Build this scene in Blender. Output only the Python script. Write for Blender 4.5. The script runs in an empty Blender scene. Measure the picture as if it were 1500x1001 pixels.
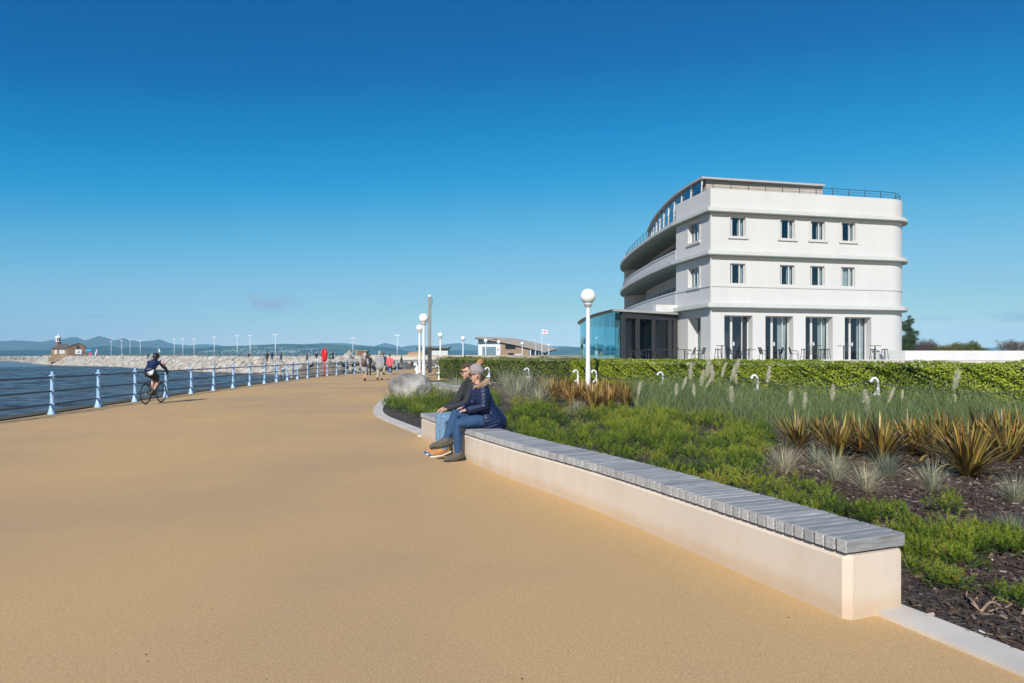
import bpy, math, random
import numpy as np
from mathutils import Vector, Matrix
random.seed(7); RNG = np.random.default_rng(11)
SC = bpy.context.scene; COL = SC.collection
PI = math.pi; rad = math.radians
EYE, HZ, FP = 1.55, 521.0, 1000.0            # eye height (m), horizon row and focal length of the photo

def G(x, y, z=0.0):
    """ground-plan point of a contact seen at photo pixel x, y standing on height z"""
    Y = (EYE - z) * FP / (y - HZ)
    return Vector(((x - 750) / FP * Y, Y, z))
def D(x, Y, z=0.0):
    """point at distance Y in the direction of photo column x"""
    return Vector(((x - 750) / FP * Y, Y, z))
def Zat(y, Y): return EYE + (HZ - y) * Y / FP

# ------------------------------------------------------------------ materials
def new_mat(name):
    m = bpy.data.materials.new(name); m.use_nodes = True
    return m, m.node_tree.nodes, m.node_tree.links, m.node_tree.nodes['Principled BSDF']
def mat(name, col, rough=0.6, var=0.12, scale=6.0, bump=0.0, bscale=60.0, metal=0.0, spec=0.5, col2=None, coat=0.0, stretch=None):
    m, N, L, b = new_mat(name)
    b.inputs['Roughness'].default_value = rough; b.inputs['Metallic'].default_value = metal
    b.inputs['Specular IOR Level'].default_value = spec
    if coat: b.inputs['Coat Weight'].default_value = coat
    tc = N.new('ShaderNodeTexCoord'); src = tc.outputs['Object']
    if stretch:
        mp = N.new('ShaderNodeMapping'); mp.inputs['Scale'].default_value = stretch
        L.new(src, mp.inputs[0]); src = mp.outputs[0]
    nz = N.new('ShaderNodeTexNoise'); nz.inputs['Scale'].default_value = scale; nz.inputs['Detail'].default_value = 6
    L.new(src, nz.inputs['Vector'])
    rp = N.new('ShaderNodeValToRGB'); c = Vector(col)
    a = c * (1 - var); e = Vector(col2) if col2 else c * (1 + var)
    rp.color_ramp.elements[0].position = 0.3; rp.color_ramp.elements[1].position = 0.7
    rp.color_ramp.elements[0].color = (*[max(0, min(1, v)) for v in a], 1); rp.color_ramp.elements[1].color = (*[max(0, min(1, v)) for v in e], 1)
    L.new(nz.outputs['Fac'], rp.inputs[0]); L.new(rp.outputs[0], b.inputs['Base Color'])
    if bump:
        n2 = N.new('ShaderNodeTexNoise'); n2.inputs['Scale'].default_value = bscale; n2.inputs['Detail'].default_value = 5
        L.new(src, n2.inputs['Vector'])
        bp = N.new('ShaderNodeBump'); bp.inputs['Strength'].default_value = min(1, bump); bp.inputs['Distance'].default_value = 0.02
        L.new(n2.outputs['Fac'], bp.inputs['Height']); L.new(bp.outputs[0], b.inputs['Normal'])
    return m
def leaf_mat(name, stops, rough=0.45, trans=0.25, spec=0.4):
    """foliage coloured by a per-leaf tint value"""
    m, N, L, b = new_mat(name)
    at = N.new('ShaderNodeAttribute'); at.attribute_name = 'tint'
    rp = N.new('ShaderNodeValToRGB'); els = rp.color_ramp.elements
    for i, (p, c) in enumerate(stops):
        e = els[i] if i < 2 else els.new(p)
        e.position = p; e.color = (*c, 1)
    L.new(at.outputs['Fac'], rp.inputs[0]); L.new(rp.outputs[0], b.inputs['Base Color'])
    b.inputs['Roughness'].default_value = rough; b.inputs['Specular IOR Level'].default_value = spec
    tr = N.new('ShaderNodeBsdfTranslucent'); L.new(rp.outputs[0], tr.inputs[0])
    mx = N.new('ShaderNodeMixShader'); mx.inputs[0].default_value = trans
    L.new(b.outputs[0], mx.inputs[1]); L.new(tr.outputs[0], mx.inputs[2])
    L.new(mx.outputs[0], N['Material Output'].inputs[0])
    return m
def glass_mat(name, tint, refl=0.06, refl_col=(1, 1, 1)):
    """pane that lets tinted light through and mirrors more at grazing angles, the same from both sides"""
    m, N, L, b = new_mat(name); N.remove(b)
    t = N.new('ShaderNodeBsdfTransparent'); t.inputs[0].default_value = (*tint, 1)
    g = N.new('ShaderNodeBsdfGlossy'); g.inputs['Roughness'].default_value = 0.02; g.inputs[0].default_value = (*refl_col, 1)
    lw = N.new('ShaderNodeLayerWeight'); lw.inputs[0].default_value = .5
    pw = N.new('ShaderNodeMath'); pw.operation = 'POWER'; L.new(lw.outputs['Facing'], pw.inputs[0]); pw.inputs[1].default_value = 4
    ml = N.new('ShaderNodeMath'); ml.operation = 'MULTIPLY_ADD'; L.new(pw.outputs[0], ml.inputs[0]); ml.inputs[1].default_value = 1 - refl; ml.inputs[2].default_value = refl
    mx = N.new('ShaderNodeMixShader'); L.new(ml.outputs[0], mx.inputs[0])
    L.new(t.outputs[0], mx.inputs[1]); L.new(g.outputs[0], mx.inputs[2]); L.new(mx.outputs[0], N['Material Output'].inputs[0])
    return m

# ------------------------------------------------------------------ mesh helpers
class MB:
    def __init__(s): s.v = []; s.f = []
    def add(s, vs, fs):
        o = len(s.v); s.v += [tuple(p) for p in vs]; s.f += [tuple(i + o for i in f) for f in fs]; return s
    def box(s, c, size, rz=0.0, M=None):
        x, y, z = (k / 2 for k in size)
        P = [Vector((a * x, b * y, d * z)) for d in (-1, 1) for b in (-1, 1) for a in (-1, 1)]
        R = M or Matrix.Rotation(rz, 3, 'Z')
        return s.add([R @ p + Vector(c) for p in P], [(0, 2, 3, 1), (4, 5, 7, 6), (0, 1, 5, 4), (2, 6, 7, 3), (0, 4, 6, 2), (1, 3, 7, 5)])
    def bar(s, a, b, w, h=None, up=(0, 0, 1)):
        a, b = Vector(a), Vector(b); d = b - a; L = d.length; d.normalize(); u = Vector(up)
        if abs(d.dot(u)) > .99: u = Vector((1, 0, 0))
        r = d.cross(u).normalized(); u = r.cross(d)
        return s.box((a + b) / 2, (L, w, h or w), M=Matrix((d, r, u)).transposed())
    def tube(s, pts, r, n=8, closed=False, caps=True):
        pts = [Vector(p) for p in pts]; m = len(pts); rs = r if isinstance(r, (list, tuple)) else [r] * m
        vs = []; up = None
        for i, p in enumerate(pts):
            if closed: t = pts[(i + 1) % m] - pts[i - 1]
            else: t = pts[min(i + 1, m - 1)] - pts[max(i - 1, 0)]
            t.normalize()
            if up is None:
                up = Vector((0, 0, 1)) if abs(t.z) < .9 else Vector((1, 0, 0))
            x = t.cross(up).normalized(); up = x.cross(t).normalized()
            vs += [p + (x * math.cos(2 * PI * k / n) + up * math.sin(2 * PI * k / n)) * rs[i] for k in range(n)]
        fs = [(i * n + k, i * n + (k + 1) % n, ((i + 1) % m) * n + (k + 1) % n, ((i + 1) % m) * n + k)
              for i in range(m if closed else m - 1) for k in range(n)]
        if caps and not closed: fs += [tuple(range(n))[::-1], tuple((m - 1) * n + k for k in range(n))]
        return s.add(vs, fs)
    def lathe(s, prof, n=16, c=(0, 0, 0)):
        c = Vector(c); vs = [c + Vector((r * math.cos(2 * PI * k / n), r * math.sin(2 * PI * k / n), z)) for r, z in prof for k in range(n)]
        m = len(prof)
        fs = [(i * n + k, i * n + (k + 1) % n, (i + 1) * n + (k + 1) % n, (i + 1) * n + k) for i in range(m - 1) for k in range(n)]
        fs += [tuple(range(n))[::-1], tuple((m - 1) * n + k for k in range(n))]
        return s.add(vs, fs)
    def ball(s, c, r, n=12, sc=(1, 1, 1)):
        prof = [(max(1e-4, r * math.sin(PI * i / n)), -r * math.cos(PI * i / n)) for i in range(n + 1)]
        o = len(s.v); s.lathe(prof, n * 2)
        for i in range(o, len(s.v)):
            p = s.v[i]; s.v[i] = (p[0] * sc[0] + c[0], p[1] * sc[1] + c[1], p[2] * sc[2] + c[2])
        return s
    def prism(s, poly, z0, z1):
        n = len(poly)
        vs = [(p[0], p[1], z0) for p in poly] + [(p[0], p[1], z1) for p in poly]
        return s.add(vs, [tuple(range(n))[::-1], tuple(range(n, 2 * n))] + [(i, (i + 1) % n, n + (i + 1) % n, n + i) for i in range(n)])
    def ribbon(s, path, o0, o1, z0, z1, closed=False):
        """box section swept along a plan path; offsets measured to the right-hand side of travel"""
        a, b = offset(path, o0, closed), offset(path, o1, closed); m = len(path)
        z0s = z0 if isinstance(z0, (list, tuple)) else [z0] * m
        z1s = z1 if isinstance(z1, (list, tuple)) else [z1] * m
        vs = []
        for i in range(m):
            vs += [(a[i].x, a[i].y, z0s[i]), (b[i].x, b[i].y, z0s[i]), (b[i].x, b[i].y, z1s[i]), (a[i].x, a[i].y, z1s[i])]
        fs = []
        for i in range(m if closed else m - 1):
            p, q = i * 4, ((i + 1) % m) * 4
            for k in range(4): fs.append((p + k, p + (k + 1) % 4, q + (k + 1) % 4, q + k))
        if not closed: fs += [(3, 2, 1, 0), tuple((m - 1) * 4 + k for k in range(4))]
        return s.add(vs, fs)
def offset(path, d, closed=False):
    P = [Vector((p[0], p[1])) for p in path]; m = len(P); out = []
    for i in range(m):
        pa = P[i - 1] if (i or closed) else None; pb = P[(i + 1) % m] if (i < m - 1 or closed) else None
        ns = []
        for q, w in ((pa, P[i]), (P[i], pb)):
            if q is None or w is None: continue
            t = (w - q)
            if t.length < 1e-9: continue
            t.normalize(); ns.append(Vector((t.y, -t.x)))
        n = sum(ns, Vector((0, 0))).normalized(); k = max(.4, n.dot(ns[0]))
        out.append(P[i] + n * (d / k))
    return out
def spline(pts, step=0.3):
    """Catmull-Rom through the plan points, resampled to even steps"""
    P = [Vector(p) for p in pts]; P = [P[0] * 2 - P[1]] + P + [P[-1] * 2 - P[-2]]; dense = []
    for i in range(1, len(P) - 2):
        for k in range(24):
            t = k / 24; a, b, c, d = P[i - 1:i + 3]
            dense.append(.5 * ((2 * b) + (c - a) * t + (2 * a - 5 * b + 4 * c - d) * t * t + (3 * b - a - 3 * c + d) * t ** 3))
    dense.append(P[-2]); return resample(dense, step)
def resample(P, step):
    P = [Vector(p) for p in P]; Ls = [0]
    for a, b in zip(P, P[1:]): Ls.append(Ls[-1] + (b - a).length)
    n = max(1, round(Ls[-1] / step)); out = []; j = 0
    for k in range(n + 1):
        s = Ls[-1] * k / n
        while j < len(P) - 2 and Ls[j + 1] < s: j += 1
        out.append(P[j].lerp(P[j + 1], (s - Ls[j]) / max(1e-9, Ls[j + 1] - Ls[j])))
    return out

def wm(o):
    M = Matrix.Translation(o.location) @ o.rotation_euler.to_matrix().to_4x4() @ Matrix.Diagonal((*o.scale, 1))
    return wm(o.parent) @ M if o.parent else M
def link(name, me, m, parent=None, smooth=False):
    o = bpy.data.objects.new(name, me); COL.objects.link(o)
    if m is not None and not me.materials: me.materials.append(m)
    if parent: o.parent = parent
    if smooth:
        me.polygons.foreach_set('use_smooth', [True] * len(me.polygons))
        if smooth == 2:
            try: me.set_sharp_from_angle(angle=rad(35))
            except Exception: pass
    return o
def obj(name, mb, m, parent=None, smooth=False, world=False, origin=None):
    """one mesh object; world=True when the points are scene coordinates and the parent stands elsewhere"""
    me = bpy.data.meshes.new(name); vs = mb.v
    if world and parent:
        Mi = wm(parent).inverted(); vs = [Mi @ Vector(p) for p in vs]
    if origin is not None: vs = [Vector(p) - Vector(origin) for p in vs]
    me.from_pydata([tuple(v) for v in vs], [], mb.f)
    import bmesh
    bm = bmesh.new(); bm.from_mesh(me); bmesh.ops.recalc_face_normals(bm, faces=bm.faces); bm.to_mesh(me); bm.free()
    o = link(name, me, m, parent, smooth)
    if origin is not None: o.location = origin
    return o
def np_mesh(name, V, F, m, parent=None, tint=None, smooth=False, loc=None, link_it=True, face_tint=False):
    V = np.asarray(V, np.float32); F = np.asarray(F, np.int32); k = F.shape[1]
    me = bpy.data.meshes.new(name); me.vertices.add(len(V)); me.vertices.foreach_set('co', V.ravel())
    me.loops.add(F.size); me.loops.foreach_set('vertex_index', F.ravel())
    me.polygons.add(len(F)); me.polygons.foreach_set('loop_start', np.arange(len(F), dtype=np.int32) * k)
    me.update(calc_edges=True)
    if tint is not None:
        a = me.attributes.new('tint', 'FLOAT', 'FACE' if face_tint else 'POINT'); a.data.foreach_set('value', np.asarray(tint, np.float32))
    if not smooth: me.polygons.foreach_set('use_smooth', np.zeros(len(F), bool))
    me.validate(); me.materials.append(m)
    if not link_it: return me
    o = link(name, me, m, parent, smooth)
    if loc is not None: o.location = loc
    return o
def tag(o, label=None, cat=None, group=None, kind=None):
    if label: o['label'] = label
    if cat: o['category'] = cat
    if group: o['group'] = group
    if kind: o['kind'] = kind
    return o
def thing(name, label, cat, loc=(0, 0, 0), rz=0.0, group=None):
    o = bpy.data.objects.new(name, None); COL.objects.link(o); o.empty_display_size = .2
    o.location = loc; o.rotation_euler = (0, 0, rz)
    return tag(o, label, cat, group)
def dup(root, loc, rz=0.0, label=None, scale=1.0):
    kids = {}
    for o in COL.objects:
        if o.parent: kids.setdefault(o.parent, []).append(o)
    def cp(o, par):
        c = o.copy(); COL.objects.link(c)
        if par: c.parent = par
        for ch in kids.get(o, []): cp(ch, c)
        return c
    r = cp(root, None); r.location = loc; r.rotation_euler = (0, 0, rz); r.scale = (scale,) * 3
    if label: r['label'] = label
    return r
def structure(o): o['kind'] = 'structure'; return o

# vectorised plant matter -------------------------------------------------
def blades(base, az, t0, t1, L, w, segs=4, tint=None, prof=None):
    base = np.asarray(base, float); n = len(base)
    f = lambda a: np.broadcast_to(np.asarray(a, float), (n,))
    az, t0, t1, L, w = map(f, (az, t0, t1, L, w))
    h = np.stack([np.cos(az), np.sin(az), np.zeros(n)], 1); wd = np.stack([-np.sin(az), np.cos(az), np.zeros(n)], 1)
    p = base.copy(); V = np.zeros((n, segs + 1, 2, 3))
    for s in range(segs + 1):
        u = s / segs; k = prof(u) if prof else (1 - u) ** .6 + .03
        V[:, s, 0] = p - wd * (w * k / 2)[:, None]; V[:, s, 1] = p + wd * (w * k / 2)[:, None]
        a = t0 + (t1 - t0) * (u + .5 / segs)
        p = p + (h * np.sin(a)[:, None] + np.array([0, 0, 1.]) * np.cos(a)[:, None]) * (L / segs)[:, None]
    idx = np.arange(n * (segs + 1) * 2).reshape(n, segs + 1, 2)
    F = np.stack([idx[:, :-1, 0], idx[:, :-1, 1], idx[:, 1:, 1], idx[:, 1:, 0]], -1).reshape(-1, 4)
    T = np.repeat(f(tint if tint is not None else 0.5), (segs + 1) * 2)
    return V.reshape(-1, 3), F, T
def unit(a): return a / np.maximum(1e-9, np.linalg.norm(a, axis=-1, keepdims=True))
def needles(base, d, L, w, tint):
    n = len(base); d = unit(d); r = unit(np.cross(d, RNG.normal(size=(n, 3))))
    L = np.broadcast_to(L, (n,))[:, None]; w = np.broadcast_to(w, (n,))[:, None]
    V = np.stack([base - r * w / 2, base + r * w / 2, base + d * L], 1).reshape(-1, 3)
    return V, np.arange(n * 3).reshape(n, 3), np.repeat(np.broadcast_to(tint, (n,)), 3)
def leaves(pos, nrm, size, tint):
    """small pointed leaves, each a diamond bent along its rib"""
    n = len(pos); nrm = unit(nrm); a = unit(np.cross(nrm, RNG.normal(size=(n, 3)))); b = np.cross(nrm, a)
    s = np.broadcast_to(size, (n,))[:, None]
    V = np.stack([pos - a * s * .5, pos + b * s * .28 + nrm * s * .08, pos + a * s * .55, pos - b * s * .28 + nrm * s * .08], 1).reshape(-1, 3)
    return V, np.arange(n * 4).reshape(n, 4), np.repeat(np.broadcast_to(tint, (n,)), 4)
def join(parts):
    V, F, T, o = [], [], [], 0
    for v, f, t in parts: V.append(v); F.append(f + o); T.append(t); o += len(v)
    return np.concatenate(V), np.concatenate(F), np.concatenate(T)
def noise2(x, y, s=1.0, seed=0):
    """cheap smooth value noise"""
    x = np.asarray(x, float) * s; y = np.asarray(y, float) * s
    xi = np.floor(x).astype(int); yi = np.floor(y).astype(int); fx = x - xi; fy = y - yi
    fx = fx * fx * (3 - 2 * fx); fy = fy * fy * (3 - 2 * fy)
    def h(a, b):
        k = (a * 374761393 + b * 668265263 + seed * 974711) & 0x7fffffff
        k = ((k ^ (k >> 13)) * 1274126177) & 0x7fffffff
        return ((k ^ (k >> 16)) & 0xffff) / 65535.0
    return (h(xi, yi) * (1 - fx) + h(xi + 1, yi) * fx) * (1 - fy) + (h(xi, yi + 1) * (1 - fx) + h(xi + 1, yi + 1) * fx) * fy
def in_poly(px, py, poly):
    px, py = np.asarray(px), np.asarray(py); ins = np.zeros(px.shape, bool); j = len(poly) - 1
    for i in range(len(poly)):
        xi, yi = poly[i][:2]; xj, yj = poly[j][:2]
        c = ((yi > py) != (yj > py)) & (px < (xj - xi) * (py - yi) / ((yj - yi) or 1e-12) + xi)
        ins ^= c; j = i
    return ins
def scatter(poly, n):
    xs = [p[0] for p in poly]; ys = [p[1] for p in poly]
    x = RNG.uniform(min(xs), max(xs), n); y = RNG.uniform(min(ys), max(ys), n); k = in_poly(x, y, poly)
    return x[k], y[k]

# ------------------------------------------------------------------ figures
def loft(mb, pts, rads, ref=(0, 1, 0), n=14):
    """closed rounded tube; radius a number or (along ref, across)"""
    pts = [Vector(p) for p in pts]; rr = [r if isinstance(r, tuple) else (r, r) for r in rads]
    d0 = (pts[0] - pts[1]).normalized(); d1 = (pts[-1] - pts[-2]).normalized()
    m0, m1 = min(rr[0]), min(rr[-1])
    P = [pts[0] + d0 * m0 * .85, pts[0] + d0 * m0 * .5] + pts + [pts[-1] + d1 * m1 * .5, pts[-1] + d1 * m1 * .85]
    sc = lambda r, k: (r[0] * k, r[1] * k)
    R = [sc(rr[0], .45), sc(rr[0], .86)] + rr + [sc(rr[-1], .86), sc(rr[-1], .45)]
    vs = []; m = len(P); rf = Vector(ref)
    for i, p in enumerate(P):
        t = (P[min(i + 1, m - 1)] - P[max(i - 1, 0)]).normalized()
        x = rf - t * rf.dot(t)
        if x.length < .15: x = Vector((1, 0, 0)) - t * t.x
        x.normalize(); y = t.cross(x)
        vs += [p + x * R[i][0] * math.cos(2 * PI * k / n) + y * R[i][1] * math.sin(2 * PI * k / n) for k in range(n)]
    fs = [(i * n + k, i * n + (k + 1) % n, (i + 1) * n + (k + 1) % n, (i + 1) * n + k) for i in range(m - 1) for k in range(n)]
    fs += [tuple(range(n))[::-1], tuple((m - 1) * n + k for k in range(n))]
    mb.add(vs, fs); return mb
def skin(name, mb, m, parent, voxel=0.012, smooth=3, fn=None):
    """fuse the overlapping volumes into one continuous surface"""
    o = obj(name, mb, m, None)
    r = o.modifiers.new('fuse', 'REMESH'); r.mode = 'VOXEL'; r.voxel_size = voxel
    if smooth:
        s = o.modifiers.new('soft', 'SMOOTH'); s.factor = .5; s.iterations = smooth
    dg = bpy.context.evaluated_depsgraph_get(); dg.update()
    me = bpy.data.meshes.new_from_object(o.evaluated_get(dg)); old = o.data
    o.modifiers.clear(); o.data = me; bpy.data.meshes.remove(old); me.name = name
    if not me.materials: me.materials.append(m)
    if fn:
        V = np.empty(len(me.vertices) * 3, np.float32); me.vertices.foreach_get('co', V); V = V.reshape(-1, 3)
        Nn = np.array([tuple(v.normal) for v in me.vertices], np.float32)
        me.vertices.foreach_set('co', fn(V, Nn).astype(np.float32).ravel()); me.update()
    me.polygons.foreach_set('use_smooth', [True] * len(me.polygons)); o.parent = parent
    return o
def hand(mb, wrist, d, back, side, s=1.0, curl=.5):
    """palm, four bent fingers and a thumb: d along the hand, back away from the palm, side towards the thumb"""
    w = Vector(wrist); d = Vector(d).normalized(); back = Vector(back); back = (back - d * back.dot(d)).normalized()
    sd = d.cross(back).normalized()
    if sd.dot(Vector(side)) < 0: sd = -sd
    loft(mb, [w, w + d * .045 * s, w + d * .085 * s], [(.026 * s, .017 * s), (.038 * s, .016 * s), (.036 * s, .013 * s)], ref=sd, n=10)
    for k, (o, L) in enumerate(((.027, .068), (.009, .078), (-.009, .072), (-.026, .055))):
        p0 = w + d * .085 * s + sd * o * s; p1 = p0 + (d - back * curl * .5).normalized() * L * .45 * s
        p2 = p1 + (d * .8 - back * curl * 1.2).normalized() * L * .55 * s
        loft(mb, [p0 - d * .015 * s, p1, p2], [.0092 * s, .0086 * s, .0075 * s], n=8)
    t0 = w + d * .025 * s + sd * .022 * s; t1 = t0 + (d * .6 + sd * .8).normalized() * .038 * s; t2 = t1 + (d - back * .3).normalized() * .03 * s
    loft(mb, [t0, t1, t2], [.012 * s, .0105 * s, .009 * s], n=8)
def head_mb(mb, c, yaw=0.0, s=1.0):
    c = Vector(c); R = Matrix.Rotation(yaw, 3, 'Z'); q = lambda x, y, z: c + R @ Vector((x, y, z)) * s
    rf = R @ Vector((0, 1, 0))
    loft(mb, [q(-.012, 0, .085), q(-.008, 0, .03), q(.0, 0, -.02), q(.022, 0, -.065), q(.034, 0, -.098)],
         [(.062 * s, .075 * s), (.077 * s, .096 * s), (.072 * s, .088 * s), (.056 * s, .062 * s), (.03 * s, .034 * s)], ref=rf)
    loft(mb, [q(.086, 0, .012), q(.095, 0, -.010), q(.098, 0, -.026)], [.009 * s, .012 * s, .015 * s], n=8)      # nose
    loft(mb, [q(.085, -.022, -.062), q(.091, 0, -.06), q(.085, .022, -.062)], [.008 * s, .01 * s, .008 * s], n=8)  # lips
    loft(mb, [q(.085, -.045, .022), q(.093, 0, .025), q(.085, .045, .022)], [.01 * s, .012 * s, .01 * s], n=8)   # brow
    for y in (-1, 1): loft(mb, [q(-.004, .077 * y, .02), q(-.012, .085 * y, -.005), q(-.002, .077 * y, -.035)], [.012 * s, .016 * s, .009 * s], n=8)
def body_mb(J, s=1.0, hands=None):
    mb = MB(); V = Vector; g = lambda k: V(J[k])
    loft(mb, [g('pel'), g('waist'), g('chest'), g('neck')], [(.14 * s, .1 * s), (.125 * s, .088 * s), (.155 * s, .1 * s), (.07 * s, .06 * s)])
    loft(mb, [g('neck') - V((0, 0, .03)), g('head') + V((-.02, 0, -.06))], [.056 * s, .05 * s])
    head_mb(mb, J['head'], J.get('yaw', 0), s)
    for k in 'lr':
        loft(mb, [g('sh' + k), g('el' + k), g('wr' + k)], [.05 * s, .04 * s, .026 * s])
        loft(mb, [g('chest') + V((0, 0, .04)), g('sh' + k)], [.07 * s, .055 * s])
        loft(mb, [g('hip' + k), g('kn' + k), g('an' + k)], [.082 * s, .054 * s, .034 * s])
        kn, an = g('kn' + k), g('an' + k)
        loft(mb, [kn.lerp(an, .12), kn.lerp(an, .35), kn.lerp(an, .7)], [.05 * s, .057 * s, .04 * s])
        to = g('to' + k); loft(mb, [an.lerp(to, -.25) - V((0, 0, .02)), an.lerp(to, .4), to], [.03 * s, .036 * s, .026 * s])
        if hands:
            d, b, sd = hands[k]; hand(mb, J['wr' + k], d, b, sd, s)
        else:
            e, w = g('el' + k), g('wr' + k); d = (w - e).normalized()
            hand(mb, w, d, (0, 1 if k == 'l' else -1, 0), (1, 0, 0), s)
    return mb
def shoe_mb(an, to, s=1.0, hi=.05):
    an, to = Vector(an), Vector(to); d = (to - an); mb = MB()
    dn = Vector((0, 0, -1)) - d.normalized() * Vector((0, 0, -1)).dot(d.normalized()); dn.normalize(); heel = an - d * .22
    loft(mb, [an - dn * hi - d * .08, an - d * .05, an + d * .22 + dn * .012, an + d * .62 + dn * .018 * s, to, to + d * .17 + dn * .006],
         [.052 * s, .055 * s, (.05 * s, .056 * s), (.048 * s, .046 * s), (.046 * s, .036 * s), (.036 * s, .026 * s)])
    loft(mb, [heel - dn * .01, heel + dn * .045 * s], [(.040 * s, .034 * s), (.042 * s, .036 * s)])
    loft(mb, [heel + dn * .045 * s, an + d * .5 + dn * .042 * s, to + dn * .008], [(.04 * s, .03 * s), (.045 * s, .032 * s), (.045 * s, .03 * s)])
    return mb
def sole_mb(an, to, s=1.0):
    an, to = Vector(an), Vector(to); d = (to - an); heel = an - d * .38
    dn = Vector((0, 0, -1)) - d.normalized() * Vector((0, 0, -1)).dot(d.normalized()); dn.normalize()
    return loft(MB(), [heel + dn * .068 * s, an + d * .4 + dn * .066 * s, to + d * .2 + dn * .03 * s], [(.04 * s, .016 * s), (.045 * s, .016 * s), (.042 * s, .014 * s)])
# ------------------------------------------------------------------ light settings
SUN_E, SKY_S, EXPO = 4.6, .10, .25
SKY_CURVES = (((.065, .0), (.10, .0), (.126, .008), (.155, .05), (.20, .125), (.27, .225), (.41, .345), (.74, .66), (2, .85)),
              ((.125, .112), (.191, .215), (.24, .30), (.292, .37), (.366, .46), (.48, .53), (.68, .62), (.99, .74), (2, .95)),
              ((.273, .372), (.40, .54), (.485, .645), (.57, .69), (.83, .745), (1.07, .67), (2, 1.0)))
CLOUD = (2.65, 3.7, 4.9, 1)
HAZE_C, HAZE_D, HAZE_G = (.29, .62, .90, 1), 1.4e-4, -.35
# ================================================================== PEOPLE
M_skin = mat('skin', (.52, .30, .22), .55, .08, 20)
M_navy = mat('navy_quilted_nylon', (.008, .016, .055), .45, .15, 30, .25, 90)
M_denim = mat('blue_denim', (.022, .065, .15), .8, .22, 40, .3, 300)
M_denim_pale = mat('pale_denim', (.14, .25, .38), .8, .2, 30, .3, 300)
M_char = mat('charcoal_fleece', (.022, .024, .028), .8, .2, 50, .2, 200)
M_knit = mat('grey_knit', (.36, .31, .31), .9, .2, 90, .8, 160)
M_fur = mat('tan_fur', (.42, .29, .17), .95, .3, 60, .8, 200)
M_pom = mat('ginger_fur', (.50, .27, .12), .95, .3, 60, .8, 200)
M_boot = mat('olive_suede', (.10, .09, .07), .85, .25, 60, .3, 200)
M_sole = mat('dark_rubber', (.02, .02, .02), .7, .1)
M_white_sole = mat('white_rubber', (.75, .75, .72), .6, .05)
M_orange = mat('orange_mesh', (.46, .21, .07), .7, .15, 60)
M_bluetrim = mat('blue_trim', (.02, .12, .36), .6, .1)
M_hair = mat('brown_hair', (.10, .062, .042), .7, .3, 120, .8, 300)
M_grey_hair = mat('grey_hair', (.4, .37, .34), .7, .2, 120, .5, 300)
M_black = mat('black_plastic', (.012, .012, .013), .35, .1)
M_eye = mat('eye_dark', (.02, .015, .012), .2, .05)
M_greycoat = mat('grey_cloth', (.30, .30, .31), .85, .15, 25, .3, 150)
M_khaki = mat('khaki_cloth', (.40, .36, .27), .85, .15, 25, .3, 150)
M_coral = mat('coral_nylon', (.85, .10, .12), .55, .1, 20)
M_white_cloth = mat('white_cloth', (.72, .72, .70), .8, .06, 25)
M_dark_cloth = mat('dark_cloth', (.02, .022, .03), .8, .2, 25)
M_brown_leather = mat('brown_leather', (.09, .045, .025), .6, .2, 25)
M_teal = mat('teal_cloth', (.02, .30, .24), .7, .1, 20)
M_pink = mat('pink_cloth', (.70, .40, .42), .7, .1, 20)

def add_eyes(root, c, yaw, s=1.0):
    R = Matrix.Rotation(yaw, 3, 'Z')
    for y in (-.032, .032):
        p = Vector(c) + R @ Vector((.086, y, .006)) * s
        obj('eye', MB().ball(p, .0105 * s, 6), M_eye, root, True)

def quilt(pitch, amp, kx=.3):
    def fn(V, N):
        k = V[:, 2] + kx * V[:, 0]
        w = np.abs(np.sin(PI * k / pitch)) ** .6 - .6
        return V + N * (w * amp)[:, None]
    return fn

# ---- woman on the bench: forward +X, her left +Y (towards the camera)
BEN_N = Vector((.93, .37, 0)).normalized(); BEN_T = Vector((-.37, .93, 0)).normalized()
S_w = Vector((-.70, 10.17, 0))
w = thing('person', 'seated woman in navy quilted coat, blue jeans and grey bobble hat, legs crossed', 'person', S_w + BEN_N * .36, math.atan2(-.37, -.93))
J = dict(pel=(0, 0, .57), waist=(.05, 0, .75), chest=(.11, 0, .94), neck=(.145, 0, 1.08), head=(.185, 0, 1.255), yaw=-.25,
         shl=(.12, .17, 1.04), ell=(.14, .235, .80), wrl=(.345, .10, .745), shr=(.12, -.17, 1.04), elr=(.18, -.22, .80), wrr=(.38, -.04, .775),
         hipl=(.02, .09, .57), knl=(.515, .10, .545), anl=(.49, .09, .10), tol=(.67, .11, .045),
         hipr=(.02, -.09, .59), knr=(.52, .01, .685), anr=(.655, .02, .305), tor=(.85, .0, .235))
hands = dict(l=((1, -.35, -.12), (0, .3, 1), (0, -1, 0)), r=((1, .3, -.2), (0, -.2, 1), (0, 1, 0)))
skin('body', body_mb(J, .93, hands), M_skin, w, .0065, 2); add_eyes(w, J['head'], J['yaw'], .93)
mb = MB()
loft(mb, [(-.06, 0, .53), (-.04, 0, .60), (.03, 0, .76), (.09, 0, .93), (.14, 0, 1.06)], [(.235, .245), (.225, .215), (.175, .155), (.185, .14), (.095, .085)])
loft(mb, [(.07, .13, .60), (-.10, .12, .56)], [(.1, .11), (.12, .1)]); loft(mb, [(.07, -.13, .60), (-.10, -.12, .56)], [(.1, .11), (.12, .1)])
loft(mb, [(-.20, .0, .52), (-.06, 0, .54), (.10, 0, .58)], [(.20, .045), (.235, .065), (.2, .075)])
for k in 'lr': loft(mb, [Vector(J['chest']) + Vector((.01, 0, .05)), J['sh' + k], J['el' + k], Vector(J['el' + k]).lerp(Vector(J['wr' + k]), .93)], [.10, .09, .07, .055])
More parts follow.
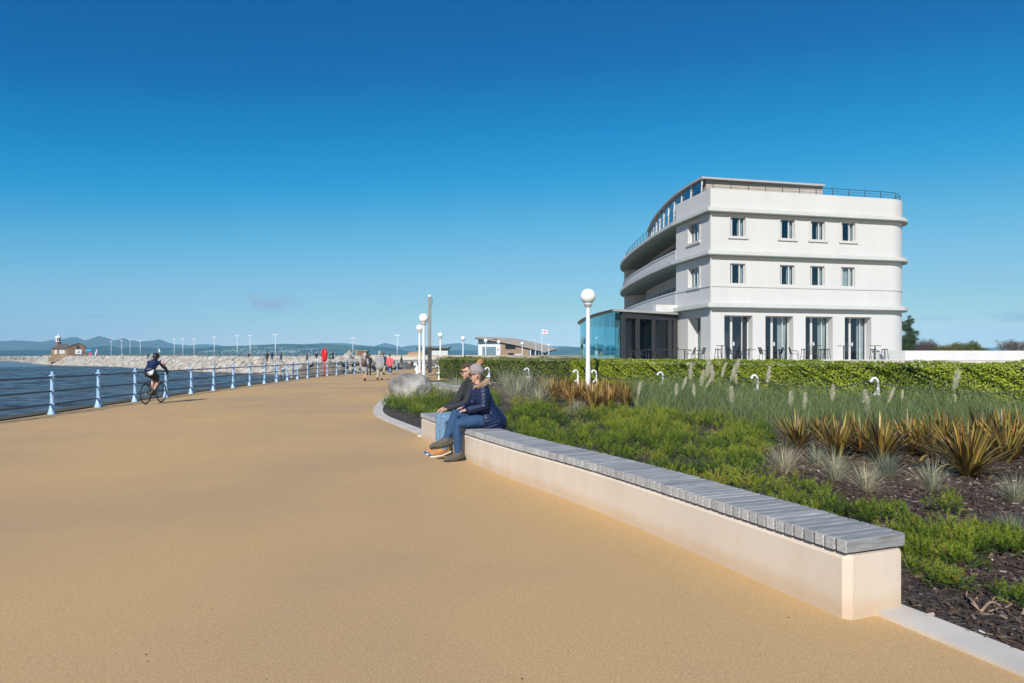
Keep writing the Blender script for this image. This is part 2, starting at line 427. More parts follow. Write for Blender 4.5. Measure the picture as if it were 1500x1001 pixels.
loft(mb, [(.085, -.09, 1.10), (.06, 0, 1.085), (.085, .09, 1.10)], [.06, .075, .06])
skin('coat', mb, M_navy, w, .010, 5, quilt(.052, .011))
mb = MB()   # fur trim of the hood round the face
loft(mb, [(.165, -.10, 1.09), (.13, -.13, 1.12), (.06, -.115, 1.145)], [.03, .042, .042]); loft(mb, [(.165, .10, 1.09), (.13, .13, 1.12), (.06, .115, 1.145)], [.03, .042, .042])
loft(mb, [(.165, -.10, 1.09), (.20, 0, 1.07), (.165, .10, 1.09)], [.03, .028, .03]); loft(mb, [(.06, .11, 1.145), (.015, 0, 1.15), (.06, -.11, 1.145)], [.045, .055, .045])
def fuzz(a, s=60.0):
    return lambda V, N: V + N * (a * (noise2(V[:, 0] * 1.0 + V[:, 2], V[:, 1] - V[:, 2] * .7, s, 3) - .4))[:, None]
skin('hood_trim', mb, M_fur, w, .009, 1, fuzz(.022))
mb = MB(); R = Matrix.Rotation(-.25, 3, 'Z'); hc = Vector(J['head'])
loft(mb, [hc + R @ Vector(p) for p in ((-.012, 0, .075), (-.012, 0, .10), (-.03, 0, .135), (-.04, 0, .155))], [(.098, .118), (.092, .108), (.070, .08), (.04, .045)])
hat = skin('hat', mb, M_knit, w, .008, 3, lambda V, N: V + N * (.004 * np.abs(np.sin(np.arctan2(V[:, 1] - hc.y, V[:, 0] - hc.x) * 14)))[:, None])
skin('bobble', loft(MB(), [hc + Vector((-.06, 0, .185)), hc + Vector((-.068, 0, .20))], [.045, .045]), M_pom, hat, .008, 1, fuzz(.022, 70))
skin('hair', loft(MB(), [hc + Vector(p) for p in ((-.055, 0, .0), (-.065, 0, -.05), (-.055, 0, -.10))], [(.075, .04), (.07, .04), (.06, .03)]), M_hair, w, .008, 1)
mb = MB()
loft(mb, [(0, .09, .58), (.28, .10, .575), J['knl'], (.51, .098, .40), (.494, .091, .13)], [.105, .093, .074, .068, .056])
loft(mb, [(0, -.09, .60), (.28, -.04, .66), J['knr'], (.585, .015, .50), (.648, .02, .335)], [.105, .092, .072, .066, .056])
loft(mb, [(-.03, 0, .57), (.03, 0, .62)], [(.2, .12), (.17, .12)])
skin('jeans', mb, M_denim, w, .009, 4, fuzz(.011, 15))
Rm = Matrix.Rotation(-.25, 3, 'Z'); wh_ = Vector(J['head']); gl = MB()
for y in (-.034, .034): gl.box(wh_ + Rm @ Vector((.095, y, .008)), (.008, .048, .036), -.25)
for y in (-.08, .08): gl.bar(wh_ + Rm @ Vector((.094, y * .72, .014)), wh_ + Rm @ Vector((.01, y, .018)), .006)
obj('sunglasses', gl, M_black, w)
for a, t in (('anl', 'tol'), ('anr', 'tor')):
    b = skin('boot', shoe_mb(J[a], J[t], 1.12, .02), M_boot, w, .008, 2); obj('sole', sole_mb(J[a], J[t], 1.14), M_sole, b, True)

# ---- man beside her
S_m = S_w + BEN_T * .56
p = thing('person', 'seated man with short brown hair in charcoal jacket, pale jeans and orange trainers', 'person', S_m + BEN_N * .36, math.atan2(-.37, -.93))
J = dict(pel=(.0, 0, .58), waist=(.03, 0, .77), chest=(.08, 0, .97), neck=(.095, 0, 1.12), head=(.14, 0, 1.295), yaw=-.15,
         shl=(.09, .19, 1.07), ell=(.24, .23, .81), wrl=(.50, .13, .735), shr=(.09, -.19, 1.07), elr=(.24, -.23, .81), wrr=(.47, -.14, .73),
         hipl=(.02, .10, .57), knl=(.56, .11, .575), anl=(.55, .10, .11), tol=(.74, .12, .05),
         hipr=(.02, -.10, .57), knr=(.56, -.13, .575), anr=(.54, -.14, .11), tor=(.73, -.16, .05))
hands = dict(l=((1, -.1, -.35), (.3, 0, 1), (0, -1, 0)), r=((1, .1, -.35), (.3, 0, 1), (0, 1, 0)))
skin('body', body_mb(J, 1.0, hands), M_skin, p, .0065, 2); add_eyes(p, J['head'], J['yaw'])
mb = MB()
loft(mb, [(-.02, 0, .54), (.0, 0, .62), (.03, 0, .77), (.07, 0, .97), (.095, 0, 1.12), (.11, 0, 1.18)], [(.19, .16), (.185, .15), (.17, .125), (.195, .135), (.09, .08), (.075, .07)])
for k in 'lr': loft(mb, [Vector(J['chest']) + Vector((0, 0, .06)), J['sh' + k], J['el' + k], Vector(J['el' + k]).lerp(Vector(J['wr' + k]), .92)], [.09, .082, .064, .05])
skin('jacket', mb, M_char, p, .010, 3, fuzz(.022, 15))
hc = Vector(J['head'])
skin('hair', loft(loft(MB(), [hc + Vector((-.03, 0, .085)), hc + Vector((-.035, 0, .03)), hc + Vector((-.055, 0, -.03))], [(.072, .085), (.086, .09), (.07, .055)]), [hc + Vector((-.02, 0, .098)), hc + Vector((.035, 0, .092)), hc + Vector((.07, 0, .065))], [(.068, .05), (.068, .045), (.055, .028)]), M_hair, p, .008, 2, fuzz(.008, 80))
mb = MB()
for k in 'lr': loft(mb, [J['hip' + k], Vector(J['hip' + k]).lerp(Vector(J['kn' + k]), .55), J['kn' + k], Vector(J['kn' + k]).lerp(Vector(J['an' + k]), .4), Vector(J['kn' + k]).lerp(Vector(J['an' + k]), .98)], [.11, .10, .08, .072, .064])
loft(mb, [(-.04, 0, .57), (.03, 0, .62)], [(.2, .13), (.18, .12)])
skin('jeans', mb, M_denim_pale, p, .009, 3, fuzz(.012, 15))
for k in 'lr':
    b = skin('trainer', shoe_mb(J['an' + k], J['to' + k], 1.14, .05), M_orange, p, .008, 2)
    obj('sole', sole_mb(J['an' + k], J['to' + k], 1.14), M_white_sole, b, True)
    t = Vector(J['to' + k]); obj('toe_cap', loft(MB(), [t + Vector((-.02, 0, -.012)), t + Vector((.045, 0, -.016))], [(.05, .026), (.044, .022)]), M_bluetrim, b, True)
gl = MB()
Rm = Matrix.Rotation(-.15, 3, 'Z')
for y in (-.036, .036): gl.box(hc + Rm @ Vector((.101, y, .006)), (.008, .05, .034), -.15)
for y in (-.084, .084): gl.bar(hc + Rm @ Vector((.1, y * .75, .012)), hc + Rm @ Vector((-.01, y, .016)), .006)
obj('sunglasses', gl, M_black, p)

# ---- cyclist and bicycle (heading away along the promenade)
BX = thing('bicycle', 'black drop-handlebar road bicycle ridden along the promenade by the railing', 'bicycle', (-11.56, 21.95, 0.0), rad(91))
M_tyre = mat('tyre_rubber', (.015, .015, .016), .7, .1); M_steel = mat('bare_steel', (.55, .56, .58), .3, .05, metal=1.0)
M_frame = mat('black_gloss_paint', (.012, .012, .014), .25, .05, coat=.5)
circ = lambda c, r, n=40: [(c[0] + r * math.cos(2 * PI * k / n), c[1], c[2] + r * math.sin(2 * PI * k / n)) for k in range(n)]
rh, fh, bb = Vector((-.42, 0, .34)), Vector((.575, 0, .34)), Vector((0, 0, .275))
for h in (rh, fh):
    wo = MB().tube(circ((0, 0, 0), .318), .0155, 8, True)
    wh = obj('wheel', wo, M_tyre, BX, True); wh.location = h
    obj('rim', MB().tube(circ((0, 0, 0), .296), .009, 6, True), M_frame, wh, True)
    sp = MB()
    for k in range(20):
        a = 2 * PI * k / 20; sp.tube([(.018 * math.cos(a + 1), (.025 if k % 2 else -.025), .018 * math.sin(a + 1)), (.295 * math.cos(a), 0, .295 * math.sin(a))], .0012, 4)
    obj('spokes', sp, M_steel, wh); obj('hub', MB().tube([(0, -.05, 0), (0, .05, 0)], .02, 10), M_steel, wh, True)
fr = MB(); seat, ht, hb = Vector((-.17, 0, .84)), Vector((.40, 0, .86)), Vector((.435, 0, .70))
for a, b, r in ((bb, seat, .016), (seat - Vector((-.01, 0, .03)), ht - Vector((0, 0, .02)), .015), (bb, hb, .019), (ht, hb, .02)): fr.tube([a, b], r, 8)
for y in (-1, 1):
    fr.tube([bb + Vector((0, .03 * y, 0)), rh + Vector((0, .06 * y, 0))], .009, 6); fr.tube([seat - Vector((0, -.02 * y, .03)), rh + Vector((0, .06 * y, 0))], .008, 6)
obj('frame', fr, M_frame, BX, True)
fk = MB()
for y in (-1, 1): fk.tube([hb + Vector((0, .035 * y, -.01)), fh + Vector((-.03, .055 * y, .12)), fh + Vector((0, .055 * y, 0))], .010, 6)
obj('fork', fk, M_frame, BX, True)
obj('saddle', loft(MB(), [(-.31, 0, .975), (-.2, 0, .975), (-.05, 0, .965)], [(.07, .02), (.05, .02), (.018, .014)]), M_black, BX, True)
obj('seat_post', MB().tube([seat, (-.2, 0, .96)], .013, 8), M_frame, BX, True)
hbm = MB().tube([ht, (.40, 0, .91), (.49, 0, .925)], .014, 8).tube([(.49, -.2, .925), (.49, .2, .925)], .013, 8)
for y in (-1, 1): hbm.tube([(.49, .2 * y, .925), (.57, .205 * y, .925), (.60, .21 * y, .89), (.57, .215 * y, .82), (.50, .215 * y, .80)], .013, 8).tube([(.57, .205 * y, .93), (.64, .205 * y, .985)], .016, 8)
obj('handlebar', hbm, M_black, BX, True)
cr = MB().tube([bb + Vector((0, -.07, 0)), bb + Vector((0, .07, 0))], .018, 8)
cr.tube([bb + Vector((0, .08, 0)), (.165, .085, .24)], .011, 6).tube([bb + Vector((0, -.08, 0)), (-.165, -.085, .31)], .011, 6)
obj('crank', cr, M_black, BX, True)
obj('chainring', MB().tube(circ((0, -.06, .275), .095, 30), .006, 5, True), M_steel, BX, True)
for q in ((.165, .13, .235), (-.165, -.13, .305)): obj('pedal', MB().box(q, (.09, .09, .02)), M_black, BX)
c = thing('person', 'cyclist in navy jersey, dark shorts and black helmet riding a road bicycle', 'person', BX.location, BX.rotation_euler.z)
J = dict(pel=(-.17, 0, 1.03), waist=(-.06, 0, 1.17), chest=(.07, 0, 1.29), neck=(.17, 0, 1.385), head=(.245, 0, 1.475), yaw=0,
         shl=(.15, .18, 1.32), ell=(.34, .26, 1.10), wrl=(.53, .21, .965), shr=(.15, -.18, 1.32), elr=(.34, -.26, 1.10), wrr=(.53, -.21, .965),
         hipl=(-.15, .09, 1.0), knl=(.27, .10, .745), anl=(.11, .115, .335), tol=(.25, .125, .285),
         hipr=(-.15, -.09, 1.0), knr=(.17, -.10, .70), anr=(-.21, -.115, .395), tor=(-.08, -.125, .345))
J['knl'] = (.275, .10, .80)
hands = dict(l=((1, 0, -.1), (0, .6, .8), (0, -1, .3)), r=((1, 0, -.1), (0, -.6, .8), (0, 1, .3)))
skin('body', body_mb(J, .97, hands), M_skin, c, .008, 2)
mb = MB()
loft(mb, [(-.19, 0, 1.07), (-.07, 0, 1.18), (.06, 0, 1.30), (.165, 0, 1.385)], [(.165, .12), (.155, .11), (.185, .125), (.075, .07)])
for k in 'lr': loft(mb, [J['chest'], J['sh' + k], Vector(J['sh' + k]).lerp(Vector(J['el' + k]), .8)], [.09, .075, .058])
skin('jersey', mb, M_navy, c, .011, 3, fuzz(.008, 20))
for k in 'lr': obj('arm_warmer', loft(MB(), [Vector(J['sh' + k]).lerp(Vector(J['el' + k]), .75), J['el' + k], Vector(J['el' + k]).lerp(Vector(J['wr' + k]), .85)], [.052, .047, .035]), M_dark_cloth, c, True)
s_ = MB(); s_.tube([Vector(J['shr']) + Vector((-.04, -.06, .03)), Vector(J['shr']).lerp(Vector(J['elr']), .6) + Vector((-.02, -.045, .03))], .035, 8)
obj('sleeve_panel', s_, M_pink, c, True)
skin('rear_pocket', loft(MB(), [(-.255, -.05, .97), (-.215, -.05, 1.08), (-.14, -.05, 1.19)], [(.105, .06), (.115, .06), (.07, .035)]), M_white_cloth, c, .012, 3)
mb = MB()
for k in 'lr': loft(mb, [J['hip' + k], Vector(J['hip' + k]).lerp(Vector(J['kn' + k]), .72)], [.115, .082])
loft(mb, [(-.17, 0, .99), (-.15, 0, 1.08)], [(.17, .13), (.165, .12)])
skin('shorts', mb, M_dark_cloth, c, .011, 3)
for k in 'lr': skin('shoe', shoe_mb(J['an' + k], J['to' + k], 1.0, .04), M_black, c, .009, 2)
hc = Vector(J['head'])
hm = MB(); loft(hm, [hc + Vector((-.08, 0, .05)), hc + Vector((-.01, 0, .075)), hc + Vector((.09, 0, .06))], [(.09, .065), (.105, .085), (.07, .05)])
hel = skin('helmet', hm, M_black, c, .009, 2)
vn = MB()
for y in (-.05, 0, .05): vn.tube([hc + Vector((-.12, y, .10)), hc + Vector((-.02, y, .165 - abs(y) * .4)), hc + Vector((.09, y, .125))], .009, 6)
obj('ridge', vn, M_char, hel, True)
skin('hair', loft(MB(), [hc + Vector((-.06, 0, .03)), hc + Vector((-.07, 0, -.03))], [(.07, .045), (.055, .03)]), M_hair, c, .01, 1)

# ---- people walking away on the promenade
def walker(label, loc, rz, h, top, legs, shoes, hair, phase=1, hem=.78, top_wide=1.0, hat=None, bare=False, arms=.12, voxel=.016):
    s = h / 1.75; r = thing('person', label, 'person', loc, rz); a = .24 * phase
    J = dict(pel=(0, 0, .95), waist=(.01, 0, 1.12), chest=(.02, 0, 1.32), neck=(.03, 0, 1.46), head=(.06, 0, 1.625), yaw=0,
             shl=(.02, .19, 1.40), ell=(-.05 + arms * .2, .24, 1.12), wrl=(.06 - a * .7, .24, .88), shr=(.02, -.19, 1.40), elr=(-.05 + arms * .2, -.24, 1.12), wrr=(.06 + a * .7, -.24, .88),
             hipl=(0, .09, .92), knl=(.09 + a * .45, .09, .50), anl=(a, .08, .09 + max(0, -phase) * .05), tol=(a + .17, .09, .035),
             hipr=(0, -.09, .92), knr=(.09 - a * .45, -.09, .50), anr=(-a, -.08, .09 + max(0, phase) * .05), tor=(-a + .17, -.09, .035))
    for k, v in list(J.items()):
        if k != 'yaw': J[k] = tuple(q * s for q in v)
    V = lambda k: Vector(J[k])
    skin('body', body_mb(J, s), M_skin, r, voxel * .6, 2)
    mb = MB(); W = top_wide * s
    loft(mb, [(0, 0, hem * s), (0, 0, (hem + .12) * s), V('waist'), V('chest'), V('neck')], [(.20 * W, .15 * W), (.195 * W, .145 * W), (.18 * W, .13 * W), (.205 * W, .135 * W), (.08 * s, .075 * s)])
    for k in 'lr': loft(mb, [V('chest') + Vector((0, 0, .06)), V('sh' + k), V('el' + k), V('el' + k).lerp(V('wr' + k), .92)], [.085 * W, .08 * W, .066 * W, .05 * s])
    skin('jacket', mb, top, r, voxel * .8, 3, fuzz(.014, 14))
    mb = MB(); e = .52 if bare else .95
    for k in 'lr':
        if bare: loft(mb, [V('hip' + k), V('hip' + k).lerp(V('kn' + k), .9)], [.11 * s, .085 * s])
        else: loft(mb, [V('hip' + k), V('kn' + k), V('kn' + k).lerp(V('an' + k), e)], [.108 * s, .078 * s, .064 * s])
    loft(mb, [V('pel') - Vector((0, 0, .05)), V('pel') + Vector((0, 0, .06))], [(.17 * s, .13 * s), (.165 * s, .12 * s)])
    skin('shorts' if bare else 'trousers', mb, legs, r, voxel * .8, 3, fuzz(.014, 14))
    for k in 'lr': skin('shoe', shoe_mb(J['an' + k], J['to' + k], s, .03), shoes, r, .011, 2)
    hc = V('head')
    if hair is not None:
        hb_ = loft(MB(), [hc + Vector((-.02, 0, .085)) * s, hc + Vector((-.03, 0, .03)) * s, hc + Vector((-.05, 0, -.04)) * s], [(.07 * s, .085 * s), (.088 * s, .092 * s), (.075 * s, .06 * s)])
        skin('hair', hb_, hair, r, .011, 2)
    if hat is not None:
        hb_ = loft(MB(), [hc + Vector((0, 0, .04)) * s, hc + Vector((-.005, 0, .10)) * s, hc + Vector((-.01, 0, .13)) * s], [(.098 * s, .115 * s), (.09 * s, .105 * s), (.06 * s, .07 * s)])
        loft(hb_, [hc + Vector((.04, 0, .045)) * s, hc + Vector((.13, 0, .03)) * s], [(.085 * s, .02 * s), (.07 * s, .012 * s)])
        skin('cap', hb_, hat, r, .011, 2)
    return r, J
def at(x, y): return G(x, y)
g1 = at(534, 558.3)
r, J = walker('walker in grey cardigan, white cap and bare legs with a brown backpack', g1, rad(88), 1.64, M_greycoat, M_khaki, M_brown_leather, M_grey_hair, 1, .72, 1.12, M_white_cloth, True)
bk = MB(); loft(bk, [(-.22, 0, .98), (-.23, 0, 1.12), (-.20, 0, 1.27)], [(.15, .075), (.155, .085), (.11, .06)])
bp = thing('backpack', 'small brown backpack on the back of the grey-cardigan walker', 'backpack', g1, rad(88))
skin('bag', bk, M_brown_leather, bp, .012, 3)
obj('strap', MB().tube([(-.2, .1, 1.28), (-.05, .12, 1.42), (.12, .12, 1.32)], .018, 6).tube([(-.2, -.1, 1.28), (-.05, -.12, 1.42), (.12, -.12, 1.32)], .018, 6), M_brown_leather, bp, True)
obj('pocket', loft(MB(), [(-.31, 0, 1.0), (-.31, 0, 1.09)], [(.1, .025), (.1, .025)]), M_brown_leather, bp, True)
walker('walker in dark jacket and dark trousers partly hidden by the backpacker', at(540, 549.8), rad(92), 1.72, M_dark_cloth, M_dark_cloth, M_black, M_hair, -1)
walker('man in loose grey jacket, grey cap and khaki trousers walking away', at(556, 557.3), rad(88), 1.80, M_greycoat, M_khaki, M_brown_leather, M_grey_hair, -1, .80, 1.22, M_greycoat)
walker('bareheaded man in navy top walking ahead of the grey-capped man', at(561.5, 549.0), rad(90), 1.80, M_navy, M_khaki, M_black, M_hair, 1)
walker('woman in coral jacket, dark jeans and white trainers walking away', at(570.8, 549.2), rad(86), 1.66, M_coral, M_denim, M_white_cloth, M_hair, -.6, .82, 1.02)
# small figures on the stone breakwater and beyond the far railing
for (x, Y, z, t, lg, lab, h) in (
        (391.5, 118, 0.45, M_dark_cloth, M_dark_cloth, 'distant figure in black on the breakwater beside the tallest lamp column', 1.75),
        (398.5, 121, 0.50, M_navy, M_denim, 'distant figure in navy top and jeans on the breakwater beside the figure in black', 1.7),
        (411.5, 116, 0.40, M_dark_cloth, M_denim, 'distant figure in black top and blue jeans on the breakwater', 1.7),
        (365.0, 140, 0.40, M_dark_cloth, M_greycoat, 'distant figure in black top and grey trousers on the breakwater between two lamp columns', 1.7),
        (463.5, 108, 0.40, M_dark_cloth, M_white_cloth, 'distant figure in black top and white trousers on the breakwater near the lifebuoy', 1.75),
        (449.5, 112, 0.40, M_navy, M_dark_cloth, 'distant figure in navy top and black trousers on the breakwater near the lifebuoy', 1.6),
        (483.0, 100, .55, M_teal, M_dark_cloth, 'distant figure in bright teal top beyond the lifebuoy', 1.65),
        (487.3, 100, .55, M_dark_cloth, M_dark_cloth, 'distant figure in black beside the figure in teal top', 1.75),
        (588.0, 80.5, .0, M_dark_cloth, M_greycoat, 'figure in black top by the railing below the cream sea wall', 1.6),
        (217.0, 178, .5, M_dark_cloth, M_denim, 'tiny figure in dark top on the breakwater beyond the cyclist', 1.7),
        (223.0, 172, .5, M_white_cloth, M_dark_cloth, 'tiny figure in white top on the breakwater beyond the cyclist', 1.7),
        (179.0, 205, .6, M_white_cloth, M_denim, 'tiny figure in white top on the breakwater near its stone cafe', 1.7)):
    walker(lab, D(x, Y, z), rad(random.uniform(0, 360)), h, t, lg, M_black, M_hair, random.choice((1, -1)), voxel=.03)
# ================================================================== CAMERA, SUN, SKY
cam = bpy.data.cameras.new('camera'); co = bpy.data.objects.new('camera', cam); COL.objects.link(co); SC.camera = co
co.location = (0, 0, EYE); co.rotation_euler = (rad(90), 0, 0)
cam.sensor_width = 36; cam.lens = 24; cam.shift_y = 20.5 / 1500; cam.clip_start = .05; cam.clip_end = 40000
SUN_EL, SUN_AZ = rad(34), math.atan2(-.25, -.97)        # towards the sun: x=-.25, y=-.97
ts = Vector((math.sin(SUN_AZ) * math.cos(SUN_EL), math.cos(SUN_AZ) * math.cos(SUN_EL), math.sin(SUN_EL)))
sl = bpy.data.lights.new('sun', 'SUN'); sl.energy = SUN_E; sl.angle = rad(.53); sl.color = (1, .955, .88)
so = bpy.data.objects.new('sun', sl); COL.objects.link(so); so.rotation_euler = ts.to_track_quat('Z', 'Y').to_euler()
W = bpy.data.worlds.new('World'); SC.world = W; W.use_nodes = True
N, L = W.node_tree.nodes, W.node_tree.links; bg = N['Background']; bg.inputs[1].default_value = SKY_S
sky = N.new('ShaderNodeTexSky'); sky.sky_type = 'NISHITA'; sky.sun_disc = False
sky.sun_elevation = SUN_EL; sky.sun_rotation = SUN_AZ
sky.altitude = 0; sky.air_density = .6; sky.dust_density = 0.0; sky.ozone_density = 4.0
vm = N.new('ShaderNodeVectorMath'); vm.operation = 'SCALE'; vm.inputs['Scale'].default_value = .05; L.new(sky.outputs[0], vm.inputs[0])
hs = N.new('ShaderNodeRGBCurve'); mpg = hs.mapping; mpg.use_clip = False          # deep polarised blue of the day's sky
for ci, pts in enumerate(SKY_CURVES):
    cv = mpg.curves[ci]
    while len(cv.points) > 2: cv.points.remove(cv.points[1])
    cv.points[0].location = (0, pts[0][1] * .6); cv.points[1].location = (1, pts[-1][1])
    for x_, y_ in pts[:-1]: cv.points.new(x_ / 2, y_)
mpg.update(); L.new(vm.outputs[0], hs.inputs['Color'])
vm2 = N.new('ShaderNodeVectorMath'); vm2.operation = 'SCALE'; vm2.inputs['Scale'].default_value = 10 / 2 ** EXPO; L.new(hs.outputs[0], vm2.inputs[0]); hs = vm2
# a few small flat clouds low in the sky
tc = N.new('ShaderNodeTexCoord'); nz = N.new('ShaderNodeTexNoise'); nz.inputs['Scale'].default_value = 38; nz.inputs['Detail'].default_value = 8; nz.inputs['Roughness'].default_value = .68
mp = N.new('ShaderNodeMapping'); mp.inputs['Scale'].default_value = (1, 1, 3.2); L.new(tc.outputs['Generated'], mp.inputs[0]); L.new(mp.outputs[0], nz.inputs['Vector'])
last = hs.outputs[0]
def math_node(op, a, b=None):
    n = N.new('ShaderNodeMath'); n.operation = op
    for i, v in enumerate((a, b)):
        if v is None: continue
        if isinstance(v, (int, float)): n.inputs[i].default_value = v
        else: L.new(v, n.inputs[i])
    return n.outputs[0]
for px, py, rx, ry, amt in ((400, 444, 40, 15, .95), (372, 435, 18, 9, .7), (1488, 463, 30, 9, .95), (1372, 467, 45, 4, .5), (1425, 410, 24, 4, .25), (140, 464, 16, 3, .7), (105, 488, 14, 2, .5), (570, 441, 30, 3, .3), (1480, 411, 24, 5, .35)):
    d = Vector(((px - 750), 1000, (521 - py))).normalized()
    sb = N.new('ShaderNodeVectorMath'); sb.operation = 'SUBTRACT'; L.new(tc.outputs['Generated'], sb.inputs[0]); sb.inputs[1].default_value = d
    ml = N.new('ShaderNodeVectorMath'); ml.operation = 'MULTIPLY'; L.new(sb.outputs[0], ml.inputs[0]); ml.inputs[1].default_value = (1000 / rx, 1000 / rx, 1000 / ry)
    ln = N.new('ShaderNodeVectorMath'); ln.operation = 'LENGTH'; L.new(ml.outputs[0], ln.inputs[0])
    k = math_node('SUBTRACT', 1.0, ln.outputs['Value']); k = math_node('ADD', k, math_node('MULTIPLY', math_node('SUBTRACT', nz.outputs['Fac'], .5), 2.6))
    k.node.use_clamp = True; k = math_node('MULTIPLY', k, amt)
    mx = N.new('ShaderNodeMix'); mx.data_type = 'RGBA'; L.new(k, mx.inputs[0]); L.new(last, mx.inputs[6]); mx.inputs[7].default_value = CLOUD; last = mx.outputs[2]
L.new(last, bg.inputs[0])
SC.view_settings.view_transform = 'Standard'; SC.view_settings.look = 'None'; SC.view_settings.gamma = 1; SC.view_settings.exposure = EXPO
SC.cycles.volume_bounces = 1; SC.cycles.max_bounces = 8; SC.cycles.transparent_max_bounces = 16

# ================================================================== GROUND, SEA, HILLS
def path_material():
    m, N, L, b = new_mat('sandy_resin_gravel'); tc = N.new('ShaderNodeTexCoord').outputs['Object']
    def nz(s, d=4, st=None, rough=.5):
        n = N.new('ShaderNodeTexNoise'); n.inputs['Scale'].default_value = s; n.inputs['Detail'].default_value = d; n.inputs['Roughness'].default_value = rough
        if st:
            q = N.new('ShaderNodeMapping'); q.inputs['Scale'].default_value = st; q.inputs['Rotation'].default_value = (0, 0, rad(-18)); L.new(tc, q.inputs[0]); L.new(q.outputs[0], n.inputs['Vector'])
        else: L.new(tc, n.inputs['Vector'])
        return n.outputs['Fac']
    def ramp(f, *st):
        r = N.new('ShaderNodeValToRGB')
        for i, (p, c) in enumerate(st):
            e = r.color_ramp.elements[i] if i < 2 else r.color_ramp.elements.new(p)
            e.position = p; e.color = (*c, 1)
        L.new(f, r.inputs[0]); return r.outputs[0]
    def mix(f, a, c, mode='MIX'):
        n = N.new('ShaderNodeMix'); n.data_type = 'RGBA'; n.blend_type = mode
        if isinstance(f, float): n.inputs[0].default_value = f
        else: L.new(f, n.inputs[0])
        L.new(a, n.inputs[6]); L.new(c, n.inputs[7]); return n.outputs[2]
    base = ramp(nz(.22, 5), (.30, (.45, .305, .170)), (.52, (.545, .358, .170)), (.72, (.605, .382, .160)))
    streak = ramp(nz(1.0, 5, (.5, .12, 1)), (.35, (.94, .95, .97)), (.65, (1.03, 1.0, .97)))
    vo = N.new('ShaderNodeTexVoronoi'); vo.inputs['Scale'].default_value = 190; L.new(tc, vo.inputs['Vector'])
    sp_ = N.new('ShaderNodeSeparateColor'); L.new(vo.outputs['Color'], sp_.inputs[0])
    grain = ramp(sp_.outputs[0], (0, (.87, .85, .83)), (.5, (1.0, 1.0, 1.0)), (1, (1.12, 1.12, 1.12)))
    g2 = ramp(nz(75, 3), (.3, (.86, .86, .86)), (.7, (1.12, 1.12, 1.12)))
    specks = ramp(nz(38, 2), (.22, (.45, .4, .35)), (.27, (1, 1, 1)))
    c = mix(1.0, base, streak, 'MULTIPLY'); c = mix(1.0, c, grain, 'MULTIPLY'); c = mix(1.0, c, g2, 'MULTIPLY'); c = mix(.4, c, specks, 'MULTIPLY')
    L.new(c, b.inputs['Base Color']); b.inputs['Roughness'].default_value = .85; b.inputs['Specular IOR Level'].default_value = .3
    bp = N.new('ShaderNodeBump'); bp.inputs['Strength'].default_value = .15; bp.inputs['Distance'].default_value = .002; L.new(sp_.outputs[1], bp.inputs['Height']); L.new(bp.outputs[0], b.inputs['Normal'])
    return m
M_path = path_material()
EDGE = [(-11.4, -40), (-11.7, 0), (-12.0, 15), (-12.62, 22), (-13.2, 29), (-13.75, 38), (-14.2, 45), (-14.2, 52), (-13.75, 60), (-12.6, 73.8), (-10.5, 80), (-6, 84), (2, 87), (14, 92), (40, 110)]
EDGE = [Vector(p) for p in EDGE]; EDGE_S = spline(EDGE, .6)
land = [(p.x - .02, p.y) for p in EDGE_S] + [(60, 190), (150, 420), (600, 900), (3000, 1500), (6300, 1900), (6300, -560), (-11.4, -560)]
structure(obj('ground', MB().add([(x, y, 0) for x, y in land], [tuple(range(len(land)))[::-1]]), M_path))
M_conc = mat('weathered_concrete', (.30, .28, .24), .9, .25, 3, .3, 40)
M_moss = mat('mossy_concrete', (.075, .07, .048), .95, .35, 5, .5, 40)
sw = thing('sea_wall', 'weathered concrete sea wall with mossy coping under the blue railing', 'sea wall', (EDGE[3].x, EDGE[3].y, -2.2))
obj('wall', MB().ribbon(EDGE_S, -.55, -.02, -4.0, -.05), M_conc, sw, world=True)
obj('coping', MB().ribbon(EDGE_S, -.62, -.06, -.05, .03), M_moss, sw, world=True)

def water_material():
    m, N, L, b = new_mat('estuary_water'); tc = N.new('ShaderNodeTexCoord').outputs['Object']
    def nz(s, st, d=5, rot=20):
        q = N.new('ShaderNodeMapping'); q.inputs['Scale'].default_value = st; q.inputs['Rotation'].default_value = (0, 0, rad(rot)); L.new(tc, q.inputs[0])
        n = N.new('ShaderNodeTexNoise'); n.inputs['Scale'].default_value = s; n.inputs['Detail'].default_value = d; n.inputs['Roughness'].default_value = .6; L.new(q.outputs[0], n.inputs['Vector']); return n.outputs['Fac']
    a = N.new('ShaderNodeMath'); a.operation = 'MULTIPLY_ADD'; L.new(nz(1.1, (.55, 1.5, 1), 6), a.inputs[0]); a.inputs[1].default_value = 1.0
    b2 = N.new('ShaderNodeMath'); b2.operation = 'MULTIPLY'; L.new(nz(.28, (.5, 1.4, 1), 3, 32), b2.inputs[0]); b2.inputs[1].default_value = 2.0; L.new(b2.outputs[0], a.inputs[2])
    bp = N.new('ShaderNodeBump'); bp.inputs['Strength'].default_value = 1; bp.inputs['Distance'].default_value = .42; L.new(a.outputs[0], bp.inputs['Height']); L.new(bp.outputs[0], b.inputs['Normal'])
    rp = N.new('ShaderNodeValToRGB'); rp.color_ramp.elements[0].position = .35; rp.color_ramp.elements[1].position = .7
    rp.color_ramp.elements[0].color = (.052, .054, .058, 1); rp.color_ramp.elements[1].color = (.108, .098, .086, 1)
    L.new(nz(.12, (.5, 1.6, 1), 5, 25), rp.inputs[0]); L.new(rp.outputs[0], b.inputs['Base Color'])
    b.inputs['Roughness'].default_value = .16; b.inputs['IOR'].default_value = 1.33; b.inputs['Specular IOR Level'].default_value = .3
    return m
WZ = -1.9
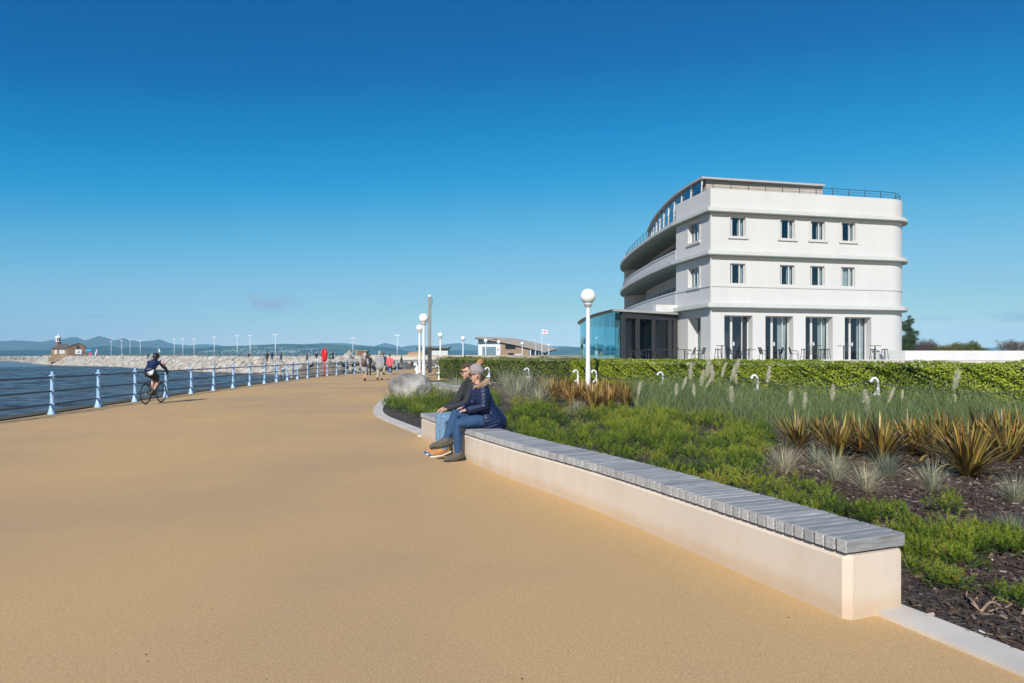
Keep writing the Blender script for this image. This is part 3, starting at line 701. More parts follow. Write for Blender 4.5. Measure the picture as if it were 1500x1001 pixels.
gx = np.linspace(-150, -8, 300); gy = np.linspace(8, 220, 440)
X, Y = np.meshgrid(gx, gy)
fade = np.clip((gx[-1] - X) / 2, 0, 1) * np.clip((X - gx[0]) / 8, 0, 1) * np.clip((gy[-1] - Y) / 10, 0, 1) * np.clip((Y - gy[0]) / 2, 0, 1)
Z = WZ + .012 + fade * .26 * (noise2(X * .55 + Y * .25, Y * 1.5 - X * .6, .45, 1) - .5 + .5 * (noise2(X * .6 + Y * .3, Y * 1.6 - X * .7, 1.1, 2) - .5))
nx, ny = len(gx), len(gy); idx = np.arange(nx * ny).reshape(ny, nx)
Fq = np.stack([idx[:-1, :-1], idx[:-1, 1:], idx[1:, 1:], idx[1:, :-1]], -1).reshape(-1, 4)
M_water = water_material()
sea = MB().add([(-6300, -560, WZ - .15), (6300, -560, WZ - .15), (6300, 5900, WZ - .15), (-6300, 5900, WZ - .15)], [(0, 1, 2, 3)])
V0 = np.stack([X, Y, Z], -1).reshape(-1, 3); o = len(V0)
me_v = np.concatenate([V0, np.array(sea.v)]); me_f = np.concatenate([Fq, np.array([[o, o + 1, o + 2, o + 3]])])
structure(np_mesh('sea', me_v, me_f, M_water, smooth=True))

def hills(name, Dn, prof, m, depth, seed, rough):
    """ridge of rolling ground; prof lists (photo column, row of the skyline)"""
    xs = np.linspace(-600, 2200, 1400); px = np.array([p[0] for p in prof]); py = np.array([p[1] for p in prof], float)
    if Dn > 4000: py = 502 + (py - 502) * 1.12
    jag = sum(a_ * (noise2(xs + 900, xs * 0, 1 / w_, seed + 60 + i_) - .5) for i_, (a_, w_) in enumerate(((1.6, 24), (1.5, 10), (.9, 4.5)))) * rough * .8
    h = (HZ - np.interp(xs, px, py) + jag) * Dn / FP + EYE + 2
    rows = np.linspace(-1, 1, 27); V = np.zeros((27, len(xs), 3))
    for j, r in enumerate(rows):
        Yj = Dn + r * depth; k = (1 - abs(r)) ** (1.25 if r < 0 else 1.1)
        wob = (noise2((xs - 750) * Dn / 1000, np.full_like(xs, Yj), 1 / (depth * .16), seed) - .5) * rough * k * (1 - k) ** 1.5 * 4.5 * h.mean()
        wob2 = (noise2((xs - 750) * Dn / 1000, np.full_like(xs, Yj), 1 / (depth * .05), seed + 5) - .5) * rough * .5 * k * (1 - k) * h.mean()
        V[j, :, 0] = (xs - 750) * Dn / FP; V[j, :, 1] = Yj; V[j, :, 2] = -2.4 + (h + 2.4 - 2) * k + wob + wob2
        V[j, :, 2] = np.maximum(V[j, :, 2], -2.6)
    idx = np.arange(27 * len(xs)).reshape(27, -1)
    F = np.stack([idx[:-1, :-1], idx[:-1, 1:], idx[1:, 1:], idx[1:, :-1]], -1).reshape(-1, 4)
    return structure(np_mesh(name, V.reshape(-1, 3), F, m, smooth=True)), V
def field_material(name, a, b_, c, s):
    m, N, L, b = new_mat(name); tc = N.new('ShaderNodeTexCoord').outputs['Object']
    v = N.new('ShaderNodeTexVoronoi'); v.inputs['Scale'].default_value = s; L.new(tc, v.inputs['Vector'])
    n = N.new('ShaderNodeTexNoise'); n.inputs['Scale'].default_value = s * .6; n.inputs['Detail'].default_value = 6; L.new(tc, n.inputs['Vector'])
    sp = N.new('ShaderNodeSeparateColor'); L.new(v.outputs['Color'], sp.inputs[0])
    ad = N.new('ShaderNodeMath'); ad.operation = 'MULTIPLY_ADD'; L.new(sp.outputs[0], ad.inputs[0]); ad.inputs[1].default_value = .35; L.new(n.outputs['Fac'], ad.inputs[2])
    rp = N.new('ShaderNodeValToRGB'); e = rp.color_ramp.elements; e[0].position = .45; e[0].color = (*a, 1); e[1].position = .68; e[1].color = (*b_, 1); q = e.new(.85); q.color = (*c, 1)
    L.new(ad.outputs[0], rp.inputs[0]); L.new(rp.outputs[0], b.inputs['Base Color']); b.inputs['Roughness'].default_value = 1; b.inputs['Specular IOR Level'].default_value = 0
    return m
M_near = field_material('wooded_hillside', (.012, .028, .018), (.02, .045, .02), (.05, .085, .03), .012)
M_far = field_material('fell_grass', (.05, .06, .04), (.07, .075, .045), (.09, .085, .05), .004)
hills('far_hills', 4900, [(-1000, 508), (-400, 503), (0, 500), (20, 499), (45, 500), (60, 501), (77, 498.5), (92, 497), (104, 494.8), (113, 495.2), (122, 498.5), (130, 499), (138, 495.5), (146, 493.3), (156, 496), (165, 499.8), (173, 499), (181, 496.2), (190, 498.5), (203, 501), (220, 500), (233, 497.3), (243, 500.5), (253, 504), (265, 505), (277, 506), (300, 504), (318, 505), (333, 506.5), (370, 507), (420, 506), (450, 504), (473, 502.5), (490, 502.5), (505, 503), (533, 505.5), (546, 506.7), (556, 504.5), (567, 502.5), (580, 506), (588, 508.2), (597, 506.5), (610, 505), (625, 507), (642, 506.2), (655, 504), (668, 503), (685, 504), (700, 506), (740, 509), (780, 507.5), (800, 506), (830, 507), (860, 510), (950, 506), (1100, 503), (1250, 509), (1400, 510), (1450, 508.5), (1482, 507), (1520, 508), (1700, 505), (2500, 506)], M_far, 700, 3, .55)
_, NV = hills('near_hills', 3000, [(-1000, 514), (-300, 513), (0, 513.5), (40, 513), (76, 513), (100, 512), (125, 509.5), (143, 507.5), (158, 507), (175, 509.5), (200, 508.5), (230, 509.5), (267, 510), (295, 509.5), (320, 508.2), (345, 507), (367, 506), (385, 504.8), (400, 504.3), (425, 504.4), (447, 504.6), (470, 504.4), (490, 505.2), (507, 506.7), (530, 507.5), (560, 508.7), (580, 511), (595, 515), (608, 516.3), (625, 515.5), (657, 513.3), (685, 513.6), (700, 514), (750, 516.5), (790, 514), (803, 511.5), (820, 509.5), (833, 508.4), (850, 508.2), (900, 509), (1100, 511), (1300, 514), (1400, 512.5), (1460, 512.5), (1530, 511), (2500, 512)], M_near, 420, 9, .5)
# the town on the hillside across the bay: far too many houses to count
M_house = mat('pale_render', (.42, .41, .40), .9, .15, .05)
tv = MB()
for _ in range(520):
    cx, cy, sx, sy = random.choice(((382, 509, 12, 2.5), (366, 512, 22, 3.2), (372, 514.5, 16, 2), (425, 513.5, 18, 3), (415, 509.5, 14, 2), (445, 512, 16, 2.5), (437, 515.5, 14, 1.5), (405, 516, 20, 1.2), (493, 515.5, 12, 1.6), (468, 511, 9, 1.6), (335, 515, 6, 1.2), (455, 515, 8, 1.2)))
    px, py = random.gauss(cx, sx * .6), random.gauss(cy, sy * .5)
    i = int((px + 600) / 2800 * 1399); col = NV[:14, i]; rows = HZ - (col[:, 2] - EYE) / col[:, 1] * FP
    j = min(12, max(0, int(np.argmin(np.abs(rows - py))) - 1)); q = col[j] + (col[j + 1] - col[j]) * random.random(); t = random.uniform(-.5, .5)
    w_, h_ = random.uniform(1.5, 3.6), random.uniform(1.2, 2.2)
    tv.box((q[0] + t * 6, q[1] - 1, q[2] + h_ * .3), (w_, 3, h_), random.uniform(-.5, .5))
tag(obj('town', tv, M_house), 'pale houses of a town spread over the hillside across the bay', 'town', kind='stuff')

# haze -----------------------------------------------------------------
hm = bpy.data.materials.new('haze_air'); hm.use_nodes = True; N, L = hm.node_tree.nodes, hm.node_tree.links
N.remove(N['Principled BSDF']); pv = N.new('ShaderNodeVolumePrincipled'); pv.inputs['Color'].default_value = HAZE_C; pv.inputs['Density'].default_value = HAZE_D; pv.inputs['Anisotropy'].default_value = HAZE_G
L.new(pv.outputs[0], N['Material Output'].inputs['Volume'])
tag(obj('haze', MB().box((0, 2700, 98), (12900, 6700, 208)), hm), 'thin blue sea haze over the whole bay', 'haze', kind='stuff')

# ================================================================== BREAKWATER
M_rock = mat('limestone', (.36, .32, .275), .95, .35, .6, .5, 6, col2=(.56, .51, .45))
M_rubble = mat('rubble_gaps', (.16, .14, .12), .95, .4, 1.5, .6, 8)
ARM1 = spline([(-18.6, 66), (-17.6, 75), (-14.8, 84), (-8.5, 91.0), (2, 94.5), (16, 101), (36, 120)], 1.0)
TOE2 = [(-26, 84), (-33, 104), (-40, 119), (-52, 131), (-71, 148), (-99.8, 181), (-136, 221), (-181, 266), (-225, 318)]
ARM2 = spline([tuple(p) for p in offset([Vector(p) for p in TOE2], 9.5)], 2.0)
ARM3 = spline([(-222, 330), (-300, 420), (-420, 520), (-560, 590)], 4)
def embank(path, w, tops, toe, z0=-2.6):
    mb = MB()
    a, b, c_, d = offset(path, -w - toe), offset(path, -w), offset(path, w), offset(path, w + toe)
    for i in range(len(path)): mb.v += [(a[i].x, a[i].y, z0), (b[i].x, b[i].y, tops), (c_[i].x, c_[i].y, tops), (d[i].x, d[i].y, z0)]
    for i in range(len(path) - 1):
        for k in range(3): mb.f.append((i * 4 + k, i * 4 + k + 1, i * 4 + 5 + k, i * 4 + 4 + k))
    mb.f += [(0, 1, 2, 3), tuple(4 * (len(path) - 1) + k for k in (3, 2, 1, 0))]
    return mb
bw = tag(thing('breakwater', 'long pale rubble breakwater curving out into the bay', 'breakwater', (-42, 123, WZ)))
obj('core', embank(ARM1, 1.6, .70, 2.8), M_rubble, bw, world=True)
obj('core', embank(ARM2, 4.0, .95, 5.0), M_rubble, bw, world=True)
obj('core', embank(ARM3, 4.0, .6, 5.0), M_rubble, bw, world=True)
bw['category'] = 'breakwater'
import bmesh
def rock_data(seed, sub=2):
    bm = bmesh.new(); bmesh.ops.create_icosphere(bm, subdivisions=sub, radius=1.0); r = random.Random(seed)
    pl = [(Vector((r.gauss(0, 1), r.gauss(0, 1), r.gauss(0, .8))).normalized(), r.uniform(.5, .85)) for _ in range(11)]
    for v in bm.verts:
        for n, d in pl:
            k = v.co.dot(n)
            if k > d: v.co -= n * (k - d)
        v.co *= 1 + r.uniform(-.03, .03)
    bm.verts.ensure_lookup_table(); V = np.array([tuple(v.co) for v in bm.verts]); F = np.array([[v.index for v in f.verts] for f in bm.faces]); bm.free()
    return V, F
ROCKS = [rock_data(s, 1) for s in range(8)]
def rock_spots(path, w, top, toe, n, sides=(-1,), s0=.45, s1=.95):
    out = []
    for _ in range(n):
        i = random.randrange(len(path) - 1); t = random.random(); c = path[i].lerp(path[i + 1], t); d = (path[i + 1] - path[i]).normalized()
        sd = random.choice(sides); u = random.uniform(-.9, w * .6) if random.random() < .22 else None
        k = random.random()
        if u is not None: off, z = w - max(0, u), top
        else: off, z = w + toe * k, top - (top + 2.6) * k
        nrm = Vector((d.y, -d.x)) * sd; p = c.xy + nrm * off
        s = random.uniform(s0, s1); out.append((p.x, p.y, z + s * .18, s))
    return out
def inland(x, y):
    return in_poly(np.array([x]), np.array([y]), land)[0] and (y < 74 or x > -9)
SP = rock_spots(ARM1, 1.6, .72, 2.8, 1900, (-1, -1, 1), .24, .52) + rock_spots(ARM2, 4.0, .95, 5.0, 11500, (-1,), .30, .66) + rock_spots(ARM3, 4, .6, 5, 1600, (1, -1), .4, .8)
seen = []
for q in SP:
    if in_poly(np.array([q[0] + q[3]]), np.array([q[1] - q[3] * .5]), [(p[0] - .9, p[1] + 1.2) if i < len(EDGE_S) else p for i, p in enumerate(land)])[0] : continue
    seen.append(q)
vis = sorted(seen, key=lambda q: -q[3] / q[1] * (1 if -.36 < q[0] / q[1] < -.13 and q[2] > -1.6 else .3))
protos = [np_mesh('rock', V, F, M_rock, link_it=False) for V, F in ROCKS]
for k, (x, y, z, s) in enumerate(vis[:280]):
    o = bpy.data.objects.new('rock', protos[k % 8]); COL.objects.link(o); o.location = (x, y, z)
    o.rotation_euler = (random.uniform(-.6, .6), random.uniform(-.6, .6), random.uniform(0, 6.3)); o.scale = (s * random.uniform(.9, 1.3), s, s * random.uniform(.65, .95))
    tag(o, 'pale angular limestone boulder of the breakwater armour beyond the railing', 'boulder', 'armour boulders of the breakwater')
VV, FF, off = [], [], 0
for k, (x, y, z, s) in enumerate(vis[280:]):
    V, F = ROCKS[k % 8]; a = random.uniform(0, 6.3); ca, sa = math.cos(a), math.sin(a); tl = random.uniform(-.6, .6)
    P = V * np.array([s * random.uniform(.9, 1.3), s, s * random.uniform(.6, .95)]); P = P @ np.array([[1, 0, 0], [0, math.cos(tl), math.sin(tl)], [0, -math.sin(tl), math.cos(tl)]])
    P = P @ np.array([[ca, sa, 0], [-sa, ca, 0], [0, 0, 1]]) + np.array([x, y, z]); VV.append(P); FF.append(F + off); off += len(P)
tag(np_mesh('rubble', np.concatenate(VV), np.concatenate(FF), M_rock), 'thousands of pale armour stones heaped along the breakwater', 'rubble', kind='stuff')
def on_arm(px):
    return min(ARM2, key=lambda p: abs(p.x / p.y - (px - 750) / FP))
M_galv = mat('galvanised_steel', (.62, .66, .70), .45, .06, 8, metal=.2)
M_whitep = mat('white_paint', (.78, .79, .80), .4, .05, 4)
LW = ('first', 'second', 'third', 'fourth', 'fifth', 'sixth', 'seventh', 'eighth', 'ninth', 'tenth', 'eleventh', 'twelfth', 'thirteenth')
for ki, (px, ty) in enumerate(((163, 500.5), (177.5, 499.5), (191, 498.5), (206.5, 499), (254, 497.5), (269, 497), (284.5, 497.5), (314, 494.5), (350, 492.7), (366.7, 492.5), (404.7, 491), (517, 496), (582, 492))):
    c = on_arm(px) if px < 420 else D(px, 150 if px < 550 else 118)
    c = Vector((c.x, c.y, .95)); h = Zat(ty, c.y) - c.z
    t = thing('lamp_column', 'slim grey twin-lantern lamp column, %s along from the stone cafe' % LW[ki], 'street lamp', c, group='lamp columns along the breakwater')
    obj('column', MB().tube([(0, 0, 0), (0, 0, h * .35), (0, 0, h)], [.09, .07, .05], 8), M_galv, t, True)
    obj('arm', MB().bar((-.32, 0, h), (.32, 0, h), .06), M_galv, t)
    for s in (-1, 1): obj('lantern', MB().box((.27 * s, 0, h + .08), (.36, .3, .16)), M_whitep, t)
# timber and wire post fence along the top of the breakwater
M_post = mat('grey_timber', (.20, .19, .17), .9, .2, 5)
pf = thing('post_fence', 'low fence of dark timber posts along the breakwater top', 'fence', (*offset(ARM2, -3.0)[20], .95))
edge2 = [p for p in offset(ARM2, -3.4)]; fp = resample([Vector((p.x, p.y, .95)) for p in edge2[14:]], 3.1)
for p in fp[:95]: obj('post', MB().box((p.x, p.y, 1.5), (.15, .15, 1.3)), M_post, pf, world=True)
obj('rail', MB().tube([(p.x, p.y, 1.75) for p in fp[:95]], .03, 5), M_post, pf, world=True)

# stone cafe with its little lantern tower at the end of the breakwater
M_stone = mat('tan_sandstone', (.36, .25, .14), .95, .3, 1.2, .4, 5); M_stone_d = mat('brown_gritstone', (.21, .13, .085), .95, .35, 1.2, .4, 5)
M_slate = mat('slate', (.12, .10, .095), .8, .2, 1.5); M_dark = mat('dark_opening', (.02, .024, .03), .4, .1)
Yc = 266.0; K = Yc / FP
cx = lambda px: (px - 101) * K * .84
cc = D(101, Yc, .9); cf = thing('stone_cafe', 'small tan and brown stone building with a white lantern tower on the breakwater end', 'building', cc, rad(33))
zb = lambda py: Zat(py, Yc) - .9
obj('base', MB().box((cx(90), 3.6, -.9), (8.4, 8, 1.9)), M_stone, cf)
obj('wall', MB().box((cx(87.5), 3.2, zb(511) / 2), (cx(99.5) - cx(75.5), 6.4, zb(511))), M_stone, cf)
g = [(cx(98.8), 0), (cx(126.5), 0), (cx(126.5), zb(508)), (cx(115), zb(503.2)), (cx(98.8), zb(508.6))]
gw = MB(); n5 = len(g); gw.add([(x, -.25, z) for x, z in g] + [(x, 7.5, z) for x, z in g], [tuple(range(5)), tuple(range(5, 10))[::-1]] + [(i, (i + 1) % 5, 5 + (i + 1) % 5, 5 + i) for i in range(5)])
obj('gable', gw, M_stone_d, cf)
rf = MB(); rf.add([(cx(74.8), -.3, zb(511.2)), (cx(100), -.3, zb(511.2)), (cx(100), 3.2, zb(503.5)), (cx(86), 3.2, zb(504)), (cx(74.8), 6.7, zb(511.2)), (cx(100), 6.7, zb(511.2))], [(0, 1, 2, 3), (0, 3, 4), (4, 3, 2, 5), (0, 4, 5, 1), (1, 5, 2)])
rf.bar((cx(98.3), -.35, zb(508.3)), (cx(115), -.35, zb(502.7)), .25, .25); rf.bar((cx(115), -.35, zb(502.7)), (cx(127), -.35, zb(507.7)), .25, .25)
rf.add([(cx(98), -.5, zb(508.5)), (cx(115), -.5, zb(502.6)), (cx(115), 8, zb(502.6)), (cx(98), 8, zb(508.5)), (cx(127.2), -.5, zb(507.6)), (cx(127.2), 8, zb(507.6))], [(0, 1, 2, 3), (1, 4, 5, 2)])
obj('roof', rf, M_slate, cf)
tx = cx(85.2)
tw = obj('tower', MB().lathe([(.95, 0), (.95, zb(502)), (1.15, zb(501.6)), (1.15, zb(501))], 12, (tx, 4.2, 0)), M_stone_d, cf)
lt = obj('lantern', MB().lathe([(.85, zb(501)), (.85, zb(495.2)), (1.2, zb(494.8)), (1.0, zb(493.4)), (.3, zb(492)), (.12, zb(491.6)), (.09, zb(488.6))], 12, (tx, 4.2, 0)), M_whitep, cf, 2)
for a in (-1.9, -1.2): obj('pane', MB().box((tx + .84 * math.cos(a), 4.2 + .84 * math.sin(a), (zb(500) + zb(496)) / 2), (.08, .38, zb(496) - zb(500)), a), M_dark, lt)
for px in (82, 89.3, 93.2): obj('window', MB().box((cx(px), -.03, (zb(513) + zb(518.5)) / 2), (.75, .14, zb(513) - zb(518.5))), M_whitep, cf)
obj('door', MB().box((cx(114.3), -.3, (zb(507) + zb(511)) / 2), (.6, .16, 1.3)), M_dark, cf)
sg = obj('signboard', MB().box((cx(115), -.36, (zb(512.2) + zb(519)) / 2), (cx(120) - cx(110.2), .12, zb(512.2) - zb(519))), M_whitep, cf)
obj('emblem', MB().add([(cx(112.5), -.43, zb(516.2)), (cx(114.5), -.43, zb(516.8)), (cx(117.6), -.43, zb(516.6)), (cx(117.2), -.43, zb(515.1)), (cx(114.8), -.43, zb(515)), (cx(114), -.43, zb(515.7))], [tuple(range(6))]), M_dark, sg)
M_red = mat('red_gloss', (.62, .015, .02), .35, .06, 5); M_bright = mat('turquoise_canvas', (.03, .36, .48), .8, .1, 3); M_magenta = mat('magenta_print', (.7, .03, .16), .6, .05)
ps = thing('parasol', 'turquoise parasol open beside the stone cafe on the breakwater', 'parasol', D(131, 262, .95))
obj('pole', MB().tube([(0, 0, 0), (0, 0, 3.0)], .05, 6), M_galv, ps); obj('canopy', MB().lathe([(.05, 3.2), (.9, 2.75), (1.5, 2.25), (1.45, 2.2), (.05, 3.1)], 8), M_bright, ps)
rs = thing('round_sign', 'round red sign standing by the stone cafe on the breakwater', 'sign', D(132.3, 255, .95))
obj('post', MB().box((0, 0, .4), (.1, .1, .8)), M_galv, rs); obj('disc', MB().tube([(0, -.06, 1.1), (0, .06, 1.1)], .62, 20), M_magenta, rs)
fl = thing('feather_flag', 'tall leaning white and pink feather flag on the breakwater', 'flag', D(138.5, 255, .95))
obj('pole', MB().tube([(0, 0, 0), (.25, 0, 1.4), (.75, 0, 2.9)], .03, 6), M_galv, fl)
obj('banner', MB().add([(.08, -.02, .6), (.6, -.02, .5), (1.05, -.02, 2.6), (.72, -.02, 2.9), (.08, .02, .6), (.6, .02, .5), (1.05, .02, 2.6), (.72, .02, 2.9)], [(0, 1, 2, 3), (7, 6, 5, 4), (0, 4, 5, 1), (1, 5, 6, 2), (2, 6, 7, 3), (3, 7, 4, 0)]), M_whitep, fl)
obj('stripe', MB().add([(.45, -.03, .58), (.6, -.03, .55), (1.03, -.03, 2.5), (.9, -.03, 2.6)], [(0, 1, 2, 3)]), M_magenta, fl)
# bird sculptures
def bird(label, loc, s, m, rz):
    t = thing('bird_sculpture', label, 'sculpture', loc, rz)
    obj('perch', MB().lathe([(.16, 0), (.13, .9), (.2, .95), (.2, 1.1)], 10), M_stone, t)
    b = loft(MB(), [(-.25, 0, 1.15), (-.05, 0, 1.35), (.1, 0, 1.65), (.12, 0, 1.85), (.2, 0, 1.98)], [(.05, .05), (.16, .15), (.14, .12), (.06, .06), (.07, .07)])
    skin('bird', loft(b, [(.2, 0, 1.99), (.42, 0, 2.0)], [.03, .012]), m, t, .03, 2); t.scale = (s,) * 3
bird('white seabird sculpture on a tan stone post on the breakwater beyond the cyclist', D(233.5, 168, 1.0), 1.15, M_whitep, 2.6)
bird('slim bronze bird sculpture perched above the pointed pale rock', D(514, 88.5, 1.75), .42, M_post, 1.0)
def boulder(name, label, loc, size, seed, m, rz=0):
    bm = bmesh.new(); bmesh.ops.create_icosphere(bm, subdivisions=5, radius=1.0); r = random.Random(seed)
    pl = [(Vector((r.gauss(0, 1), r.gauss(0, 1), r.gauss(0, .7))).normalized(), r.uniform(.48, .74)) for _ in range(9)]
    from mathutils import noise as mn
    for v in bm.verts:
        p = v.co.copy()
        for n, d in pl:
            k = p.dot(n)
            if k > d: p -= n * (k - d) * .93
        v.co = p * (1 + .10 * mn.fractal(p * 1.7, 1, 2, 4) + .02 * mn.fractal(p * 9, 1, 2, 3))
    bmesh.ops.scale(bm, vec=size, verts=bm.verts); me = bpy.data.meshes.new(name); bm.to_mesh(me); bm.free(); o = link(name, me, m, None, True)
    o.location = loc; o.rotation_euler = (0, 0, rz); return tag(o, label, 'boulder')
boulder('boulder', 'big pale rounded boulder on top of the rubble next to the pointed rock', D(506, 86, 1.0), (.95, .8, 1.0), 21, M_rock)
pin = MB().add([(-.7, -.5, -.8), (1.0, -.5, -.8), (1.0, .5, -.8), (-.7, .5, -.8), (-.5, -.4, .4), (.55, -.4, .35), (.5, .35, .3), (-.5, .35, .4), (-.3, -.2, 1.25), (-.05, -.2, 1.3), (-.05, .15, 1.3), (-.3, .15, 1.25)], [(0, 3, 2, 1), (0, 1, 5, 4), (1, 2, 6, 5), (2, 3, 7, 6), (3, 0, 4, 7), (4, 5, 9, 8), (5, 6, 10, 9), (6, 7, 11, 10), (7, 4, 8, 11), (8, 9, 10, 11)])
tag(obj('pointed_rock', pin, M_rock, origin=None), 'tall pointed pale rock standing on the rubble behind the railing', 'boulder').location = D(514, 87.5, .9)
hut = thing('kiosk', 'small brown kiosk with a flat lid above the cream sea wall', 'kiosk', D(531.5, 97, 1.45)); obj('body', MB().box((0, 0, .2), (1.35, 1.2, 1.0)), M_stone_d, hut); obj('lid', MB().box((0, 0, .76), (1.6, 1.4, .12)), M_stone, hut); obj('side_panel', MB().box((-.82, 0, .25), (.28, 1.0, 1.2)), M_stone, hut)

# cream wave wall running behind the railing, hedge and lamps
M_cream = mat('cream_render', (.66, .56, .45), .85, .08, 1.0, .1, 20)
WW = spline([(-22.8, 97), (-10, 100), (6, 108), (28, 135), (60, 190)], 3)
wwt = thing('wave_wall', 'long low cream rendered wall behind the railing and the hedge', 'wall', (-22.5, 97, 0))
obj('wall', MB().ribbon(WW, -.2, .2, -.6, 1.50), M_cream, wwt, world=True); obj('coping', MB().ribbon(WW, -.28, .28, 1.50, 1.60), M_cream, wwt, world=True)

# ================================================================== RAILING
M_blue = mat('pale_blue_paint', (.35, .53, .74), .4, .08, 3, .05, 60); M_rail = mat('slate_blue_paint', (.055, .085, .125), .45, .1, 3)
rl = thing('railing', 'pale blue cast-iron seafront railing with ball-topped posts and three dark rails', 'railing', (-12.08, 18.02, 0))
LINE = [p for p in spline([(-11.55, 0), (-11.95, 15), (-12.55, 22), (-13.1, 29), (-13.6, 38), (-14.05, 45), (-14.05, 52), (-13.6, 60), (-12.4, 73.8), (-10.3, 79.8), (-5.9, 83.8), (2, 86.8), (14, 91.8)], .05)]
acc = [0]
for a, b in zip(LINE, LINE[1:]): acc.append(acc[-1] + (b - a).length)
s0 = acc[min(range(len(LINE)), key=lambda i: abs(LINE[i].y - 18.02))]
prof = [(.110, 0), (.110, .035), (.092, .05), (.092, .085), (.08, .12), (.056, .235), (.065, .245), (.065, .285), (.050, .295), (.047, .585), (.057, .592), (.057, .625), (.046, .632), (.044, .925), (.055, .935), (.055, .985), (.046, .995), (.080, 1.01), (.080, 1.03), (.045, 1.045), (.03, 1.06), (.040, 1.085), (.034, 1.115), (.012, 1.13), (.001, 1.132)]
me_post = None; rails = [[], [], []]; k = -5
while True:
    s = s0 + k * 2.43
    if s > acc[-1]: break
    if s > 0:
        i = min(range(len(acc)), key=lambda j: abs(acc[j] - s)); p = LINE[i]
        if me_post is None:
            o = obj('post', MB().lathe(prof, 14), M_blue, rl, 2); me_post = o.data
        else:
            o = bpy.data.objects.new('post', me_post); COL.objects.link(o); o.parent = rl
        o.location = Vector((p.x, p.y, 0)) - rl.location; 
        for q in range(3): rails[q].append(p)
    k += 1
for q, z in enumerate((.265, .61, .97)):
    obj('rail', MB().tube([(p.x, p.y, z) for p in rails[q]], .024, 8), M_rail, rl, True, world=True)
# steps railing beyond the edge
r2 = thing('step_railing', 'short pale blue handrail at the top of the beach steps outside the main railing', 'railing', (-14.9, 43.5, -.3))
for x, y, z in ((-14.9, 43.0, -.5), (-15.1, 45.2, -.7), (-15.2, 47.4, -.3), (-14.9, 49.8, -.3)): obj('post', MB().lathe([(.06, 0), (.05, 1.35), (.07, 1.36), (.02, 1.45)], 10, (x, y, z)), M_blue, r2, True, world=True)
for zz in (.75, 1.25): obj('rail', MB().tube([(-14.9, 43.0, -.5 + zz), (-15.1, 45.2, -.7 + zz), (-15.2, 47.4, -.3 + zz), (-14.9, 49.8, -.3 + zz)], .025, 6), M_blue, r2, True, world=True)
# lifebuoy
lb = thing('lifebuoy_station', 'red lifebuoy in its housing on a red post inside the railing', 'lifebuoy', G(475.2, 552.3), rad(50))
obj('post', MB().tube([(0, 0, 0), (0, 0, 1.35)], .035, 8), M_red, lb, True)
hs_ = MB(); ring = lambda r, x: [(x, r * math.cos(2 * PI * k / 28) * .36, 1.58 + r * math.sin(2 * PI * k / 28) * .74) for k in range(28)]
hs_.tube(ring(.50, 0), .125, 10, True)
obj('lifebuoy', hs_, M_red, lb, True)
bk_ = MB(); v = [(-.09, y, z) for _, y, z in ring(.56, 0)] + [(-.04, y, z) for _, y, z in ring(.56, 0)]
bk_.add(v, [tuple(range(28)), tuple(range(28, 56))[::-1]] + [(i, (i + 1) % 28, 28 + (i + 1) % 28, 28 + i) for i in range(28)])
obj('back_plate', bk_, M_red, lb)
# ================================================================== BENCHES AND BED
def wood_material():
    m, N, L, b = new_mat('silvered_timber'); tc = N.new('ShaderNodeTexCoord').outputs['Object']
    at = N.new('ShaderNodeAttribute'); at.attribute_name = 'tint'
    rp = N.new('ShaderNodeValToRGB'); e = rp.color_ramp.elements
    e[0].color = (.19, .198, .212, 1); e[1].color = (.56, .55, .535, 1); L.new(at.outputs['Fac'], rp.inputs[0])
    q0 = N.new('ShaderNodeMapping'); q0.inputs['Rotation'].default_value = (0, 0, rad(-23)); L.new(tc, q0.inputs[0])
    q = N.new('ShaderNodeMapping'); q.inputs['Scale'].default_value = (1.2, 26, 16); L.new(q0.outputs[0], q.inputs[0])
    n = N.new('ShaderNodeTexNoise'); n.inputs['Scale'].default_value = 4; n.inputs['Detail'].default_value = 6; L.new(q.outputs[0], n.inputs['Vector'])
    r2 = N.new('ShaderNodeValToRGB'); r2.color_ramp.elements[0].position = .3; r2.color_ramp.elements[0].color = (.55, .54, .53, 1); r2.color_ramp.elements[1].position = .65; r2.color_ramp.elements[1].color = (1.1, 1.1, 1.1, 1); L.new(n.outputs['Fac'], r2.inputs[0])
    mx = N.new('ShaderNodeMix'); mx.data_type = 'RGBA'; mx.blend_type = 'MULTIPLY'; mx.inputs[0].default_value = 1; L.new(rp.outputs[0], mx.inputs[6]); L.new(r2.outputs[0], mx.inputs[7]); L.new(mx.outputs[2], b.inputs['Base Color'])
    bp = N.new('ShaderNodeBump'); bp.inputs['Strength'].default_value = .2; bp.inputs['Distance'].default_value = .003; L.new(n.outputs['Fac'], bp.inputs['Height']); L.new(bp.outputs[0], b.inputs['Normal'])
    b.inputs['Roughness'].default_value = .8; return m
M_wood = wood_material()
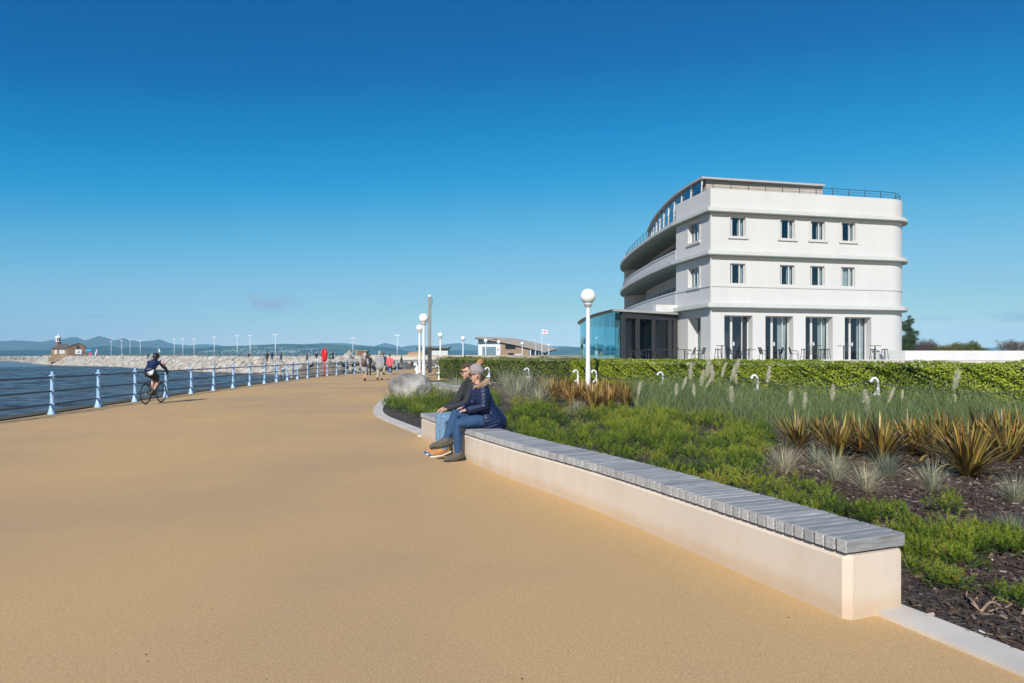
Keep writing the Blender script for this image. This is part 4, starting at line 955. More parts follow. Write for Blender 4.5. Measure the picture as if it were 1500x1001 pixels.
def render_wall_material():
    m, N, L, b = new_mat('cast_cream_concrete'); tc = N.new('ShaderNodeTexCoord').outputs['Object']
    def nz(s, d=6, st=(1, 1, 1)):
        q = N.new('ShaderNodeMapping'); q.inputs['Scale'].default_value = st; L.new(tc, q.inputs[0]); n = N.new('ShaderNodeTexNoise'); n.inputs['Scale'].default_value = s; n.inputs['Detail'].default_value = d; L.new(q.outputs[0], n.inputs['Vector']); return n.outputs['Fac']
    def ramp(f, p0, c0, p1, c1):
        r = N.new('ShaderNodeValToRGB'); e = r.color_ramp.elements; e[0].position = p0; e[0].color = (*c0, 1); e[1].position = p1; e[1].color = (*c1, 1); L.new(f, r.inputs[0]); return r.outputs[0]
    def mul(a, c, f=1.0):
        x = N.new('ShaderNodeMix'); x.data_type = 'RGBA'; x.blend_type = 'MULTIPLY'; x.inputs[0].default_value = f; L.new(a, x.inputs[6]); L.new(c, x.inputs[7]); return x.outputs[2]
    c = ramp(nz(1.3), .3, (.60, .50, .405), .7, (.68, .58, .48))
    c = mul(c, ramp(nz(5, 6, (1, 1, .18)), .38, (.86, .82, .76), .55, (1, 1, 1)), .25)
    c = mul(c, ramp(nz(90, 2), .25, (.7, .66, .6), .36, (1, 1, 1)), .5)
    sx = N.new('ShaderNodeSeparateXYZ'); L.new(tc, sx.inputs[0])                      # sandy splash staining along the foot
    ad = N.new('ShaderNodeMath'); ad.operation = 'MULTIPLY_ADD'; L.new(nz(6, 4), ad.inputs[0]); ad.inputs[1].default_value = -.10; L.new(sx.outputs[2], ad.inputs[2])
    c = mul(c, ramp(ad.outputs[0], -.12, (.90, .83, .72), .10, (1, 1, 1)))
    L.new(c, b.inputs['Base Color']); b.inputs['Roughness'].default_value = .85; b.inputs['Specular IOR Level'].default_value = .3
    bp = N.new('ShaderNodeBump'); bp.inputs['Strength'].default_value = .25; bp.inputs['Distance'].default_value = .005; L.new(nz(70, 4), bp.inputs['Height']); L.new(bp.outputs[0], b.inputs['Normal'])
    return m
M_cast = render_wall_material(); M_gap = mat('dark_steel_bearer', (.02, .02, .022), .6, .1)
BW = .47
BPATH = spline([(1.96, 3.985), (.919, 6.63), (-.028, 8.60), (-.72, 10.2), (-1.715, 12.85)], .04)
def bench(name_label, path, pitch=.084, gap=.014):
    r = thing('bench', name_label, 'bench', (*path[0][:2], 0))
    core = resample(path, .12); core = [core[0], core[0].lerp(core[1], .35)] + core[1:-1] + [core[-1].lerp(core[-2], .35), core[-1]]
    ch = MB()
    # wall with chamfered arrises: octagonal section swept along the bench, set back a little at the end joints
    a = [offset(core, o) for o in (0, .0, .025, BW - .025, BW, BW)]
    for e_ in (0, -1):
        for q, w_ in ((0, .04), (1, .04), (2, .025), (3, -.025), (4, -.04), (5, -.04)): a[q][e_] = a[q][e_] + (a[5][e_] - a[0][e_]).normalized() * w_ if q else a[q][e_]
        a[0][e_] = a[1][e_].copy(); zs = [-.05, .352, .377, .377, .352, -.05]
    m = len(core)
    for i in range(m):
        for q in range(6): ch.v.append((a[q][i].x, a[q][i].y, zs[q]))
    for i in range(m - 1):
        for q in range(5): ch.f.append((i * 6 + q, i * 6 + q + 1, i * 6 + 7 + q, i * 6 + 6 + q))
    ch.f += [tuple(range(6)), tuple((m - 1) * 6 + q for q in range(5, -1, -1))]
    obj('wall', ch, M_cast, r, world=True)
    bb_ = MB()
    for o in (.03, BW - .09): bb_.ribbon(core[1:-1], o, o + .05, .379, .392)
    obj('bearer', bb_, M_gap, r, world=True)
    pl = resample(path, pitch); V, F, T = [], [], []; o = 0
    for i in range(len(pl) - 1):
        p, q = pl[i], pl[i + 1]; d = (q - p); Lh = d.length; d.normalize(); d = d.xy; n = Vector((d.y, -d.x))
        w_ = Lh - gap; c0 = p.xy + d * gap / 2; j = [random.uniform(-.002, .002) for _ in range(4)]; zt = .468 + j[0]; f0 = -.006 + j[1]; b0 = BW + .004 + j[2]
        e = .004
        prof = [(f0, .393), (f0, zt - e), (f0 + e, zt), (b0 - e, zt), (b0, zt - e), (b0, .393)]
        for t in (0, e, w_ - e, w_):
            sh = e if t in (0, w_) else 0
            for u, z in prof:
                uu = u + (sh if u < .2 else -sh); pt = c0 + d * t + n * uu; V.append((pt.x, pt.y, z - (sh if z > .44 else 0)))
        for a_ in range(3):
            for k in range(6): F.append((o + a_ * 6 + k, o + a_ * 6 + (k + 1) % 6, o + a_ * 6 + 6 + (k + 1) % 6, o + a_ * 6 + 6 + k))
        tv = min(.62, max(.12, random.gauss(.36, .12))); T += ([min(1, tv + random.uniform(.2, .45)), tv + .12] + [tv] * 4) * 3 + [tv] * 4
        for s, q_ in ((0, (0, 1, 4, 5)), (0, (1, 2, 3, 4)), (18, (5, 4, 1, 0)), (18, (4, 3, 2, 1))): F.append(tuple(o + s + k for k in q_))
        o += 24
    V = np.array(V); V[:, :2] -= np.array(path[0][:2])
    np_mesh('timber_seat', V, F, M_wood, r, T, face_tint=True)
    return r
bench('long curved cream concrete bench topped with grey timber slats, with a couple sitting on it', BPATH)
B2 = spline([(-1.55, 22.8), (-1.85, 23.7), (-2.45, 25.4), (-3.45, 27.9)], .04)
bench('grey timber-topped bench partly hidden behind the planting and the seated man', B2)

def mulch_material():
    m, N, L, b = new_mat('bark_mulch_soil'); tc = N.new('ShaderNodeTexCoord').outputs['Object']
    v = N.new('ShaderNodeTexVoronoi'); v.inputs['Scale'].default_value = 34
    q = N.new('ShaderNodeMapping'); q.inputs['Scale'].default_value = (1, 2.2, 1); L.new(tc, q.inputs[0]); L.new(q.outputs[0], v.inputs['Vector'])
    sp = N.new('ShaderNodeSeparateColor'); L.new(v.outputs['Color'], sp.inputs[0])
    rp = N.new('ShaderNodeValToRGB'); e = rp.color_ramp.elements; e[0].color = (.018, .012, .010, 1); e[1].position = .8; e[1].color = (.085, .058, .045, 1); x = e.new(.96); x.color = (.20, .165, .14, 1)
    L.new(sp.outputs[0], rp.inputs[0])
    n = N.new('ShaderNodeTexNoise'); n.inputs['Scale'].default_value = 1.6; n.inputs['Detail'].default_value = 6; L.new(tc, n.inputs['Vector'])
    r2 = N.new('ShaderNodeValToRGB'); r2.color_ramp.elements[0].position = .35; r2.color_ramp.elements[0].color = (.6, .6, .6, 1); r2.color_ramp.elements[1].position = .7; r2.color_ramp.elements[1].color = (1.5, 1.4, 1.35, 1); L.new(n.outputs['Fac'], r2.inputs[0])
    mx = N.new('ShaderNodeMix'); mx.data_type = 'RGBA'; mx.blend_type = 'MULTIPLY'; mx.inputs[0].default_value = 1; L.new(rp.outputs[0], mx.inputs[6]); L.new(r2.outputs[0], mx.inputs[7]); L.new(mx.outputs[2], b.inputs['Base Color'])
    b.inputs['Roughness'].default_value = .95
    n3 = N.new('ShaderNodeTexNoise'); n3.inputs['Scale'].default_value = 45; n3.inputs['Detail'].default_value = 5; L.new(tc, n3.inputs['Vector'])
    bp = N.new('ShaderNodeBump'); bp.inputs['Strength'].default_value = 1; bp.inputs['Distance'].default_value = .03; L.new(n3.outputs['Fac'], bp.inputs['Height']); L.new(bp.outputs[0], b.inputs['Normal'])
    return m
M_mulch = mulch_material()
BACK = offset(resample(BPATH, .4), BW - .03)
KERB_A = [Vector(p) for p in ((2.06, 4.36), (2.22, 3.96), (2.50, 3.19), (2.86, 2.2), (3.3, 1.0), (3.9, -.5))]
KERB_B = spline([(-1.80, 13.0), (-1.86, 13.42), (-2.615, 15.24), (-3.40, 17.22), (-3.90, 19.2), (-4.30, 21.9), (-4.72, 25.5), (-5.25, 30.0), (-6.2, 38)], .3)
KB_IN = offset(KERB_B, .22)
CH = [Vector(p) for p in ((-4.6, 43), (-2.9, 39.3), (-1.2, 36), (.85, 34.3), (2.88, 29.8), (3.55, 29.3), (5.75, 26), (7.95, 22.1), (10.35, 19.3), (13.0, 16.4), (15.8, 13.6))]
CH_S = spline(CH, .5)
bed = [tuple(p.xy) for p in KB_IN[::-1]] + [tuple(p) for p in BACK[::-1]] + [(2.40, 4.15), (2.42, 4.02), (2.70, 3.26), (3.06, 2.3), (3.5, 1.1), (4.1, -.4)] + [(24, -.4), (24, 8)] + [tuple(p.xy + Vector((.9, 1.0))) for p in CH_S[::-1]]
xs_ = np.array([p[0] for p in bed]); ys_ = np.array([p[1] for p in bed])
def bed_h(x, y):
    x = np.asarray(x, float); y = np.asarray(y, float)
    return .02 + .05 * (noise2(x, y, .7, 4) - .3) * np.clip((x * .9 + y * .37 - 5) / 4, 0, 1) + .03 * noise2(x, y, 2.5, 8) * np.clip((x * .9 + y * .37 - 4) / 3, 0, 1)
def sheet(name, poly, z, m, step=.18, hf=None):
    bm = bmesh.new(); vs = [bm.verts.new((x, y, 0)) for x, y in poly]; bm.faces.new(vs)
    bmesh.ops.triangulate(bm, faces=bm.faces)
    for _ in range(6):
        es = [e for e in bm.edges if e.calc_length() > step * 4]
        if not es: break
        bmesh.ops.subdivide_edges(bm, edges=es, cuts=1); bmesh.ops.triangulate(bm, faces=[f for f in bm.faces if len(f.verts) > 3])
    for v in bm.verts: v.co.z = float(hf(v.co.x, v.co.y)) if hf else z
    bmesh.ops.recalc_face_normals(bm, faces=bm.faces)
    if sum(f.normal.z for f in bm.faces) < 0: bmesh.ops.reverse_faces(bm, faces=bm.faces)
    me = bpy.data.meshes.new(name); bm.to_mesh(me); bm.free(); return link(name, me, m)
structure(sheet('planting_bed', bed, .02, M_mulch, .12, bed_h))
M_kerb = mat('pale_kerb_concrete', (.56, .51, .45), .85, .12, 2.5, .10, 140)
ka = thing('kerb', 'flush pale concrete kerb running from the near end of the curved bench', 'kerb', (2.2, 4.0, 0)); obj('kerb_stones', MB().ribbon(KERB_A, 0, -.235, -.1, .028), M_kerb, ka, world=True)
kb = thing('kerb', 'curved pale concrete kerb round the planting tip beyond the bench', 'kerb', (-3.4, 17.2, 0)); obj('kerb_stones', MB().ribbon(KERB_B, 0, .26, -.1, .03), M_kerb, kb, world=True)

# bark chips, shells, twigs
n = 26000; x, y = scatter(bed, n); keep = (y < 16); x, y = x[keep], y[keep]
x2, y2 = scatter([(2.4, 4.1), (2.75, 3.2), (5.2, 3.4), (8, 6.5), (8.5, 11), (4.2, 11.5), (2.6, 6)], 26000); x = np.concatenate([x, x2]); y = np.concatenate([y, y2])
n = len(x); z = bed_h(x, y) + RNG.uniform(.002, .022, n)
a = RNG.uniform(0, 2 * PI, n); L_ = RNG.uniform(.012, .055, n); w_ = L_ * RNG.uniform(.18, .5, n); ti = RNG.normal(0, .35, n); ti2 = RNG.normal(0, .3, n)
dx = np.stack([np.cos(a) * np.cos(ti), np.sin(a) * np.cos(ti), np.sin(ti)], 1); dy = np.stack([-np.sin(a), np.cos(a), ti2], 1); P = np.stack([x, y, z], 1)
up = np.array([0, 0, .006])
base = np.stack([P - dx * L_[:, None] / 2 - dy * w_[:, None] / 2, P + dx * L_[:, None] / 2 - dy * w_[:, None] / 3, P + dx * L_[:, None] / 2 + dy * w_[:, None] / 2, P - dx * L_[:, None] / 2 + dy * w_[:, None] / 3], 1)
V = np.concatenate([base, base + up], 1).reshape(-1, 3); i0 = (np.arange(n) * 8)[:, None]
F = np.concatenate([i0 + np.array([[4, 5, 6, 7]]), i0 + np.array([[0, 1, 5, 4]]), i0 + np.array([[1, 2, 6, 5]]), i0 + np.array([[2, 3, 7, 6]]), i0 + np.array([[3, 0, 4, 7]])])
t = np.clip(RNG.gamma(1.6, .16, n), 0, 1)
M_chip = leaf_mat('bark_chip', [(0, (.03, .019, .013)), (.4, (.115, .073, .05)), (.75, (.27, .20, .15)), (1, (.55, .50, .45))], .9, 0)
tag(np_mesh('bark_chips', V, F, M_chip, None, np.repeat(t, 8)), 'loose dark bark chips and pale fragments strewn over the planting bed', 'mulch', kind='stuff')
M_twig = mat('dry_twig', (.30, .20, .14), .85, .25, 20)
for pts, lab in (([(1437, 903), (1452, 895), (1470, 893), (1500, 897), (1540, 905)], 'bare curved pale twig lying on the mulch close to the kerb'), ([(1415, 882), (1424, 893), (1437, 903), (1446, 906)], 'short forked dry twig on the mulch close to the kerb'), ([(1326, 828), (1336, 818), (1345, 822), (1352, 815)], 'pale crooked twig by the bench end')):
    P3 = [G(px, py, .0) + Vector((0, 0, .03 + .025 * math.sin(i * 1.9))) for i, (px, py) in enumerate(pts)]
    tw = MB().tube([tuple(p) for p in spline([tuple(p) for p in P3], .03)], .009, 6); mid = P3[len(P3) // 2]
    for q in range(3):
        a0 = P3[q % len(P3)]; tw.tube([a0, a0 + Vector((random.uniform(-.06, .08), random.uniform(-.05, .05), .035))], .004, 5)
    o = obj('twig', tw, M_twig, None, True, origin=mid); tag(o, lab, 'twig')

# ---- low conifer ground cover
def conifer_material(name, d=0.0):
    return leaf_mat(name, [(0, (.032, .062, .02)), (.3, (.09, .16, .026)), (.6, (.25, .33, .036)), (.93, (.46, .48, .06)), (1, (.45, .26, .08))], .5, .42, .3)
M_con = conifer_material('dwarf_conifer_needles')
def shoots(x, y, z, size, K, tint, lean=.95, ax=None):
    n = len(x); P = np.stack([x, y, z], 1); L_ = np.broadcast_to(size, (n,))
    if ax is None: ax = unit(np.stack([RNG.normal(0, lean, n), RNG.normal(0, lean, n), np.ones(n)], 1))
    t = RNG.uniform(0, 1, (n, K)); b = P[:, None] + ax[:, None] * (t * L_[:, None])[..., None]
    rd = RNG.normal(size=(n, K, 3)); d = unit(ax[:, None] * (.55 + .5 * t[..., None]) + unit(rd) * .85)
    ln = (L_[:, None] * RNG.uniform(.26, .44, (n, K)) * (1.0 - .2 * t)).ravel()
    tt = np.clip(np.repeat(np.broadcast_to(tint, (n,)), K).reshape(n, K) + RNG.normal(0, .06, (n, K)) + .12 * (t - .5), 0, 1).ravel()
    V1 = needles(b.reshape(-1, 3), d.reshape(-1, 3), ln, np.maximum(.0036, ln * .085), tt)
    return V1
# the broad mat behind the bench: from the couple to the flax row, thinning towards the near bench end
mat_poly = [tuple(G(px, py).xy) for px, py in ((735, 622), (758, 600), (800, 599), (860, 611), (935, 611), (1000, 616), (1060, 624), (1110, 632), (1135, 648), (1122, 672), (1118, 700), (1150, 712), (1190, 728), (1236, 752), (1322, 780), (1322, 795))] + [tuple(G(px, py, .0).xy) for px, py in ((1250, 800), (1100, 765), (900, 712), (760, 668))]
left_poly = [tuple(G(px, py).xy) for px, py in ((578, 602), (566, 596), (568, 588), (584, 578), (600, 573), (640, 570), (700, 572), (735, 590), (700, 628), (640, 622), (612, 612))]
def domes(cx, cy, R, H, ns, size, K, tint, ground=True):
    """bushy tufts: bottle-brush shoots standing out all over low rounded mounds"""
    m = len(cx); i = np.repeat(np.arange(m), ns); n = len(i)
    az = RNG.uniform(0, 2 * PI, n); cz = RNG.uniform(.02, 1, n) ** .8; sz = np.sqrt(1 - cz * cz)
    d = np.stack([sz * np.cos(az), sz * np.sin(az), cz], 1); k = RNG.uniform(.55, 1.0, n)
    x = cx[i] + d[:, 0] * R[i] * k; y = cy[i] + d[:, 1] * R[i] * k; z = d[:, 2] * H[i] * k
    if ground: z = z + bed_h(x, y)
    ax = unit(d * np.array([1, 1, .9]) + RNG.normal(0, .28, (n, 3)) + np.array([0, 0, .35]))
    t = np.clip(tint[i] + .50 * (cz - .40) + RNG.normal(0, .07, n) + (RNG.random(n) < .025) * .5, 0, 1)  # shoots higher on a mound tinted lighter: bright sunlit tops put into the colour
    return shoots(x, y, z, (size * RNG.uniform(.75, 1.2, n)) * (np.clip(y, 4, 30) / 8) ** .3 if ground else size * RNG.uniform(.75, 1.2, n), K, t, ax=ax)
def cover(poly, n, K, thr, r0, r1, hk, size, ns):
    x, y = scatter(poly, n); c = .5 * noise2(x, y, 1.4, 21) + .5 * noise2(x, y, 2.9, 22); k = c > thr
    d = np.full(len(x), 9.0)
    for p in resample(BPATH, .15): d = np.minimum(d, np.hypot(x - p.x, y - p.y))
    k &= ~in_poly(x, y, [tuple(p.xy) for p in resample(BPATH, .4)] + [tuple(p) for p in offset(resample(BPATH, .4), BW + .10)][::-1]) & (d > BW * 1.1)
    x, y, c = x[k], y[k], c[k]; keep = []
    for j in range(len(x)):                                   # keep the tufts apart so that gaps and shadows stay between them
        if all((x[j] - x[q]) ** 2 + (y[j] - y[q]) ** 2 > (.15 * (y[j] / 8) ** .4) ** 2 for q in keep[-400:]): keep.append(j)
    x, y, c = x[keep], y[keep], c[keep]; m = len(x)
    R = RNG.uniform(r0, r1, m) * (y / 9) ** .3; H = R * RNG.uniform(.6, 1.2, m) * hk * (.55 + 1.6 * np.clip(c - thr, 0, .4) / .3)
    tint = np.clip(.26 + .65 * (noise2(x, y, .8, 31) - .42) + .35 * (noise2(x, y, 2.4, 37) - .5) + RNG.normal(0, .12, m), .02, .75)
    return domes(x, y, R, H, ns, size, K, tint)
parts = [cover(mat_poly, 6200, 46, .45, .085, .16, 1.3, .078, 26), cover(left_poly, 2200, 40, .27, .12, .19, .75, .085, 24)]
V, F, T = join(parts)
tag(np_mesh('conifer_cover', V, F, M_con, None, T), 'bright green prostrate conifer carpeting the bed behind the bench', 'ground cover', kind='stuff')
print('cover', len(F))
def clump(name, label, cat, px, py, rx, ry, hgt, n, size, K, m, tint0=.4, grp=None):
    n = int(n * 1.5); K = 46; size = .075
    c = G(px, py); c.z = float(bed_h(c.x, c.y)); sc = c.y / FP; rx_, ry_ = rx * sc, ry * sc * 2.2
    q = max(3, n // 16); a = RNG.uniform(0, 2 * PI, q); r = np.sqrt(RNG.random(q)); x = rx_ * r * np.cos(a); y = ry_ * r * np.sin(a)
    R = RNG.uniform(.07, .13, q); H = hgt * RNG.uniform(.6, 1.1, q)
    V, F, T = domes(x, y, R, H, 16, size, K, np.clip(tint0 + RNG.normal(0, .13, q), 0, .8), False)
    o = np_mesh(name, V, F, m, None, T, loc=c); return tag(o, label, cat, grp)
for px, py, rx, ry, hg, n_, lab in (
        (1282, 764, 42, 12, .14, 140, 'bright green low conifer tuft against the bench top close to its near end'),
        (1352, 800, 46, 22, .17, 210, 'low green conifer clump beside the near bench end'),
        (1380, 824, 44, 22, .16, 190, 'low green conifer clump just beyond the bench end clump, hugging the mulch'),
        (1430, 806, 48, 28, .19, 250, 'spreading bright green conifer clump in the mulch between two grey fescue tufts'),
        (1486, 806, 44, 26, .17, 210, 'green conifer clump at the picture edge below the blue-grey fescue'),
        (1400, 868, 18, 14, .10, 46, 'small yellowing conifer sprig with rusty tips in open mulch near the kerb'),
        (1337, 838, 16, 10, .08, 40, 'tiny rust-tipped conifer sprig at the foot of the bench end'),
        (1488, 888, 24, 10, .08, 46, 'flat olive conifer sprig beside the bare curved twig'),
        (1380, 752, 22, 12, .20, 60, 'upright green conifer seedling alone in the mulch below the flax')):
    clump('conifer_clump', lab, 'conifer', px, py, rx, ry, hg, n_, .085, 60, M_con, .34)

# ---- tufted fescues
M_fes = leaf_mat('fescue_blades', [(0, (.15, .20, .14)), (.35, (.30, .33, .23)), (.6, (.50, .44, .28)), (1, (.70, .59, .40))], .7, .25, .2)
def fescue(px, py, wpx, label, blue=.35, n=360, name='fescue_tuft'):
    c = G(px, py); c.z = float(bed_h(c.x, c.y)); R_ = wpx * c.y / FP / 2 * 1.22
    az = RNG.uniform(0, 2 * PI, n); b = np.stack([np.cos(az), np.sin(az), np.zeros(n)], 1) * (R_ * .22 * RNG.random(n))[:, None]
    t0 = np.abs(RNG.normal(.35, .3, n)); L_ = R_ * RNG.uniform(.75, 1.35, n)
    t0 = np.where(RNG.random(n) < .25, RNG.uniform(.7, 1.25, n), t0); tint = np.clip(RNG.normal(blue, .22, n) + .5 * (t0 > .7), 0, 1)
    V, F, T = blades(b, az, t0, t0 + RNG.uniform(.2, .8, n), L_, np.maximum(.0035, .0005 * c.y), 3, tint)
    return tag(np_mesh(name, V, F, M_fes, None, T, loc=c), label, 'grass tuft', 'fescue tufts in the bed')
for a in ((1149, 697, 74, 'straw-coloured fescue tuft closest to the conifer mat', .62), (1196, 687, 52, 'small grey-green fescue tuft behind the straw-coloured ones', .35), (1224, 708, 72, 'pale grey fescue tuft second along the row from the conifer mat', .48), (1270, 724, 70, 'straw-tinted fescue tuft nearest the bench top, in front of the blue-green one', .6), (1299, 702, 66, 'blue-green fescue tuft under the tall middle flax', .15), (1366, 724, 74, 'grey-straw fescue tuft alone on open mulch before the largest flax', .45), (1487, 742, 66, 'grey fescue tuft cut by the picture edge under the largest flax', .4), (1482, 795, 60, 'blue-grey fescue tuft at the picture edge above the conifer clump', .08)):
    fescue(a[0], a[1], a[2], a[3], a[4])
for i, (px, py, wd, lab) in enumerate(((757, 594, 62, 'pale silver grass tuft right behind the seated woman'), (772, 586, 70, 'tall pale silver grass tuft behind the seated woman, under a chain post'), (790, 600, 52, 'low blue-grey grass tuft between the woman and the brown flax'), (800, 590, 56, 'silver-green grass tuft leaning against the brown flax'), (742, 580, 60, 'wispy pale grass tuft beside the hood of the seated woman'), (845, 612, 40, 'small straw tuft at the foot of the brown flax'), (655, 592, 44, 'pale grass tuft beside the seated man, in the conifer cover'), (668, 582, 44, 'greyish grass tuft behind the seated man'))):
    fescue(px, py, wd, lab, .40, 420)

# ---- flax clumps
M_flax = leaf_mat('bronze_flax', [(0, (.06, .03, .015)), (.2, (.16, .09, .028)), (.5, (.29, .215, .045)), (.75, (.44, .33, .075)), (.9, (.55, .41, .12)), (1, (.66, .26, .05))], .42, .22, .45)
M_flax2 = leaf_mat('rusty_flax', [(0, (.12, .055, .02)), (.35, (.30, .165, .045)), (.7, (.46, .29, .08)), (1, (.60, .45, .16))], .5, .22, .35)
def flax(px, py, h, label, m, n=70, w=.030, group=None, spread=1.15):
    n = int(n * 1.7)
    c = G(px, py); c.z = float(bed_h(c.x, c.y)) - .01
    az = RNG.uniform(0, 2 * PI, n); q = RNG.random(n); t0 = .08 + spread * q ** 1.1 * .75; L_ = h * RNG.uniform(.55, 1.12, n) * (1 + .15 * q)
    b = np.stack([np.cos(az), np.sin(az), np.zeros(n)], 1) * (.07 * RNG.random(n))[:, None]
    tint = np.clip(RNG.normal(.42, .30, n), 0, 1)
    pr = lambda u: (.55 + .45 * min(1, u * 3)) if u < .55 else max(.04, 1 - ((u - .55) / .45) ** 1.7)
    V, F, T = blades(b, az, t0, t0 + (RNG.uniform(.0, .75, n) + (RNG.random(n) < .15) * .8) * (.35 + q), L_, w * RNG.uniform(.7, 1.25, n), 6, tint, pr)
    T = T + .18 * (np.tile(np.array([1, -1]), len(T) // 2) * RNG.choice([0, 1], n).repeat(14)) * .6
    return tag(np_mesh('flax', V, F, m, None, np.clip(T, 0, 1), loc=c), label, 'flax', group)
for a in ((1169, 662, .62, 'bronze flax clump standing first beside the conifer mat', 60), (1228, 671, .64, 'bronze-green flax clump second from the conifer mat', 64), (1292, 680, .70, 'tall bronze flax clump with bright yellow edged leaves in the middle of the row', 70), (1417, 704, .74, 'largest bronze and olive flax clump, closest to the viewer on open mulch', 105), (1367, 676, .70, 'reddish bronze flax clump behind the largest one', 60), (1473, 682, .72, 'orange-tinged flax clump behind the largest one at the picture edge', 70), (1330, 660, .62, 'small brown flax clump tucked behind the middle of the row', 44), (1200, 650, .55, 'dark bronze flax clump in the second rank next to the pampas grass', 40), (1440, 660, .68, 'brown flax clump in the second rank before the pampas grass', 56), (1508, 672, .72, 'brown flax clump cut by the picture edge', 60), (1255, 655, .56, 'dull bronze flax clump in the second rank behind the yellow edged one', 40), (1262, 668, .58, 'olive flax clump squeezed between the second and the yellow edged one', 44), (1338, 672, .62, 'reddish flax clump filling the space beside the yellow edged one', 50), (1385, 655, .62, 'dull reddish flax clump in the second rank behind the largest one', 50), (1470, 655, .66, 'tall bronze flax clump at the back of the row near the picture edge', 54)):
    flax(a[0], a[1], a[2], a[3], M_flax, a[4])
for i, a in enumerate(((812, 592, 'rusty flax clump closest to the silver grass'), (838, 598, 'rusty flax clump second from the silver grass'), (868, 605, 'golden brown flax clump bulging over the conifer cover'), (893, 602, 'golden brown flax clump before the white globe lamp'), (918, 597, 'rusty flax clump beside the green pampas grass'), (852, 588, 'rusty flax clump behind, in line with the globe lamp'), (882, 588, 'brown flax clump behind, between the lamp and pampas grass'), (826, 583, 'brown flax clump behind, near the chain posts'), (908, 585, 'brown flax clump touching the pampas grass at the back'), (798, 586, 'brown flax clump leaning into the silver grass'), (872, 596, 'coppery flax clump in the centre of the brown group'))):
    flax(a[0], a[1], .78, a[2], M_flax2, 90, .026, 'rusty flax clumps before the hedge', .9)

# ---- pampas grass mass and its plumes
M_pam = leaf_mat('pampas_blades', [(0, (.10, .135, .045)), (.4, (.22, .29, .105)), (.75, (.36, .42, .19)), (1, (.52, .52, .31))], .65, .4, .2)
M_plume = leaf_mat('pampas_plume', [(0, (.56, .51, .36)), (1, (.90, .86, .70))], .9, .45, .1)
pam = [tuple(G(px, py).xy) for px, py in ((918, 592), (935, 608), (1000, 612), (1060, 620), (1120, 632), (1180, 640), (1300, 640), (1420, 640), (1520, 642), (1640, 650))] + [tuple(p.xy + Vector((.1, -.15))) for p in CH_S if 4.2 < p.x < 14.5][::-1]
x, y = scatter(pam, 38000); k = noise2(x, y, 1.1, 51) > .22; x, y = x[k], y[k]; n = len(x)
hum = .72 + .60 * noise2(x, y, .8, 52)
az = RNG.uniform(0, 2 * PI, n); az = np.where(RNG.random(n) < .35, RNG.normal(.3, .8, n), az)
V, F, T = blades(np.stack([x, y, bed_h(x, y)], 1), az, RNG.uniform(0, .6, n), RNG.uniform(1.1, 2.7, n), RNG.uniform(.7, 1.35, n) * hum, .004 + .0002 * y, 5, np.clip(RNG.normal(.42, .2, n), 0, 1))
tag(np_mesh('pampas_grass', V, F, M_pam, None, T), 'dense soft green pampas grass leaves filling the bed before the hedge', 'pampas grass', kind='stuff')
M_stem = mat('pampas_stem', (.28, .28, .13), .8, .15)
PL = [(1011, 545, 24, .05), (1000, 562, 18, .2), (1027, 555, 24, .1), (1035, 540, 28, .15), (1034, 558, 22, .5), (1044, 547, 24, .0), (1057, 543, 22, .25), (1070, 543, 32, .3), (1078, 556, 16, .1), (1071, 580, 26, .0), (935, 570, 20, .25), (1017, 572, 18, .0), (990, 572, 18, .0), (1124, 550, 24, .1), (1158, 585, 22, -.1), (1178, 588, 24, .08), (1219, 576, 24, .15), (1271, 590, 34, -.2), (1301, 580, 22, .3), (1397, 558, 30, .35), (1399, 584, 14, -.1), (1321, 579, 14, .1)]
ORD = ('first', 'second', 'third', 'fourth', 'fifth', 'sixth', 'seventh', 'eighth', 'ninth', 'tenth', 'eleventh', 'twelfth', 'thirteenth', 'fourteenth', 'fifteenth', 'sixteenth', 'seventeenth', 'eighteenth', 'nineteenth', 'twentieth', 'twenty-first', 'twenty-second')
for i, (px, py, hp, ln) in enumerate(sorted(PL)):
    ln = ln * 1.5 + (-.12, .1, .22, 0)[i % 4]; hp *= .92
    Yp = 20.5 if py < 566 else 17.5
    if px > 1100: Yp = 17.6 if py < 566 else 15.2
    top = D(px, Yp, 0); zt = Zat(py - hp / 2, Yp); hh = hp * Yp / FP; z0 = .05
    base = Vector((top.x - ln * .3, top.y, float(bed_h(top.x, top.y))))
    q = thing('pampas_plume', 'cream feathery pampas plume, %s in line counting from the tall lamp' % ORD[i], 'pampas plume', base, 0, 'pampas plumes')
    tip = Vector((ln * .3 + ln * hh * .6, 0, zt - base.z)); bot = Vector((ln * .3 - 0, 0, zt - hh - base.z))
    obj('stalk', MB().tube([(0, 0, 0), bot * .5 + Vector((0, 0, .02)), bot, bot.lerp(tip, .8)], .006, 5), M_stem, q)
    n = 900; u = RNG.random(n) ** .8; P = np.array(bot)[None] + (np.array(tip) - np.array(bot))[None] * u[:, None]
    wd = hh * (.13 + .04 * (i % 3) / 2) * np.sin(PI * np.clip(u * .9 + .1, 0, 1)) ** .7
    d = RNG.normal(size=(n, 3)) * np.array([1, 1, .25]) + np.array([ln * 1.2 + .15, 0, 1.4])
    P = P + RNG.normal(size=(n, 3)) * wd[:, None] * .33
    V, F, T = needles(P, d, hh * .16 * RNG.uniform(.6, 1.2, n), .010, np.clip(.55 + RNG.normal(0, .25, n), 0, 1))
    np_mesh('plume', V, F, M_plume, q, T)

